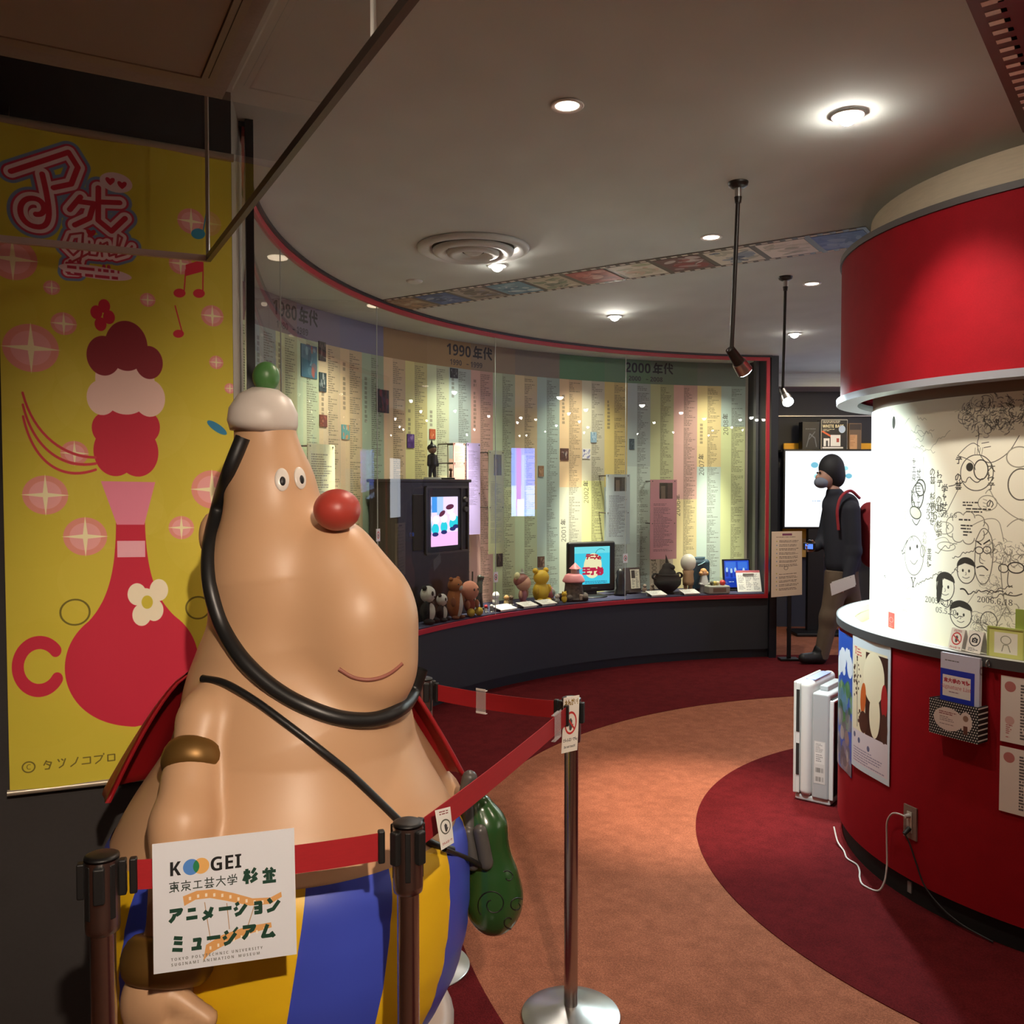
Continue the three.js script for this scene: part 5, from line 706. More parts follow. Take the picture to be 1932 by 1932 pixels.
// ---------- the large statue: a plain stout figure ----------
{
  const AX = -0.51, AZ = 2.03, foot = V(AX, 0, AZ), skinM = mat(lin(0.64, 0.385, 0.215), 0.42, 0, { map: grain(8, 10) });
  const t = thing('stout_figure_statue', 'large smooth statue of a stout bare-chested figure in striped trousers behind the belts', 'statue', foot);
  const p = (x, y, z) => at(x, y, z);
  const torso = blend([cap(p(558, 1385, 2.03), p(555, 1560, 2.03), 0.25, 0.35), blob(p(548, 1690, 2.03), 0.405, 0.42, 0.405), cap(p(520, 1280, 2.04), p(555, 1380, 2.03), 0.17, 0.24)], 0.1);
  const head = blend([cap(p(500, 815, 2.02), p(512, 930, 2.02), 0.068, 0.088), cap(p(512, 930, 2.02), p(532, 1080, 2.02), 0.09, 0.155), cap(p(532, 1080, 2.02), p(552, 1190, 2.03), 0.15, 0.19), blob(p(676, 1180, 1.95), 0.132, 0.165, 0.13), blob(p(690, 1275, 1.94), 0.1, 0.085, 0.1), blob(p(640, 1060, 1.96), 0.075, 0.09, 0.08)], 0.06);
  const nose = blob(p(636, 962, 1.9), 0.05, 0.045, 0.055);
  const ear = blob(p(402, 1010, 2.06), 0.03, 0.055, 0.045);
  const arm = blend([blob(p(398, 1352, 1.86), 0.06, 0.068, 0.065), cap(p(384, 1370, 1.83), p(362, 1470, 1.77), 0.052, 0.05), cap(p(362, 1470, 1.77), p(346, 1555, 1.71), 0.05, 0.056), cap(p(346, 1555, 1.71), p(326, 1780, 1.62), 0.058, 0.048)], 0.035);
  const handF = blend([blob(p(292, 1893, 1.6), 0.06, 0.062, 0.05), cap(p(318, 1790, 1.62), p(300, 1860, 1.6), 0.046, 0.05)], 0.03);
  const fingers = [[[348, 1925, 1.575], [372, 1950, 1.57], 0.024], [[322, 1952, 1.565], [345, 1990, 1.56], 0.022], [[288, 1962, 1.56], [310, 2005, 1.56], 0.022], [[255, 1955, 1.57], [276, 1995, 1.57], 0.02], [[338, 1885, 1.575], [392, 1922, 1.572], 0.021]].map(([a, b, r]) => cap(p(...a), p(...b), r, r * 0.9));
  const otherArm = blend([cap(p(735, 1375, 2.16), p(825, 1500, 2.27), 0.062, 0.055), cap(p(825, 1500, 2.27), p(850, 1600, 2.27), 0.055, 0.045)], 0.03);
  const limbs = (x, y, z) => Math.min(arm(x, y, z), handF(x, y, z));
  const all = (x, y, z) => { let d = smin(torso(x, y, z), head(x, y, z), 0.045); d = smin(d, ear(x, y, z), 0.02); d = smin(d, otherArm(x, y, z), 0.03); d = smin(d, arm(x, y, z), 0.022); let h = handF(x, y, z); for (const f of fingers) h = smin(h, f(x, y, z), 0.012); return smin(d, h, 0.02); };
  wpart(t, 'body', isoMesh(all, new THREE.Vector3(-1.0, 0.1, -2.55), new THREE.Vector3(0.08, 1.78, -1.48), 0.0095), skinM, 'smooth peach painted body');
  // trousers: gores of alternating colour round the belly, from the waist to below it
  const yellow = mat(lin(0.78, 0.48, 0.012), 0.42), blue = mat(lin(0.045, 0.075, 0.5), 0.42);
  const tr = new THREE.Group(); tr.name = 'trousers'; t.add(tr);
  const radius = (a, y) => { let r = 0.6; const c = Math.cos(a), s = Math.sin(a); while (r > 0.05 && torso(AX + c * r, y, -(AZ + s * r)) > 0.01) r -= 0.004; return r; };
  const G = 14, step = 360 / G;
  for (let i = 0; i < G; i++) {
    const a0 = -72 + i * step, n = 8, m = 22, pos = [], idx = [], uv = [];
    for (let k = 0; k <= n; k++) for (let j = 0; j <= m; j++) { const a = (a0 + step * k / n - 12 * (1 - j / m)) * D2R, y = 0.2 + (0.733 - 0.2) * j / m + (j === m ? 0 : 0), r = radius(a, y) + (j === m ? -0.006 : 0); pos.push(AX + Math.cos(a) * r - foot.x, y, -(AZ + Math.sin(a) * r) - foot.z); uv.push(k / n, j / m); }
    for (let k = 0; k < n; k++) for (let j = 0; j < m; j++) { const A = k * (m + 1) + j, B = A + m + 1; idx.push(A, A + 1, B, B, A + 1, B + 1); }
    const g = new THREE.BufferGeometry(); g.setAttribute('position', new THREE.Float32BufferAttribute(pos, 3)); g.setAttribute('uv', new THREE.Float32BufferAttribute(uv, 2)); g.setIndex(idx); g.computeVertexNormals();
    part(tr, i % 2 ? 'yellow_stripe' : 'blue_stripe', g, i % 2 ? yellow : blue);
  }
  part(t, 'white_base', lathe([[0, 0.003], [0.3, 0.003], [0.32, 0.02], [0.345, 0.12], [0.375, 0.25], [0.345, 0.262], [0, 0.26]], 48), mat(lin(0.55, 0.45, 0.4), 0.5));
  // white cap with a green bobble, chin strap, shoulder cord, rings
  const capC = p(497, 782, 2.02);
  wpart(t, 'cap', lathe([[0, 0.062], [0.03, 0.058], [0.058, 0.04], [0.076, 0.008], [0.078, -0.02], [0.07, -0.042], [0, -0.046]], 40).rotateZ(-0.08).translate(capC.x, capC.y, capC.z), mat(lin(0.66, 0.6, 0.54), 0.4));
  wpart(t, 'bobble', join(ball(0.03, 0, 0.085, 0, 1, 1.15, 1), cyl(0.012, 0.02, 0.03, 0, 0.06, 0, 20)).rotateZ(-0.08).translate(capC.x, capC.y, capC.z), mat(lin(0.07, 0.2, 0.055), 0.4));
  const strapPts = [[462, 826], [438, 890], [414, 965], [400, 1040], [402, 1105], [424, 1180], [464, 1248], [520, 1302], [575, 1334], [640, 1356], [700, 1356], [745, 1338], [775, 1305], [790, 1262]].map(([x, y]) => { const h = touch(all, x, y, 1.5, 2.5) ?? at(x, y, 2.03); return h.addScaledVector(normalOf(all, h), 0.006); });
  wpart(t, 'chin_strap', tube(strapPts, 0.017, 90, false, 12), mat(lin(0.012, 0.012, 0.012), 0.38));
  const cordPts = [[385, 1282], [425, 1290], [480, 1322], [540, 1366], [600, 1412], [660, 1462], [715, 1515], [760, 1558], [812, 1592], [850, 1604]].map(([x, y]) => { const h = touch(all, x, y, 1.5, 2.5) ?? at(x, y, 2.0); return h.addScaledVector(normalOf(all, h), 0.004); });
  wpart(t, 'shoulder_cord', tube(cordPts, 0.0085, 80, false, 10), mat(lin(0.01, 0.01, 0.01), 0.4));
  const bronze = mat(lin(0.2, 0.105, 0.025), 0.42, 0.55);
  const ringAt = (a, b, q, R, r, sq) => { const g = new THREE.TorusGeometry(R, r, 16, 48), d = new THREE.Vector3().subVectors(b, a).normalize(); g.scale(1, 1, sq); g.applyQuaternion(new THREE.Quaternion().setFromUnitVectors(new THREE.Vector3(0, 0, 1), d)); return g.translate(q.x, q.y, q.z); };
  wpart(t, 'arm_ring', ringAt(p(386, 1360, 1.84), p(360, 1480, 1.74), p(366, 1434, 1.79), 0.043, 0.021, 1.6), bronze);
  wpart(t, 'bracelet', ringAt(p(326, 1740, 1.64), p(306, 1860, 1.6), p(318, 1810, 1.615), 0.056, 0.028, 1.5), bronze);
  { const n0 = p(636, 962, 1.9); wpart(t, 'nose', isoMesh(nose, n0.clone().addScalar(-0.075), n0.clone().addScalar(0.075), 0.005), mat(lin(0.42, 0.05, 0.035), 0.4), 'rosy round nose'); }
  // face: plain oval eyes and a simple mouth
  const on = (x, y, d = 0.0) => { const h = touch(all, x, y, 1.5, 2.5); return h ? h.addScaledVector(normalOf(all, h), d) : null; };
  for (const [x, y] of [[532, 905], [566, 902]]) { const h = on(x, y); if (h) { const nn = normalOf(all, h), q = new THREE.Quaternion().setFromUnitVectors(new THREE.Vector3(0, 0, 1), nn); const e = new THREE.SphereGeometry(1, 20, 14).scale(0.016, 0.026, 0.006).applyQuaternion(q).translate(h.x, h.y, h.z); wpart(t, 'eye', e, mat(lin(0.7, 0.66, 0.6), 0.3)); const pu = new THREE.SphereGeometry(1, 14, 10).scale(0.007, 0.011, 0.004).applyQuaternion(q).translate(h.x + nn.x * 0.005, h.y - 0.003, h.z + nn.z * 0.005); wpart(t, 'pupil', pu, M.black); } }
  const mouth = [[640, 1262], [668, 1278], [700, 1282], [732, 1272], [758, 1252]].map(([x, y]) => on(x, y, 0.001)).filter(Boolean);
  if (mouth.length > 2) wpart(t, 'mouth', tube(mouth, 0.0045, 30), mat(lin(0.3, 0.1, 0.07), 0.5));
  // red cape behind the shoulders
  const cp = [], ci = [], cu = [], N = 40, MM = 14;
  for (let s = 0; s < 2; s++) for (let k = 0; k <= N; k++) for (let j = 0; j <= MM; j++) { const a = (22 + (192 - 22) * k / N) * D2R, v = j / MM, y = 1.07 - v * 0.31, r = 0.235 + 0.19 * Math.pow(v, 0.75) + 0.016 * v * Math.sin(k * 0.9) - s * 0.012; cp.push(AX + Math.cos(a) * r - foot.x, y + 0.03 * Math.cos(a * 2) * v, -(AZ + 0.01 + Math.sin(a) * r * 0.85) - foot.z); cu.push(k / N, v); }
  const W = MM + 1, K = (N + 1) * W; for (let k = 0; k < N; k++) for (let j = 0; j < MM; j++) { const A = k * W + j, B = A + W; ci.push(A, B, A + 1, B, B + 1, A + 1, A + K, A + 1 + K, B + K, B + K, A + 1 + K, B + 1 + K); }
  for (let k = 0; k < N; k++) { const A = k * W + MM, B = A + W; ci.push(A, B, A + K, B, B + K, A + K); } for (const k of [0, N]) for (let j = 0; j < MM; j++) { const A = k * W + j; ci.push(A, A + 1, A + K, A + 1, A + 1 + K, A + K); }
  const cg = new THREE.BufferGeometry(); cg.setAttribute('position', new THREE.Float32BufferAttribute(cp, 3)); cg.setAttribute('uv', new THREE.Float32BufferAttribute(cu, 2)); cg.setIndex(ci); cg.computeVertexNormals(); part(t, 'cape', cg, mat(lin(0.3, 0.006, 0.01), 0.5));
  // green gourd hung from a cord at the side, with a dark grey binding
  const gb = p(930, 1690, 2.12), gt = thing('green_gourd', 'dark green gourd flask with curled lines hung at the statue side', 'gourd', gb);
  const gs = blend([blob(p(932, 1692, 2.12), 0.071, 0.09, 0.071), cap(p(928, 1640, 2.12), p(916, 1560, 2.12), 0.055, 0.048), cap(p(916, 1560, 2.12), p(905, 1520, 2.12), 0.045, 0.03)], 0.03);
  const green = mat(lin(0.022, 0.075, 0.02), 0.22, 0, { clearcoat: 0.4, clearcoatRoughness: 0.15 });
  wpart(gt, 'gourd', isoMesh(gs, gb.clone().add(new THREE.Vector3(-0.14, -0.12, -0.1)), gb.clone().add(new THREE.Vector3(0.1, 0.32, 0.1)), 0.006), green);
  const spiral = (cx, cy, R, turns, dir, a0) => { const pts = []; for (let i = 0; i <= 30; i++) { const f = i / 30, r = R * (1 - f * 0.72), a = a0 + dir * f * turns * 6.283, h = touch(gs, cx + Math.cos(a) * r, cy + Math.sin(a) * r, 1.9, 2.3); if (h) pts.push(h); } return pts.length > 4 ? tube(pts, 0.0016, 60, false, 6) : null; };
  for (const a of [[930, 1706, 30, 1.3, 1, 2.4], [975, 1708, 17, 1.2, -1, 0.4], [958, 1655, 13, 0.8, 1, 4], [962, 1738, 16, 0.7, 1, 1]]) { const g = spiral(...a); if (g) wpart(gt, 'curled_line', g, M.black); }
  const greyM = mat(lin(0.075, 0.07, 0.065), 0.35);
  for (const [a, b, r] of [[[886, 1468, 2.12], [880, 1500, 2.12], 0.019], [[880, 1505, 2.11], [884, 1560, 2.09], 0.02], [[884, 1570, 2.075], [893, 1630, 2.06], 0.016], [[906, 1568, 2.06], [918, 1628, 2.055], 0.0165]]) wpart(gt, 'grey_binding', isoMesh(cap(p(...a), p(...b), r), ...boundsOf([p(...a), p(...b)], r + 0.012), 0.005), greyM);
  wpart(gt, 'cord', tube([p(838, 1602, 1.85), p(868, 1614, 1.95), p(895, 1626, 2.03), p(918, 1640, 2.062)], 0.006, 24), mat(lin(0.01, 0.01, 0.01), 0.4));
}

// ---------- yellow banner on the wall ----------
{
  const s0 = 0.006, s1 = 0.574, yT = 2.4, yB = 0.7, t = thing('yellow_banner', 'tall yellow wall banner with a red title and pink sparkles behind the statue', 'banner', onWall((s0 + s1) / 2, 0.02, yB));
  const bl = onWall(s1 - 0.006, 0.03, yB + 0.02), br = onWall(s0, 0.03, yB), tr = onWall(s0, 0.03, yT), tl = onWall(s1, 0.03, yT);
  const w = 720, h = 2242, K = 650 / 720;
  const tx = canvas(650, 2024, (g) => {
    g.scale(K, K);
    g.fillStyle = '#cfc03a'; g.fillRect(0, 0, w, h); for (let i = 0; i < 40; i++) { g.globalAlpha = 0.05; disc(g, rr(0, w), rr(0, h), rr(60, 240), i % 2 ? '#fff4a0' : '#c8b010'); } g.globalAlpha = 1;
    const spark = (x, y, r) => { g.globalAlpha = 0.75; disc(g, x, y, r, '#ec8aa2'); g.globalAlpha = 0.5; disc(g, x, y, r * 0.72, '#f6bccb'); g.globalAlpha = 1; g.fillStyle = '#f8efc0'; g.beginPath(); for (let i = 0; i < 8; i++) { const a = i * Math.PI / 4, q = i % 2 ? r * 0.16 : r * 1.08; g.lineTo(x + Math.cos(a) * q, y + Math.sin(a) * q); } g.fill(); };
    const B = (x, y) => [x * 1.655, (y - 198 - 0.171 * x) / (1332 - 0.352 * x) * h];     // measured on the photograph
    for (const [x, y, r] of [[52, 640, 46], [72, 930, 38], [142, 1010, 38], [393, 570, 22], [400, 660, 14], [388, 908, 40], [325, 985, 24], [352, 388, 26], [24, 466, 40], [110, 590, 22], [265, 541, 14], [428, 710, 11], [90, 520, 14], [330, 470, 22], [125, 845, 24]]) spark(...B(x, y), r * 1.75);
    const note = (x, y, s, c) => { g.save(); g.translate(x, y); g.rotate(-0.3); g.fillStyle = c; g.beginPath(); g.ellipse(0, 0, s, s * 0.78, 0, 0, 7); g.fill(); g.restore(); };
    const N = (x, y, s, c) => { const [a, b] = B(x, y); note(a, b, s, c); }, stem = (x, y, x1, y1, c) => poly(g, [B(x, y), B(x1, y1)], c, 4);
    N(327, 527, 20, '#d3253f'); N(366, 527, 20, '#d3253f'); stem(336, 525, 340, 482, '#d3253f'); stem(374, 525, 375, 470, '#d3253f'); poly(g, [B(340, 472), B(376, 461), B(376, 484), B(340, 494)], '#d3253f'); N(324, 606, 18, '#d3253f'); stem(331, 602, 318, 552, '#d3253f'); N(366, 412, 24, '#2d8fb5'); stem(376, 408, 384, 365, '#2d8fb5'); g.fillStyle = '#2d7fa8'; g.beginPath(); g.ellipse(...B(400, 787), 40, 14, 0.6, 0, 7); g.fill();
    // title
    const title = (c, wd) => { poly(g, [[40, 158], [205, 62], [232, 108], [212, 168], [160, 190]], c, wd); g.strokeStyle = c; g.lineWidth = wd; g.beginPath(); g.moveTo(128, 150); g.bezierCurveTo(150, 260, 158, 330, 108, 330); g.bezierCurveTo(50, 330, 50, 236, 104, 236); g.bezierCurveTo(140, 236, 140, 290, 108, 288); g.stroke(); poly(g, [[238, 208], [206, 256]], c, wd); poly(g, [[230, 224], [278, 224], [264, 276], [220, 306]], c, wd); poly(g, [[292, 168], [290, 280], [330, 312], [372, 262]], c, wd); poly(g, [[296, 216], [356, 210]], c, wd); };
    const script = (c, wd) => { poly(g, [[240, 330], [206, 340], [190, 385], [214, 410], [240, 380], [244, 330], [240, 400], [224, 468], [196, 470], [200, 440], [262, 396]], c, wd); poly(g, [[262, 356], [262, 402], [284, 402], [296, 356], [300, 402]], c, wd); poly(g, [[296, 366], [316, 352], [322, 398], [344, 388], [362, 330], [350, 322], [342, 400], [374, 386], [392, 356]], c, wd); };
    title('#7b93b8', 76); script('#7b93b8', 58); title('#c23350', 56); script('#c23350', 40); title('#f0d3d8', 42); script('#f0d3d8', 28); title('#c8203c', 17); script('#b83a4a', 7);
    const heart = (x, y, s) => { g.fillStyle = '#c8203c'; g.beginPath(); g.moveTo(x, y + s); g.bezierCurveTo(x - s * 1.6, y - s * 0.2, x - s * 0.7, y - s * 1.2, x, y - s * 0.35); g.bezierCurveTo(x + s * 0.7, y - s * 1.2, x + s * 1.6, y - s * 0.2, x, y + s); g.fill(); }; g.fillStyle = '#f0d3d8'; g.beginPath(); g.ellipse(346, 142, 50, 34, 0.1, 0, 7); g.fill(); heart(328, 138, 16); heart(364, 146, 16); heart(268, 325, 16);
    glyphs(g, 'ガール', 190, 430, 48, '#c23350', 10); g.fillStyle = '#f0d3d8'; g.beginPath(); g.ellipse(280, 460, 110, 22, 0.06, 0, 7); g.fill(); lines(g, 195, 446, 170, 24, 22, '#c23350', { min: 0.9 });
    g.save(); g.translate(0, -90); g.scale(1, 1.327);
    // a plain red vase with a loop handle, and above it a plain posy of red rounds
    g.fillStyle = '#c81f3e'; g.beginPath(); g.moveTo(330, 1040); g.lineTo(420, 1040); g.bezierCurveTo(420, 1180, 440, 1270, 520, 1330); g.bezierCurveTo(640, 1410, 610, 1600, 380, 1620); g.bezierCurveTo(150, 1600, 110, 1410, 240, 1330); g.bezierCurveTo(310, 1270, 330, 1180, 330, 1040); g.fill(); g.strokeStyle = '#c81f3e'; g.lineWidth = 34; g.beginPath(); g.arc(92, 1440, 62, 0.6, 5.6); g.stroke();
    g.fillStyle = '#e98aa5'; g.beginPath(); g.moveTo(285, 960); g.lineTo(455, 960); g.lineTo(418, 1075); g.lineTo(332, 1075); g.fill(); g.fillStyle = '#f0b3c2'; g.fillRect(332, 1118, 88, 44);
    for (const [x, y] of [[420, 1270], [462, 1246], [446, 1300], [406, 1312], [392, 1256]]) disc(g, x, y + 6, 30, '#f4ecd0'); disc(g, 424, 1284, 18, '#cfc03a');
    for (const [x, y, r] of [[330, 880, 66], [400, 880, 66], [365, 800, 72], [300, 820, 40], [430, 812, 42]]) disc(g, x, y, r, '#c8233f'); for (const [x, y, r] of [[365, 690, 92], [292, 740, 46], [440, 735, 50]]) disc(g, x, y, r, '#f2cfc4'); for (const [x, y, r] of [[300, 630, 52], [370, 600, 66], [440, 640, 44]]) disc(g, x, y, r, '#8d2430'); for (const [x, y] of [[292, 548], [318, 528], [304, 500], [280, 518]]) disc(g, x, y, 18, '#c8203c');
    for (const dx of [0, 1, 2]) { g.strokeStyle = '#cf3a48'; g.lineWidth = 7; g.beginPath(); g.moveTo(270, 930 - dx * 16); g.bezierCurveTo(180, 960 - dx * 30, 90, 930 - dx * 40, 60, 800 - dx * 30); g.stroke(); }
    g.restore();
    ring(g, 200, 1640, 44, '#6c6212', 6); ring(g, 590, 1640, 40, '#6c6212', 6);
    ring(g, 55, h - 78, 18, '#6b6018', 4); text(g, 'C', 55, h - 69, 24, '#6b6018', { align: 'center' }); glyphs(g, 'タツノコプロ', 96, h - 98, 36, '#6b6018', 4);
  });
  wpart(t, 'banner_sheet', sheet(bl, br, tr, tl, 0.0012, 24, (u, v) => 0.004 * Math.sin(u * 9 + v * 2)), mat(0xffffff, 0.7, 0, { map: tx }));
  const rail = (a, b, r, n) => wpart(t, n, rod(a, b, r), mat(lin(0.4, 0.35, 0.28), 0.35, 0.4)); rail(onWall(s1 + 0.02, 0.028, yT + 0.008), onWall(s0 - 0.006, 0.028, yT + 0.008), 0.011, 'top_rail'); rail(onWall(s1, 0.028, yB + 0.016), onWall(s0, 0.028, yB - 0.004), 0.008, 'bottom_rail');
  for (const s of [s1 - 0.03, s0 + 0.06]) wpart(t, 'hook', rod(onWall(s, 0.0, yT + 0.05), onWall(s, 0.028, yT + 0.012), 0.003), M.chrome);
}

// ---------- hanging pole spotlights ----------
function poleLamp(label, px, py, depth, hx, hy, aim, cd, glow, col) {
  const base = V((px - 966) / 1678 * depth * 1.0, CEIL, depth), t = thing('hanging_spotlight', label, 'spotlight', base);
  const dk = mat(lin(0.02, 0.016, 0.013), 0.4, 0.3), joint = at(hx, hy, depth);
  part(t, 'canopy', lathe([[0, -0.022], [0.02, -0.022], [0.034, -0.014], [0.037, -0.004], [0.037, 0]], 32), dk);
  part(t, 'ferrule', cyl(0.0125, 0.0125, 0.035, 0, -0.038, 0, 20), M.brushed); part(t, 'socket', cyl(0.014, 0.011, 0.022, 0, -0.064, 0, 20), dk);
  wpart(t, 'pole', rod(base.clone().add(new THREE.Vector3(0, -0.06, 0)), joint, 0.008), dk);
  wpart(t, 'joint', ball(0.017).translate(joint.x, joint.y, joint.z), dk);
  const d = V(...aim).sub(joint).normalize(), q = (s) => joint.clone().addScaledVector(d, s);
  wpart(t, 'lamp_body', rod(q(-0.012), q(0.055), 0.017, 0.022, 24), dk);
  wpart(t, 'lamp_head', rod(q(0.055), q(0.1), 0.026, 0.03, 28), M.brushed);
  wpart(t, 'lamp_lens', rod(q(0.1), q(0.103), 0.027, 0.027, 28), new THREE.MeshStandardMaterial({ color: 0xffffff, emissive: col, emissiveIntensity: glow }));
  const s = new THREE.SpotLight(col, cd, 0, 44 * D2R, 0.95, 2); s.position.copy(q(0.112)); s.target.position.copy(V(...aim)); s.castShadow = true; s.shadow.radius = 1.5; scene.add(s, s.target);
}
poleLamp('black pole spotlight hanging in front of the film strip, lamp tilted to the column', 1388, 344, 3.275, 1380, 663, [1.46, 1.25, 3.72], 11, 30, COOL);
poleLamp('farther black pole spotlight with a glaring cool white lamp', 1478, 522, 4.747, 1477, 738, [1.5, 1.2, 3.8], 18, 60, COOL);

// ---------- things on the counter and the column ----------
const onCol = (a0, a1, y0, y1, r = 1.0825, t = 0.0015, m = 10, bow) => arcSlab(COL, r - t, r, a0, a1, y0, y1, m, { bow });
{
  const sky = canvas(256, 512, (g, w, h) => { g.fillStyle = '#2a55b8'; g.fillRect(0, 0, w, h); for (let i = 0; i < 14; i++) disc(g, rr(20, w - 20), rr(60, 200), rr(14, 44), '#e4ecf6'); for (let i = 0; i < 60; i++) { g.globalAlpha = 0.8; disc(g, rr(0, w), rr(190, 330), rr(10, 34), ['#2f5f3a', '#4b8048', '#7fa36a', '#5b86a8'][i % 4]); } for (let i = 0; i < 90; i++) { g.globalAlpha = 0.7; disc(g, rr(0, w), rr(300, 520), rr(8, 34), ['#8b8790', '#6a6670', '#b4a9a0', '#57545e', '#9c8078'][i % 5]); } g.globalAlpha = 1; });
  single('landscape_poster', 'narrow poster with blue sky and grey rocks at the counter left edge', 'poster', onCol(164.5, 178, 0.325, 0.888, 1.084, 0.0015, 12, (u) => 0.004 * Math.sin(u * 6)), mat(0xffffff, 0.4, 0, { map: sky }), onArc(COL, 1.083, 171, 0.325));
  const lady = canvas(360, 560, (g, w, h) => { g.fillStyle = '#c9d3d8'; g.fillRect(0, 0, w, h); g.fillStyle = '#d8cdd2'; g.fillRect(14, 396, w - 28, 140); g.fillStyle = '#e6d9b8'; g.fillRect(14, 40, w - 40, 356); g.fillStyle = '#3b2018'; g.fillRect(150, 50, 190, 346); g.fillStyle = '#efe3c2'; g.beginPath(); g.ellipse(220, 150, 92, 108, 0.1, 0, 7); g.fill(); g.beginPath(); g.ellipse(232, 300, 46, 96, 0, 0, 7); g.fill(); g.fillStyle = '#c8622a'; g.beginPath(); g.ellipse(128, 250, 26, 66, 0.1, 0, 7); g.fill(); g.fillStyle = '#a81f22'; g.beginPath(); g.ellipse(312, 230, 26, 70, 0, 0, 7); g.fill(); g.fillStyle = '#4a2a20'; g.beginPath(); g.ellipse(130, 350, 40, 46, 0, 0, 7); g.ellipse(312, 340, 30, 60, 0, 0, 7); g.fill(); poly(g, [[60, 110], [70, 380]], '#3e3430', 5); for (let i = 0; i < 26; i++) disc(g, rr(22, 100), rr(80, 380), rr(4, 9), '#4a3428'); text(g, 'T', 30, 74, 44, '#c0383c', { bold: true, font: 'serif' }); lines(g, 60, 48, 60, 30, 12, '#c0383c'); for (const [x, y] of [[40, 420], [90, 436], [180, 452]]) disc(g, x, y, 12, '#5a6080'); lines(g, 30, 470, 290, 56, 11, 'rgba(90,80,110,0.55)'); });
  single('art_poster', 'pale poster with cream and dark brown shapes taped on the red counter', 'poster', onCol(179, 193.6, 0.39, 0.905, 1.086, 0.0015, 12, (u) => 0.003 * Math.sin(u * 5 + 1)), mat(0xffffff, 0.5, 0, { map: lady }), onArc(COL, 1.084, 186, 0.39));
}
{ // blue signature list booklet hung from the rim
  const t = thing('signature_list', 'white and blue signature list booklet hanging on the red counter', 'booklet', onArc(COL, 1.1, 210.8, 0.76));
  const bk = canvas(256, 300, (g, w, h) => { g.fillStyle = '#c4c3d4'; g.fillRect(0, 0, w, h); lines(g, 30, 40, 100, 12, 12, '#555', { min: 0.9 }); g.fillStyle = '#2233a8'; g.fillRect(0, 96, w - 30, h); g.fillStyle = '#ddd2cc'; g.fillRect(16, 132, w - 70, 130); glyphs(g, '京大学の写館', 24, 150, 28, '#a32a3a', 5, { pitch: 1.05 }); text(g, 'Signature List', 106, 214, 30, '#b03a44', { align: 'center', font: 'serif' }); lines(g, 60, 230, 90, 14, 12, '#8a6a70'); });
  wpart(t, 'cover', arcSlab(COL, 1.099, 1.11, 206.8, 213.9, 0.77, 0.935, 4), mat(0xffffff, 0.4, 0, { map: bk })); wpart(t, 'page_block', arcSlab(COL, 1.0917, 1.099, 206.9, 213.8, 0.772, 0.925, 4), M.paper);
  wpart(t, 'binder_ring', new THREE.TorusGeometry(0.011, 0.002, 8, 20).rotateY(0.6).translate(...onArc(COL, 1.105, 215.1, 0.922).toArray()), M.chrome);
  const dots = canvas(420, 256, (g, w, h) => { g.fillStyle = '#141416'; g.fillRect(0, 0, w, h); for (let y = 0; y < 14; y++) for (let x = 0; x < 22; x++) disc(g, x * 20 + (y % 2 ? 10 : 0), y * 19 + 8, 5.2, '#dcd8d0'); g.fillStyle = '#cfbfb6'; g.beginPath(); g.ellipse(170, 128, 128, 84, 0, 0, 7); g.fill(); lines(g, 90, 76, 160, 26, 14, '#7a3a3a', { min: 0.7 }); lines(g, 96, 112, 150, 66, 13, '#8a7a76'); g.fillStyle = '#cfbfb6'; g.beginPath(); g.ellipse(318, 120, 52, 70, 0, 0, 7); g.fill(); disc(g, 318, 96, 22, '#8a6a58'); g.fillStyle = '#5a3228'; g.fillRect(300, 150, 34, 60); });
  const s = thing('dotted_box', 'black box with white polka dots fixed under the signature list', 'box', onArc(COL, 1.1, 210.4, 0.66)), dm = mat(0xffffff, 0.6, 0, { map: dots });
  wpart(s, 'box_front', arcSlab(COL, 1.13, 1.138, 205.8, 214.6, 0.662, 0.78, 4), dm); for (const a of [205.8, 214.2]) wpart(s, 'box_side', arcSlab(COL, 1.08, 1.13, a, a + 0.4, 0.662, 0.78, 1), dm); wpart(s, 'box_bottom', arcSlab(COL, 1.08, 1.13, 206, 214.4, 0.662, 0.668, 4), M.black);
}
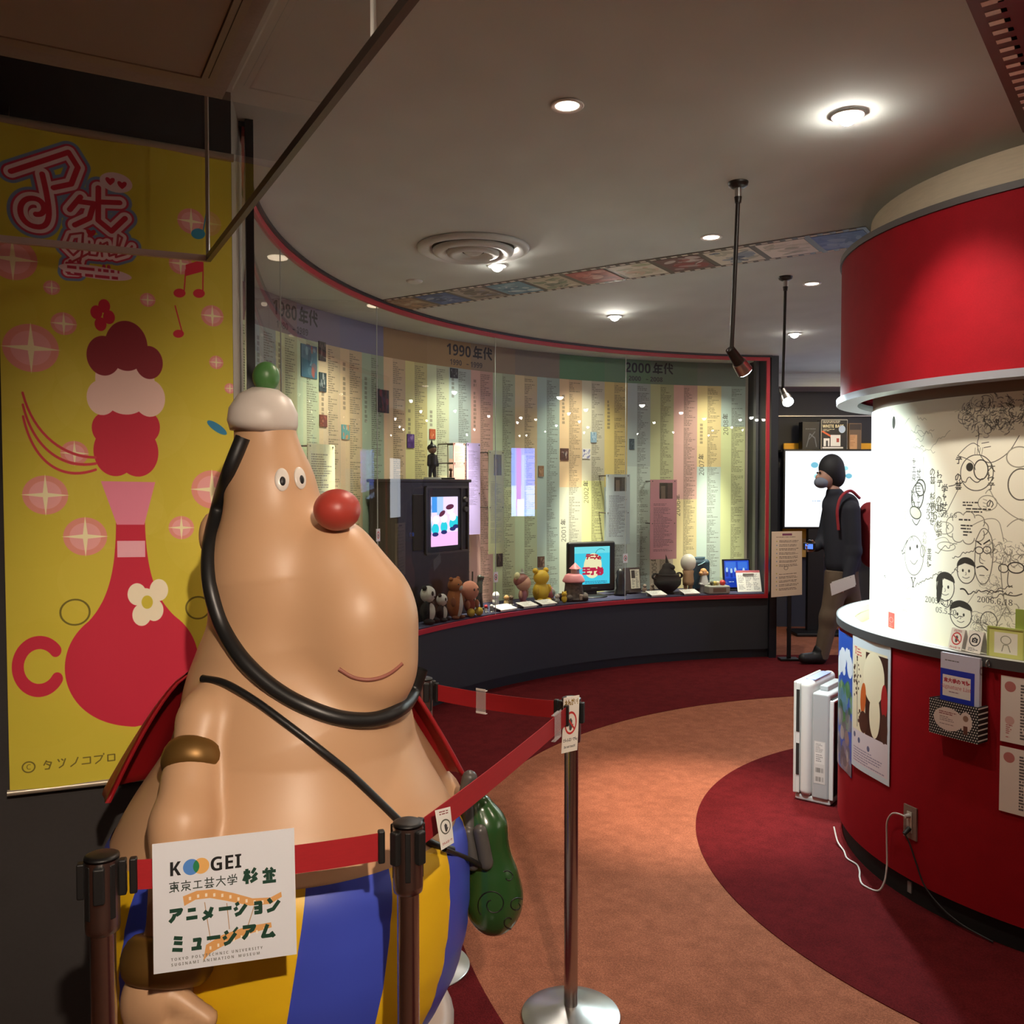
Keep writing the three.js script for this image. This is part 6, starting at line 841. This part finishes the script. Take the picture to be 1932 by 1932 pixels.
{ // papers, sticker, tent cards, framed print
  const paper = (label, y0, y1, i) => { const tx = canvas(220, 300, (g, w, h) => { g.fillStyle = '#d9cfc4'; g.fillRect(0, 0, w, h); disc(g, 40, 46, 24, '#b06a64'); for (const x of [84, 116, 150, 184]) lines(g, x, 30, 22, 250, 14, 'rgba(60,54,52,0.8)', { min: 0.7, weight: 0.6 }); if (!i) { g.globalAlpha = 0.5; disc(g, 40, 200, 20, '#b06a64'); g.globalAlpha = 1; lines(g, 24, 220, 36, 60, 9, '#a85a58'); } }); single('notice_paper', label, 'notice', onCol(216.8, 225, y0, y1, 1.084, 0.0014, 5), mat(0xffffff, 0.85, 0, { map: tx }), onArc(COL, 1.083, 221, y0)); };
  paper('upper cream paper with brush writing at the right edge of the red counter', 0.676, 0.888, 0); paper('lower cream paper with brush writing at the right edge of the red counter', 0.45, 0.66, 1);
  const rs = canvas(64, 128, (g, w, h) => { g.fillStyle = '#d2564c'; g.fillRect(0, 0, w, h); ring(g, 32, 60, 20, '#f0a89c', 4); lines(g, 12, 96, 40, 24, 8, '#f0a89c'); }); single('red_sticker', 'small red sticker on the white column above the counter rim', 'sticker', arcSlab(COL, 0.9572, 0.9582, 180.2, 183.2, 0.94, 1.0, 3), mat(0xffffff, 0.5, 0, { map: rs }), onArc(COL, 0.958, 181.7, 0.94));
  const tent = (label, a, draw) => { const p = onArc(COL, 1.045, a, 0.9387), q = thing('tent_card', label, 'sign', p, { turn: Math.atan2(p.x - COL[0], p.z + COL[1]) - 0.25 }); const tx = mat(0xffffff, 0.7, 0, { map: canvas(128, 160, draw) }); part(q, 'front_leaf', box(0.062, 0.072, 0.0012, 0, 0.034, 0.011).rotateX(-0.0).applyMatrix4(new THREE.Matrix4().makeRotationX(-0.22)).translate(0, 0.002, 0.007), tx); part(q, 'back_leaf', box(0.062, 0.072, 0.0012, 0, 0.034, -0.011).applyMatrix4(new THREE.Matrix4().makeRotationX(0.22)).translate(0, 0.002, -0.007), M.paper); };
  tent('white tent card with a red crossed-out hand on the counter rim', 207.9, (g, w, h) => { noTouch(g, w, h, 'y', { bg: '#ece6da' }); });
  tent('white tent card with a black camera symbol on the counter rim', 211.4, (g, w, h) => { g.fillStyle = '#ece6da'; g.fillRect(0, 0, w, h); ring(g, 64, 64, 44, '#2a2a2c', 8); g.fillStyle = '#2a2a2c'; g.fillRect(40, 52, 48, 32); g.fillRect(54, 46, 20, 8); ring(g, 64, 68, 9, '#ece6da', 4); lines(g, 20, 124, 88, 26, 10, '#555'); });
  const p = onArc(COL, 1.045, 216.6, 0.9387), f = thing('framed_picture', 'small frame with a pale green mount on the counter rim at the right edge', 'picture frame', p, { turn: Math.atan2(p.x - COL[0], p.z + COL[1]) }); const pic = canvas(128, 128, (g, w, h) => { g.fillStyle = '#d4d77c'; g.fillRect(0, 0, w, h); g.fillStyle = '#efecd8'; g.fillRect(22, 18, 84, 92); ring(g, 64, 50, 18, '#8a8a70', 3); poly(g, [[50, 100], [56, 72], [72, 72], [80, 100]], '#8a8a70', 3); });
  part(f, 'frame_panel', box(0.11, 0.095, 0.006, 0, 0.047, 0), mat(0xffffff, 0.4, 0, { map: pic })); part(f, 'edge', join(box(0.114, 0.005, 0.01, 0, 0.0955, 0), box(0.005, 0.098, 0.01, -0.056, 0.048, 0), box(0.005, 0.098, 0.01, 0.056, 0.048, 0)), mat(lin(0.42, 0.48, 0.12), 0.4));
  const g2 = thing('leaflet_rack', 'yellow-green upright leaflet rack cut off by the right edge above the counter', 'panel', onArc(COL, 1.04, 219.8, 0.9387)); wpart(g2, 'panel', arcSlab(COL, 1.035, 1.042, 218.0, 222, 0.9387, 1.1, 3), mat(lin(0.3, 0.4, 0.07), 0.5));
  for (const [a, l, c] of [[171, 'tiny red object lying in the counter channel', lin(0.45, 0.05, 0.04)], [169, 'tiny tan object lying in the counter channel', lin(0.45, 0.32, 0.16)]]) single('small_object', l, 'trinket', join(ball(0.012, 0, 0.012, 0, 1, 1, 1, 12), cyl(0.006, 0.011, 0.045, 0, 0.03, 0, 12)).translate(...onArc(COL, 0.99, a, 0.868).toArray()), mat(c, 0.5), onArc(COL, 0.99, a, 0.868));
}
{ // wall socket with two plugs, cords
  const R = 1.0785, t = thing('wall_socket', 'brown socket plate low on the red counter with two plugs', 'socket', onArc(COL, R, 199.3, 0.245));
  wpart(t, 'plate', arcSlab(COL, R, R + 0.006, 197.7, 200.9, 0.24, 0.356, 2), mat(lin(0.2, 0.13, 0.1), 0.5)); wpart(t, 'insert', arcSlab(COL, R + 0.006, R + 0.009, 198.7, 199.9, 0.262, 0.336, 2), mat(lin(0.5, 0.44, 0.36), 0.5));
  const n = onArc(COL, 1, 199.3, 0).sub(onArc(COL, 0, 199.3, 0)).normalize(), a = onArc(COL, R + 0.008, 199.3, 0.322), b = onArc(COL, R + 0.008, 199.4, 0.278), up = new THREE.Vector3(0, 1, 0), tang = new THREE.Vector3().crossVectors(up, n);
  const o = (p, x, y, z) => p.clone().addScaledVector(tang, x).addScaledVector(up, y).addScaledVector(n, z);
  const fl = (a, y, r = 1.0955) => onArc(COL, r, a, y);
  const w = thing('white_cord', 'thin white power cord from the socket along the floor to the air purifier', 'power cord', a), wm = mat(lin(0.6, 0.55, 0.5), 0.5);
  wpart(w, 'plug', rod(o(a, 0, 0, 0), o(a, 0, 0, 0.022), 0.0085, 0.007, 14), wm);
  wpart(w, 'cord', tube([o(a, 0, 0, 0.02), o(a, -0.018, 0.004, 0.03), fl(196.2, 0.31, 1.11), fl(194.6, 0.27, 1.105), fl(194.2, 0.2, 1.1), fl(194.3, 0.1, 1.1), fl(194.2, 0.04, 1.11), fl(193.6, 0.008, 1.125), fl(191, 0.007, 1.15), fl(188, 0.007, 1.13), fl(185, 0.007, 1.1), fl(182, 0.007, 1.085), fl(179, 0.007, 1.1), fl(175, 0.007, 1.09), fl(172, 0.02, 1.1), fl(169, 0.06, 1.105)], 0.0034, 150), wm);
  const k = thing('black_cord', 'dark cord hanging from the lower plug down over the plinth', 'power cord', b), km = mat(lin(0.012, 0.01, 0.01), 0.5); wpart(k, 'plug', rod(o(b, 0, 0, 0), o(b, 0, -0.018, 0.024), 0.009, 0.007, 14), km); wpart(k, 'cord', tube([o(b, 0, -0.016, 0.022), fl(200, 0.235, 1.1), fl(201.2, 0.17, 1.09), fl(203, 0.1, 1.085), fl(206, 0.05, 1.075), fl(210, 0.02, 1.07), fl(216, 0.008, 1.075)], 0.003, 70), km);
  wpart(k, 'clip', arcSlab(COL, 1.055, 1.06, 197.5, 198.5, 0.03, 0.07, 2), mat(lin(0.3, 0.3, 0.3), 0.3));
}
// ---------- air purifier ----------
{
  const base = V(1.405, 0.0025, 4.14), D = [0.78, -0.626], Wd = [0.626, 0.78], turn = Math.atan2(-D[0], D[1]) ;
  const t = thing('air_purifier', 'white upright air purifier on the carpet beside the counter', 'air purifier', V(1.51, 0.0025, 4.262), { turn: Math.PI + Math.atan2(D[0], -D[1]) });
  // local: +z towards the front cover, x across, y up
  const wm = mat(lin(0.68, 0.68, 0.65), 0.38), gm = mat(lin(0.42, 0.43, 0.43), 0.42), dk = mat(lin(0.02, 0.02, 0.018), 0.6);
  part(t, 'base', new RoundedBoxGeometry(0.31, 0.03, 0.17, 3, 0.01).translate(0, 0.015, 0.0), wm);
  part(t, 'body', new RoundedBoxGeometry(0.33, 0.5, 0.082, 3, 0.012).translate(0, 0.275, -0.038), gm);
  part(t, 'shell', new RoundedBoxGeometry(0.345, 0.545, 0.058, 4, 0.026).translate(0, 0.3, 0.032), wm);
  part(t, 'front_cover', new RoundedBoxGeometry(0.335, 0.535, 0.016, 4, 0.0075).translate(0, 0.3, 0.083), wm);
  for (const s of [-1, 1]) for (const [y, h] of [[0.43, 0.2], [0.2, 0.15]]) part(t, 'side_slot', box(0.012, h, 0.015, s * 0.1645, y, 0.0675), dk);
  part(t, 'rib', box(0.337, 0.52, 0.016, 0, 0.3, 0.0675), wm);
  part(t, 'control_panel', box(0.22, 0.004, 0.045, 0, 0.5735, 0.03, 0.0015), mat(lin(0.35, 0.42, 0.75), 0.3), 'bluish control panel on top');
  part(t, 'rear_grille', box(0.3, 0.46, 0.01, 0, 0.27, -0.083), dk); part(t, 'rear_rim', join(box(0.012, 0.46, 0.02, -0.155, 0.26, -0.088, 0.004), box(0.012, 0.46, 0.02, 0.155, 0.26, -0.088, 0.004), box(0.32, 0.012, 0.02, 0, 0.49, -0.088, 0.004)), wm);
  part(t, 'top_handle', box(0.2, 0.026, 0.04, 0, 0.536, -0.03, 0.006), gm);
  const st = canvas(128, 256, (g, w, h) => { g.fillStyle = '#cfccc6'; g.fillRect(0, 0, w, h); g.fillStyle = '#dddad4'; g.fillRect(10, 6, 108, 130); lines(g, 16, 14, 96, 52, 8, '#8a8884'); lines(g, 22, 80, 80, 46, 12, '#8a8884'); for (const y of [160, 214]) for (let i = 0; i < 26; i++) if (rnd() < 0.6) { g.fillStyle = '#66645f'; g.fillRect(18 + i * 3.6, y, 2.4, 28); } });
  const lb = mat(0xffffff, 0.5, 0, { map: st });
  for (const s of [-1, 1]) part(t, 'label_sticker', new THREE.PlaneGeometry(0.052, 0.2).rotateY(s * Math.PI / 2).translate(s * 0.1656, 0.2, -0.036), lb, 'printed rating label');
}
// ---------- display wall at the back ----------
{
  const Z = ROOM.z1, W = (px, py, z = Z) => at(px, py, z);
  const a = W(1482, 851, 8.9), b = W(1482, 994, 8.9), w = 1.74, h = a.y - b.y, cx = a.x + w / 2, cy = (a.y + b.y) / 2;
  const t = thing('large_display', 'large bright white display screen on a black stand behind the visitor', 'television', V(cx, 0.0, 8.93));
  const scr = canvas(512, 288, (g, W2, H2) => { g.fillStyle = '#f4f8ff'; g.fillRect(0, 0, W2, H2); g.globalAlpha = 0.85; for (let i = 0; i < 16; i++) disc(g, rr(84, 190), rr(50, 96), rr(5, 14), i % 2 ? '#7fc9d0' : '#4f9fb8'); g.globalAlpha = 1; for (let i = 0; i < 6; i++) disc(g, rr(330, 372), rr(54, 90), rr(5, 12), '#cfeae0'); poly(g, [[346, 96], [384, 124]], '#333c44', 4); g.fillStyle = '#d6569c'; g.fillRect(166, 156, 22, 28); g.fillStyle = '#3a4ca8'; g.fillRect(140, 208, 46, 50); g.fillStyle = '#f4f8ff'; g.fillRect(158, 208, 10, 40); lines(g, 80, 188, 52, 4, 6, '#7d9dbb'); });
  part(t, 'bezel', box(w + 0.04, h + 0.04, 0.06, 0, cy, 0, 0.008), M.black);
  part(t, 'screen', box(w, h, 0.004, 0, cy, 0.031), new THREE.MeshStandardMaterial({ color: 0x111111, roughness: 0.3, emissive: 0xffffff, emissiveMap: scr, emissiveIntensity: 1.35 }), 'lit white screen');
  part(t, 'stand_post', box(0.17, cy - h / 2, 0.06, -0.55, (cy - h / 2) / 2, -0.01, 0.01), M.black); part(t, 'stand_post', box(0.17, cy - h / 2, 0.06, 0.55, (cy - h / 2) / 2, -0.01, 0.01), M.black); for (const s of [-1, 1]) part(t, 'stand_foot', box(0.5, 0.03, 0.34, s * 0.55, 0.0175, 0.05, 0.01), M.black);
  const L = new THREE.RectAreaLight(0xe8f2ff, 2.4, w, h); L.position.set(cx, cy, -8.93 + 0.04); L.lookAt(cx, cy, 0); scene.add(L);
  const ye = mat(lin(0.8, 0.42, 0.01), 0.5), y = thing('poster_wall', 'bright yellow board behind the white display screen', 'board', V(cx, 0.95, Z - 0.06));
  wpart(y, 'board', box(1.5, 1.0, 0.03, cx - 0.02, 1.43, -(Z - 0.05), 0.004), ye); wpart(y, 'lower_board', box(1.1, 0.2, 0.03, cx - 0.05, 0.84, -(Z - 0.05), 0.004), mat(lin(0.7, 0.4, 0.08), 0.5)); 
  const yl = new THREE.SpotLight(0xffe0a0, 5, 0, 40 * D2R, 0.8, 2); yl.position.set(cx - 0.4, CEIL - 0.15, -7.6); yl.target.position.set(cx - 0.5, 1.4, -9.3); yl.castShadow = true; scene.add(yl, yl.target);
  thing('ceiling_downlight', 'small ceiling lamp right before the display wall, mostly behind the red band', 'ceiling light', new THREE.Vector3(cx - 0.4, CEIL, -7.6)).add(Object.assign(new THREE.Mesh(lathe([[0, -0.006], [0.034, -0.006], [0.048, -0.008], [0.05, 0]], 24), new THREE.MeshStandardMaterial({ color: 0xffffff, emissive: WARM, emissiveIntensity: 4 })), { name: 'lamp_lens' }));
  // shelf of boxes above the screen
  const sh = thing('wall_shelf', 'thin black shelf above the white display screen', 'shelf', V(cx, 1.9, Z - 0.12)), sy = W(1560, 849, Z - 0.2).y; sh.position.y = sy - 0.02; part(sh, 'board', box(1.7, 0.02, 0.24, 0, 0.01, 0, 0.003), M.black); for (const s of [-1, 1]) part(sh, 'bracket', box(0.02, 0.1, 0.2, s * 0.7, -0.05, 0.01), M.black);
  const bx = (label, px0, px1, py0, d, m, lid) => { const p0 = W(px0, 849, Z - 0.13), p1 = W(px1, 849, Z - 0.13), hh = W(px0, py0, Z - 0.13).y - sy, q = thing('model_box', label, 'box', new THREE.Vector3((p0.x + p1.x) / 2, sy, -(Z - 0.13 + d / 2 - 0.05)), { group: 'boxes on the shelf over the screen' }); part(q, 'carton', box(p1.x - p0.x - 0.01, hh, 0.12, 0, hh / 2, 0, 0.003), lid); part(q, 'front_print', box(p1.x - p0.x - 0.02, hh - 0.012, 0.003, 0, hh / 2, 0.061), m); };
  const art = (draw) => new THREE.MeshPhysicalMaterial({ color: 0xffffff, roughness: 0.5, map: canvas(256, 256, draw) });
  bx('dark model box with grey print, leftmost on the shelf over the screen', 1506, 1540, 797, 0, art((g, w, h) => { g.fillStyle = '#15161c'; g.fillRect(0, 0, w, h); poly(g, [[60, 230], [110, 110], [190, 150], [215, 230]], '#5f6674', 14); poly(g, [[100, 160], [190, 90]], '#5f6674', 10); lines(g, 40, 60, 170, 14, 14, '#7a7f8c', { min: 0.9 }); }), M.navy);
  bx('white-lettered model box in the middle of the shelf over the screen', 1541, 1592, 793, 0, art((g, w, h) => { g.fillStyle = '#191a1c'; g.fillRect(0, 0, w, h); lines(g, 10, 8, 180, 14, 12, '#f3efdf', { min: 0.9 }); text(g, 'WHITE BASE', 8, 66, 37, '#f5efc9', { bold: true }); lines(g, 10, 78, 150, 14, 12, '#e8e0c4'); poly(g, [[10, 100], [90, 140]], '#e06a3a', 16); g.fillStyle = '#eef2f8'; g.fillRect(20, 160, 60, 70); g.fillRect(90, 130, 100, 100); g.fillStyle = '#3c3c44'; g.fillRect(44, 180, 20, 50); g.fillStyle = '#a43c34'; g.fillRect(150, 160, 26, 34); disc(g, 205, 80, 34, '#bcd4f4'); g.fillStyle = '#e9ecf2'; g.fillRect(8, 236, 210, 14); }), M.offWhite);
  bx('tan wooden-coloured box at the right of the shelf over the screen', 1593, 1618, 800, 0, art((g, w, h) => { g.fillStyle = '#6d5a48'; g.fillRect(0, 0, w, h); g.fillStyle = '#c79c74'; g.fillRect(10, 110, 160, 146); g.fillStyle = '#3a3230'; g.fillRect(0, 0, w, 60); lines(g, 20, 120, 130, 110, 16, '#a87a54'); }), mat(lin(0.3, 0.2, 0.12), 0.6));
  // notice panel fixed to the end of the case
  const nb = canvas(200, 440, (g, w, h) => { g.fillStyle = '#dcc4a8'; g.fillRect(0, 0, w, h); g.fillStyle = '#7a3a58'; g.fillRect(70, 14, 64, 14); lines(g, 30, 36, 140, 6, 8, '#6a584c'); for (let i = 0; i < 13; i++) { if (i === 7) { ring(g, 96, 246, 12, '#6a584c', 3); continue; } lines(g, 50, 60 + i * 27, 130, 16, 9, '#6a584c', { min: 0.8 }); disc(g, 34, 66 + i * 27, 4, ['#b3a14a', '#7a8aa0'][i % 2]); } });
  const n0 = W(1455, 1127, 7.5), n1 = W(1513, 1122, 7.52), n2 = W(1513, 1002, 7.52), n3 = W(1456, 1003, 7.5), n = thing('notice_board', 'cream printed notice sheet standing beside the end of the display case', 'notice', new THREE.Vector3((n0.x + n1.x) / 2, 0.0025, -7.56));
  wpart(n, 'sheet', sheet(n0, n1, n2, n3, 0.004), mat(0xffffff, 0.8, 0, { map: nb })); wpart(n, 'post', box(0.03, n3.y - 0.05, 0.02, (n0.x + n1.x) / 2 + 0.03, n3.y / 2 - 0.02, -7.53), M.black); wpart(n, 'foot', box(0.16, 0.02, 0.1, (n0.x + n1.x) / 2 + 0.03, 0.0125, -7.54, 0.004), M.black);
}
// ---------- the visitor ----------
{
  const Z = 7.42, p = (x, y, z = Z) => at(x, y, z), foot = V(p(1560, 1250).x, 0.0025, Z);
  const t = thing('person', 'visitor in a dark jacket, beige trousers, cap of dark hair and face mask, walking left', 'person', foot);
  const headC = p(1567, 888, 7.44), face = p(1556, 903, 7.43), neck = p(1573, 925, 7.45);
  const skinF = blend([blob(headC, 0.088, 0.11, 0.078), blob(face, 0.058, 0.075, 0.06), blob(p(1541, 901, 7.425), 0.013, 0.02, 0.013), cap(neck, p(1578, 945, 7.46), 0.052, 0.06)], 0.03);
  const upper = blend([cap(p(1587, 968, 7.46), p(1590, 1060, 7.45), 0.14, 0.145), cap(p(1572, 950, 7.48), p(1598, 950, 7.44), 0.085, 0.085)], 0.06);
  const nearArm = blend([cap(p(1606, 962, 7.33), p(1612, 1040, 7.3), 0.072, 0.058), cap(p(1612, 1040, 7.3), p(1600, 1090, 7.27), 0.056, 0.046)], 0.03);
  const farArm = blend([cap(p(1566, 965, 7.56), p(1553, 1020, 7.56), 0.066, 0.054), cap(p(1553, 1020, 7.56), p(1540, 1032, 7.5), 0.05, 0.042)], 0.03);
  const legs = blend([cap(p(1588, 1075, 7.45), p(1588, 1095, 7.45), 0.135, 0.125), cap(p(1580, 1095, 7.42), p(1565, 1165, 7.4), 0.1, 0.075), cap(p(1565, 1165, 7.4), p(1549, 1240, 7.4), 0.074, 0.058)], 0.05), rear = blend([cap(p(1596, 1095, 7.5), p(1612, 1165, 7.5), 0.1, 0.075), cap(p(1612, 1165, 7.5), p(1636, 1228, 7.52), 0.072, 0.056)], 0.04);
  const trouserF = blend([legs, rear], 0.04);
  // one continuous body under the clothes, with hands of five fingers
  const shrink = (f, d) => (x, y, z) => f(x, y, z) + d;
  const bodyF = blend([skinF, shrink(upper, 0.02), shrink(nearArm, 0.015), shrink(farArm, 0.014), shrink(trouserF, 0.018)], 0.02);
  function handGeo(w, dir, side, curl, s = 1) {
    const d = dir.clone().normalize(), u = side.clone().normalize(), n = new THREE.Vector3().crossVectors(d, u), q = (a, b, c) => w.clone().addScaledVector(d, a * s).addScaledVector(u, b * s).addScaledVector(n, c * s), fs = [cap(q(-0.03, 0, 0), q(0.02, 0, 0), 0.022, 0.024), blob(q(0.045, 0, 0), 0.03, 0.03, 0.03), cap(q(0.05, -0.022, 0), q(0.05, 0.022, 0), 0.018, 0.018)], fl = [];
    [[-0.03, 0.06, 0.9], [-0.01, 0.075, 1], [0.01, 0.072, 1], [0.028, 0.056, 0.85]].forEach(([b, l, r]) => { const a0 = q(0.07, b, 0), a1 = q(0.07 + l * 0.5, b, curl * 0.012), a2 = q(0.07 + l * (1 - curl * 0.35), b, curl * 0.04); fl.push(cap(a0, a1, 0.0095 * r, 0.009 * r), cap(a1, a2, 0.009 * r, 0.0075 * r)); });
    fl.push(cap(q(0.02, -0.03, 0.006), q(0.05, -0.054, 0.016), 0.011, 0.009), cap(q(0.05, -0.054, 0.016), q(0.078, -0.052, 0.03), 0.009, 0.008));
    const P = blend(fs, 0.02), f = (x, y, z) => { let r = P(x, y, z); for (const k of fl) r = smin(r, k(x, y, z), 0.006); return r; };
    return isoMesh(f, w.clone().addScalar(-0.16), w.clone().addScalar(0.16), 0.0055);
  }
  const hn = handGeo(p(1597, 1093, 7.265), new THREE.Vector3(-0.25, -1, 0.1), new THREE.Vector3(-0.5, 0, 1), 0.9), hf = handGeo(p(1540, 1032, 7.5), new THREE.Vector3(-1, -0.05, 0.35), new THREE.Vector3(0, -1, 0.1), 0.9);
  const sk = mat(lin(0.36, 0.2, 0.14), 0.55);
  wpart(t, 'body', join(isoMesh(bodyF, new THREE.Vector3(p(1500, 900).x, 0.02, -7.75), new THREE.Vector3(p(1680, 900).x, 1.8, -7.15), 0.0125), hn, hf), sk);
  const cl = (f, n, m, lo, hi, c = 0.0125) => wpart(t, n, isoMesh(f, lo, hi, c), m);
  const lo = new THREE.Vector3(p(1500, 900).x, 0.02, -7.75), hi = new THREE.Vector3(p(1690, 900).x, 1.85, -7.1);
  const jacketF = (x, y, z) => { const d = smin(smin(upper(x, y, z), nearArm(x, y, z), 0.03), farArm(x, y, z), 0.03), hem = p(1590, 1100).y - y; const col = cap(p(1574, 930, 7.45), p(1582, 950, 7.46), 0.066, 0.085)(x, y, z); return Math.max(smin(d, col, 0.03), hem, y - p(1575, 922).y); };
  cl(jacketF, 'jacket', mat(lin(0.014, 0.016, 0.026), 0.8, 0, { bumpMap: fuzz, bumpScale: 0.002 }), lo, hi);
  cl((x, y, z) => Math.max(trouserF(x, y, z), y - p(1590, 1076).y, p(1550, 1243).y - y), 'trousers', mat(lin(0.2, 0.135, 0.085), 0.85, 0, { map: grain(30, 50) }), lo, hi);
  const shoe = (a, b, n) => cl((x, y, z) => Math.max(blend([cap(a, b, 0.05, 0.042), cap(a.clone().add(new THREE.Vector3(0, 0.06, 0)), a, 0.055, 0.05)], 0.03)(x, y, z), 0.003 - y), n, mat(lin(0.012, 0.011, 0.011), 0.5), ...boundsOf([a, b], 0.13), 0.009);
  shoe(V(p(1546, 1245).x, 0.055, 7.4), V(p(1513, 1245).x, 0.05, 7.38), 'shoe'); shoe(V(p(1640, 1236).x, 0.075, 7.52), V(p(1614, 1240).x, 0.05, 7.5), 'shoe');
  const hairF = (x, y, z) => { const a = blend([blob(headC.clone().add(new THREE.Vector3(0.008, 0.018, 0)), 0.104, 0.122, 0.096), blob(p(1578, 900, 7.45), 0.07, 0.09, 0.08)], 0.03)(x, y, z), cut = blob(p(1546, 907, 7.42), 0.062, 0.085, 0.12)(x, y, z); return Math.max(a, -cut, p(1575, 921).y - y); };
  cl(hairF, 'hair', mat(lin(0.008, 0.008, 0.01), 0.7), headC.clone().addScalar(-0.2), headC.clone().addScalar(0.2), 0.007);
  const maskF = (x, y, z) => { const a = blob(p(1550, 910, 7.425), 0.06, 0.05, 0.066)(x, y, z); return Math.max(a, x - p(1559, 900).x); };
  cl(maskF, 'face_mask', mat(lin(0.15, 0.17, 0.22), 0.8), p(1550, 910).addScalar(-0.12), p(1550, 910).addScalar(0.12), 0.006);
  for (const dz of [-0.028, 0.03]) wpart(t, 'eye', ball(0.009).translate(p(1545, 892).x, p(1545, 892).y, -(7.425) + dz), M.black);
  // bag, camera, papers
  const bag = thing('backpack', 'red backpack on the visitor back', 'backpack', p(1642, 1085, 7.48)), bm = mat(lin(0.3, 0.018, 0.025), 0.7), bf = blend([cap(p(1641, 965, 7.48), p(1645, 1050, 7.48), 0.08, 0.09), blob(p(1652, 1045, 7.48), 0.07, 0.1, 0.09)], 0.05);
  wpart(bag, 'pack', isoMesh(bf, p(1645, 1010, 7.48).add(new THREE.Vector3(-0.25, -0.36, -0.2)), p(1645, 1010, 7.48).add(new THREE.Vector3(0.25, 0.4, 0.2)), 0.012), bm);
  wpart(bag, 'strap', tube([p(1622, 940, 7.36), p(1604, 926, 7.32), p(1588, 936, 7.3), p(1580, 960, 7.29), p(1582, 1000, 7.29)].map((v) => v), 0.012, 40), bm);
  const cam = thing('pocket_camera', 'small dark camera with a lit blue screen held by the visitor', 'camera', p(1527, 1031, 7.45)); const cb = box(0.1, 0.062, 0.02, 0, 0, 0, 0.006).rotateY(-0.5); part(cam, 'body', cb, M.black); part(cam, 'screen', box(0.062, 0.042, 0.003, 0, 0, 0.0112).rotateY(-0.5), new THREE.MeshStandardMaterial({ color: 0x101018, emissive: 0x5a86ff, emissiveIntensity: 1.3 })); part(cam, 'lens', cyl(0.018, 0.02, 0.02, 0, 0, -0.018, 18).rotateX(Math.PI / 2).translate(0, 0.018, -0.002).rotateY(-0.5), M.black);
  const pp = thing('folded_papers', 'white folded papers in the visitor lower hand', 'papers', p(1590, 1106, 7.21)); wpart(pp, 'front_sheet', sheet(p(1569, 1124, 7.215), p(1614, 1106, 7.215), p(1611, 1088, 7.215), p(1566, 1101, 7.215), 0.002), M.paper); wpart(pp, 'back_sheet', sheet(p(1572, 1119, 7.226), p(1615, 1103, 7.226), p(1612, 1084, 7.226), p(1569, 1098, 7.226), 0.002), M.offWhite);
}
// ---------- a bright screen in the hall right of the column, mirrored by the case glass ----------
{
  const t = thing('hall_screen', 'tall blue and violet lit screen standing in the hall right of the column', 'screen', V(6.3, 0.0025, 6.48), { turn: -Math.PI / 2 + 0.12 });
  const scr = canvas(128, 256, (g, w, h) => { g.fillStyle = '#6f8cf2'; g.fillRect(0, 0, w, h); g.fillStyle = '#b9d2ff'; g.fillRect(0, h * 0.55, w, h * 0.45); g.fillStyle = '#a55ae0'; g.fillRect(w * 0.22, 0, w * 0.2, h); g.fillStyle = '#93b4ff'; g.fillRect(w * 0.44, h * 0.1, w * 0.2, h * 0.9); g.fillStyle = '#e0ecff'; g.fillRect(w * 0.25, h * 0.75, w * 0.3, h * 0.25); });
  part(t, 'frame', box(0.56, 1.06, 0.05, 0, 1.53, 0, 0.008), M.black); part(t, 'post', box(0.1, 1.0, 0.04, 0, 0.5, -0.03, 0.006), M.black); part(t, 'foot', box(0.5, 0.02, 0.3, 0, 0.01, 0, 0.005), M.black);
  part(t, 'screen', box(0.5, 0.98, 0.004, 0, 1.53, 0.0262), new THREE.MeshStandardMaterial({ color: 0x111111, emissive: 0xffffff, emissiveMap: scr, emissiveIntensity: 20 }));
}

scene.traverse((o) => { if (o.isMesh) { o.castShadow = true; o.receiveShadow = true; } });
renderer.render(scene, camera);
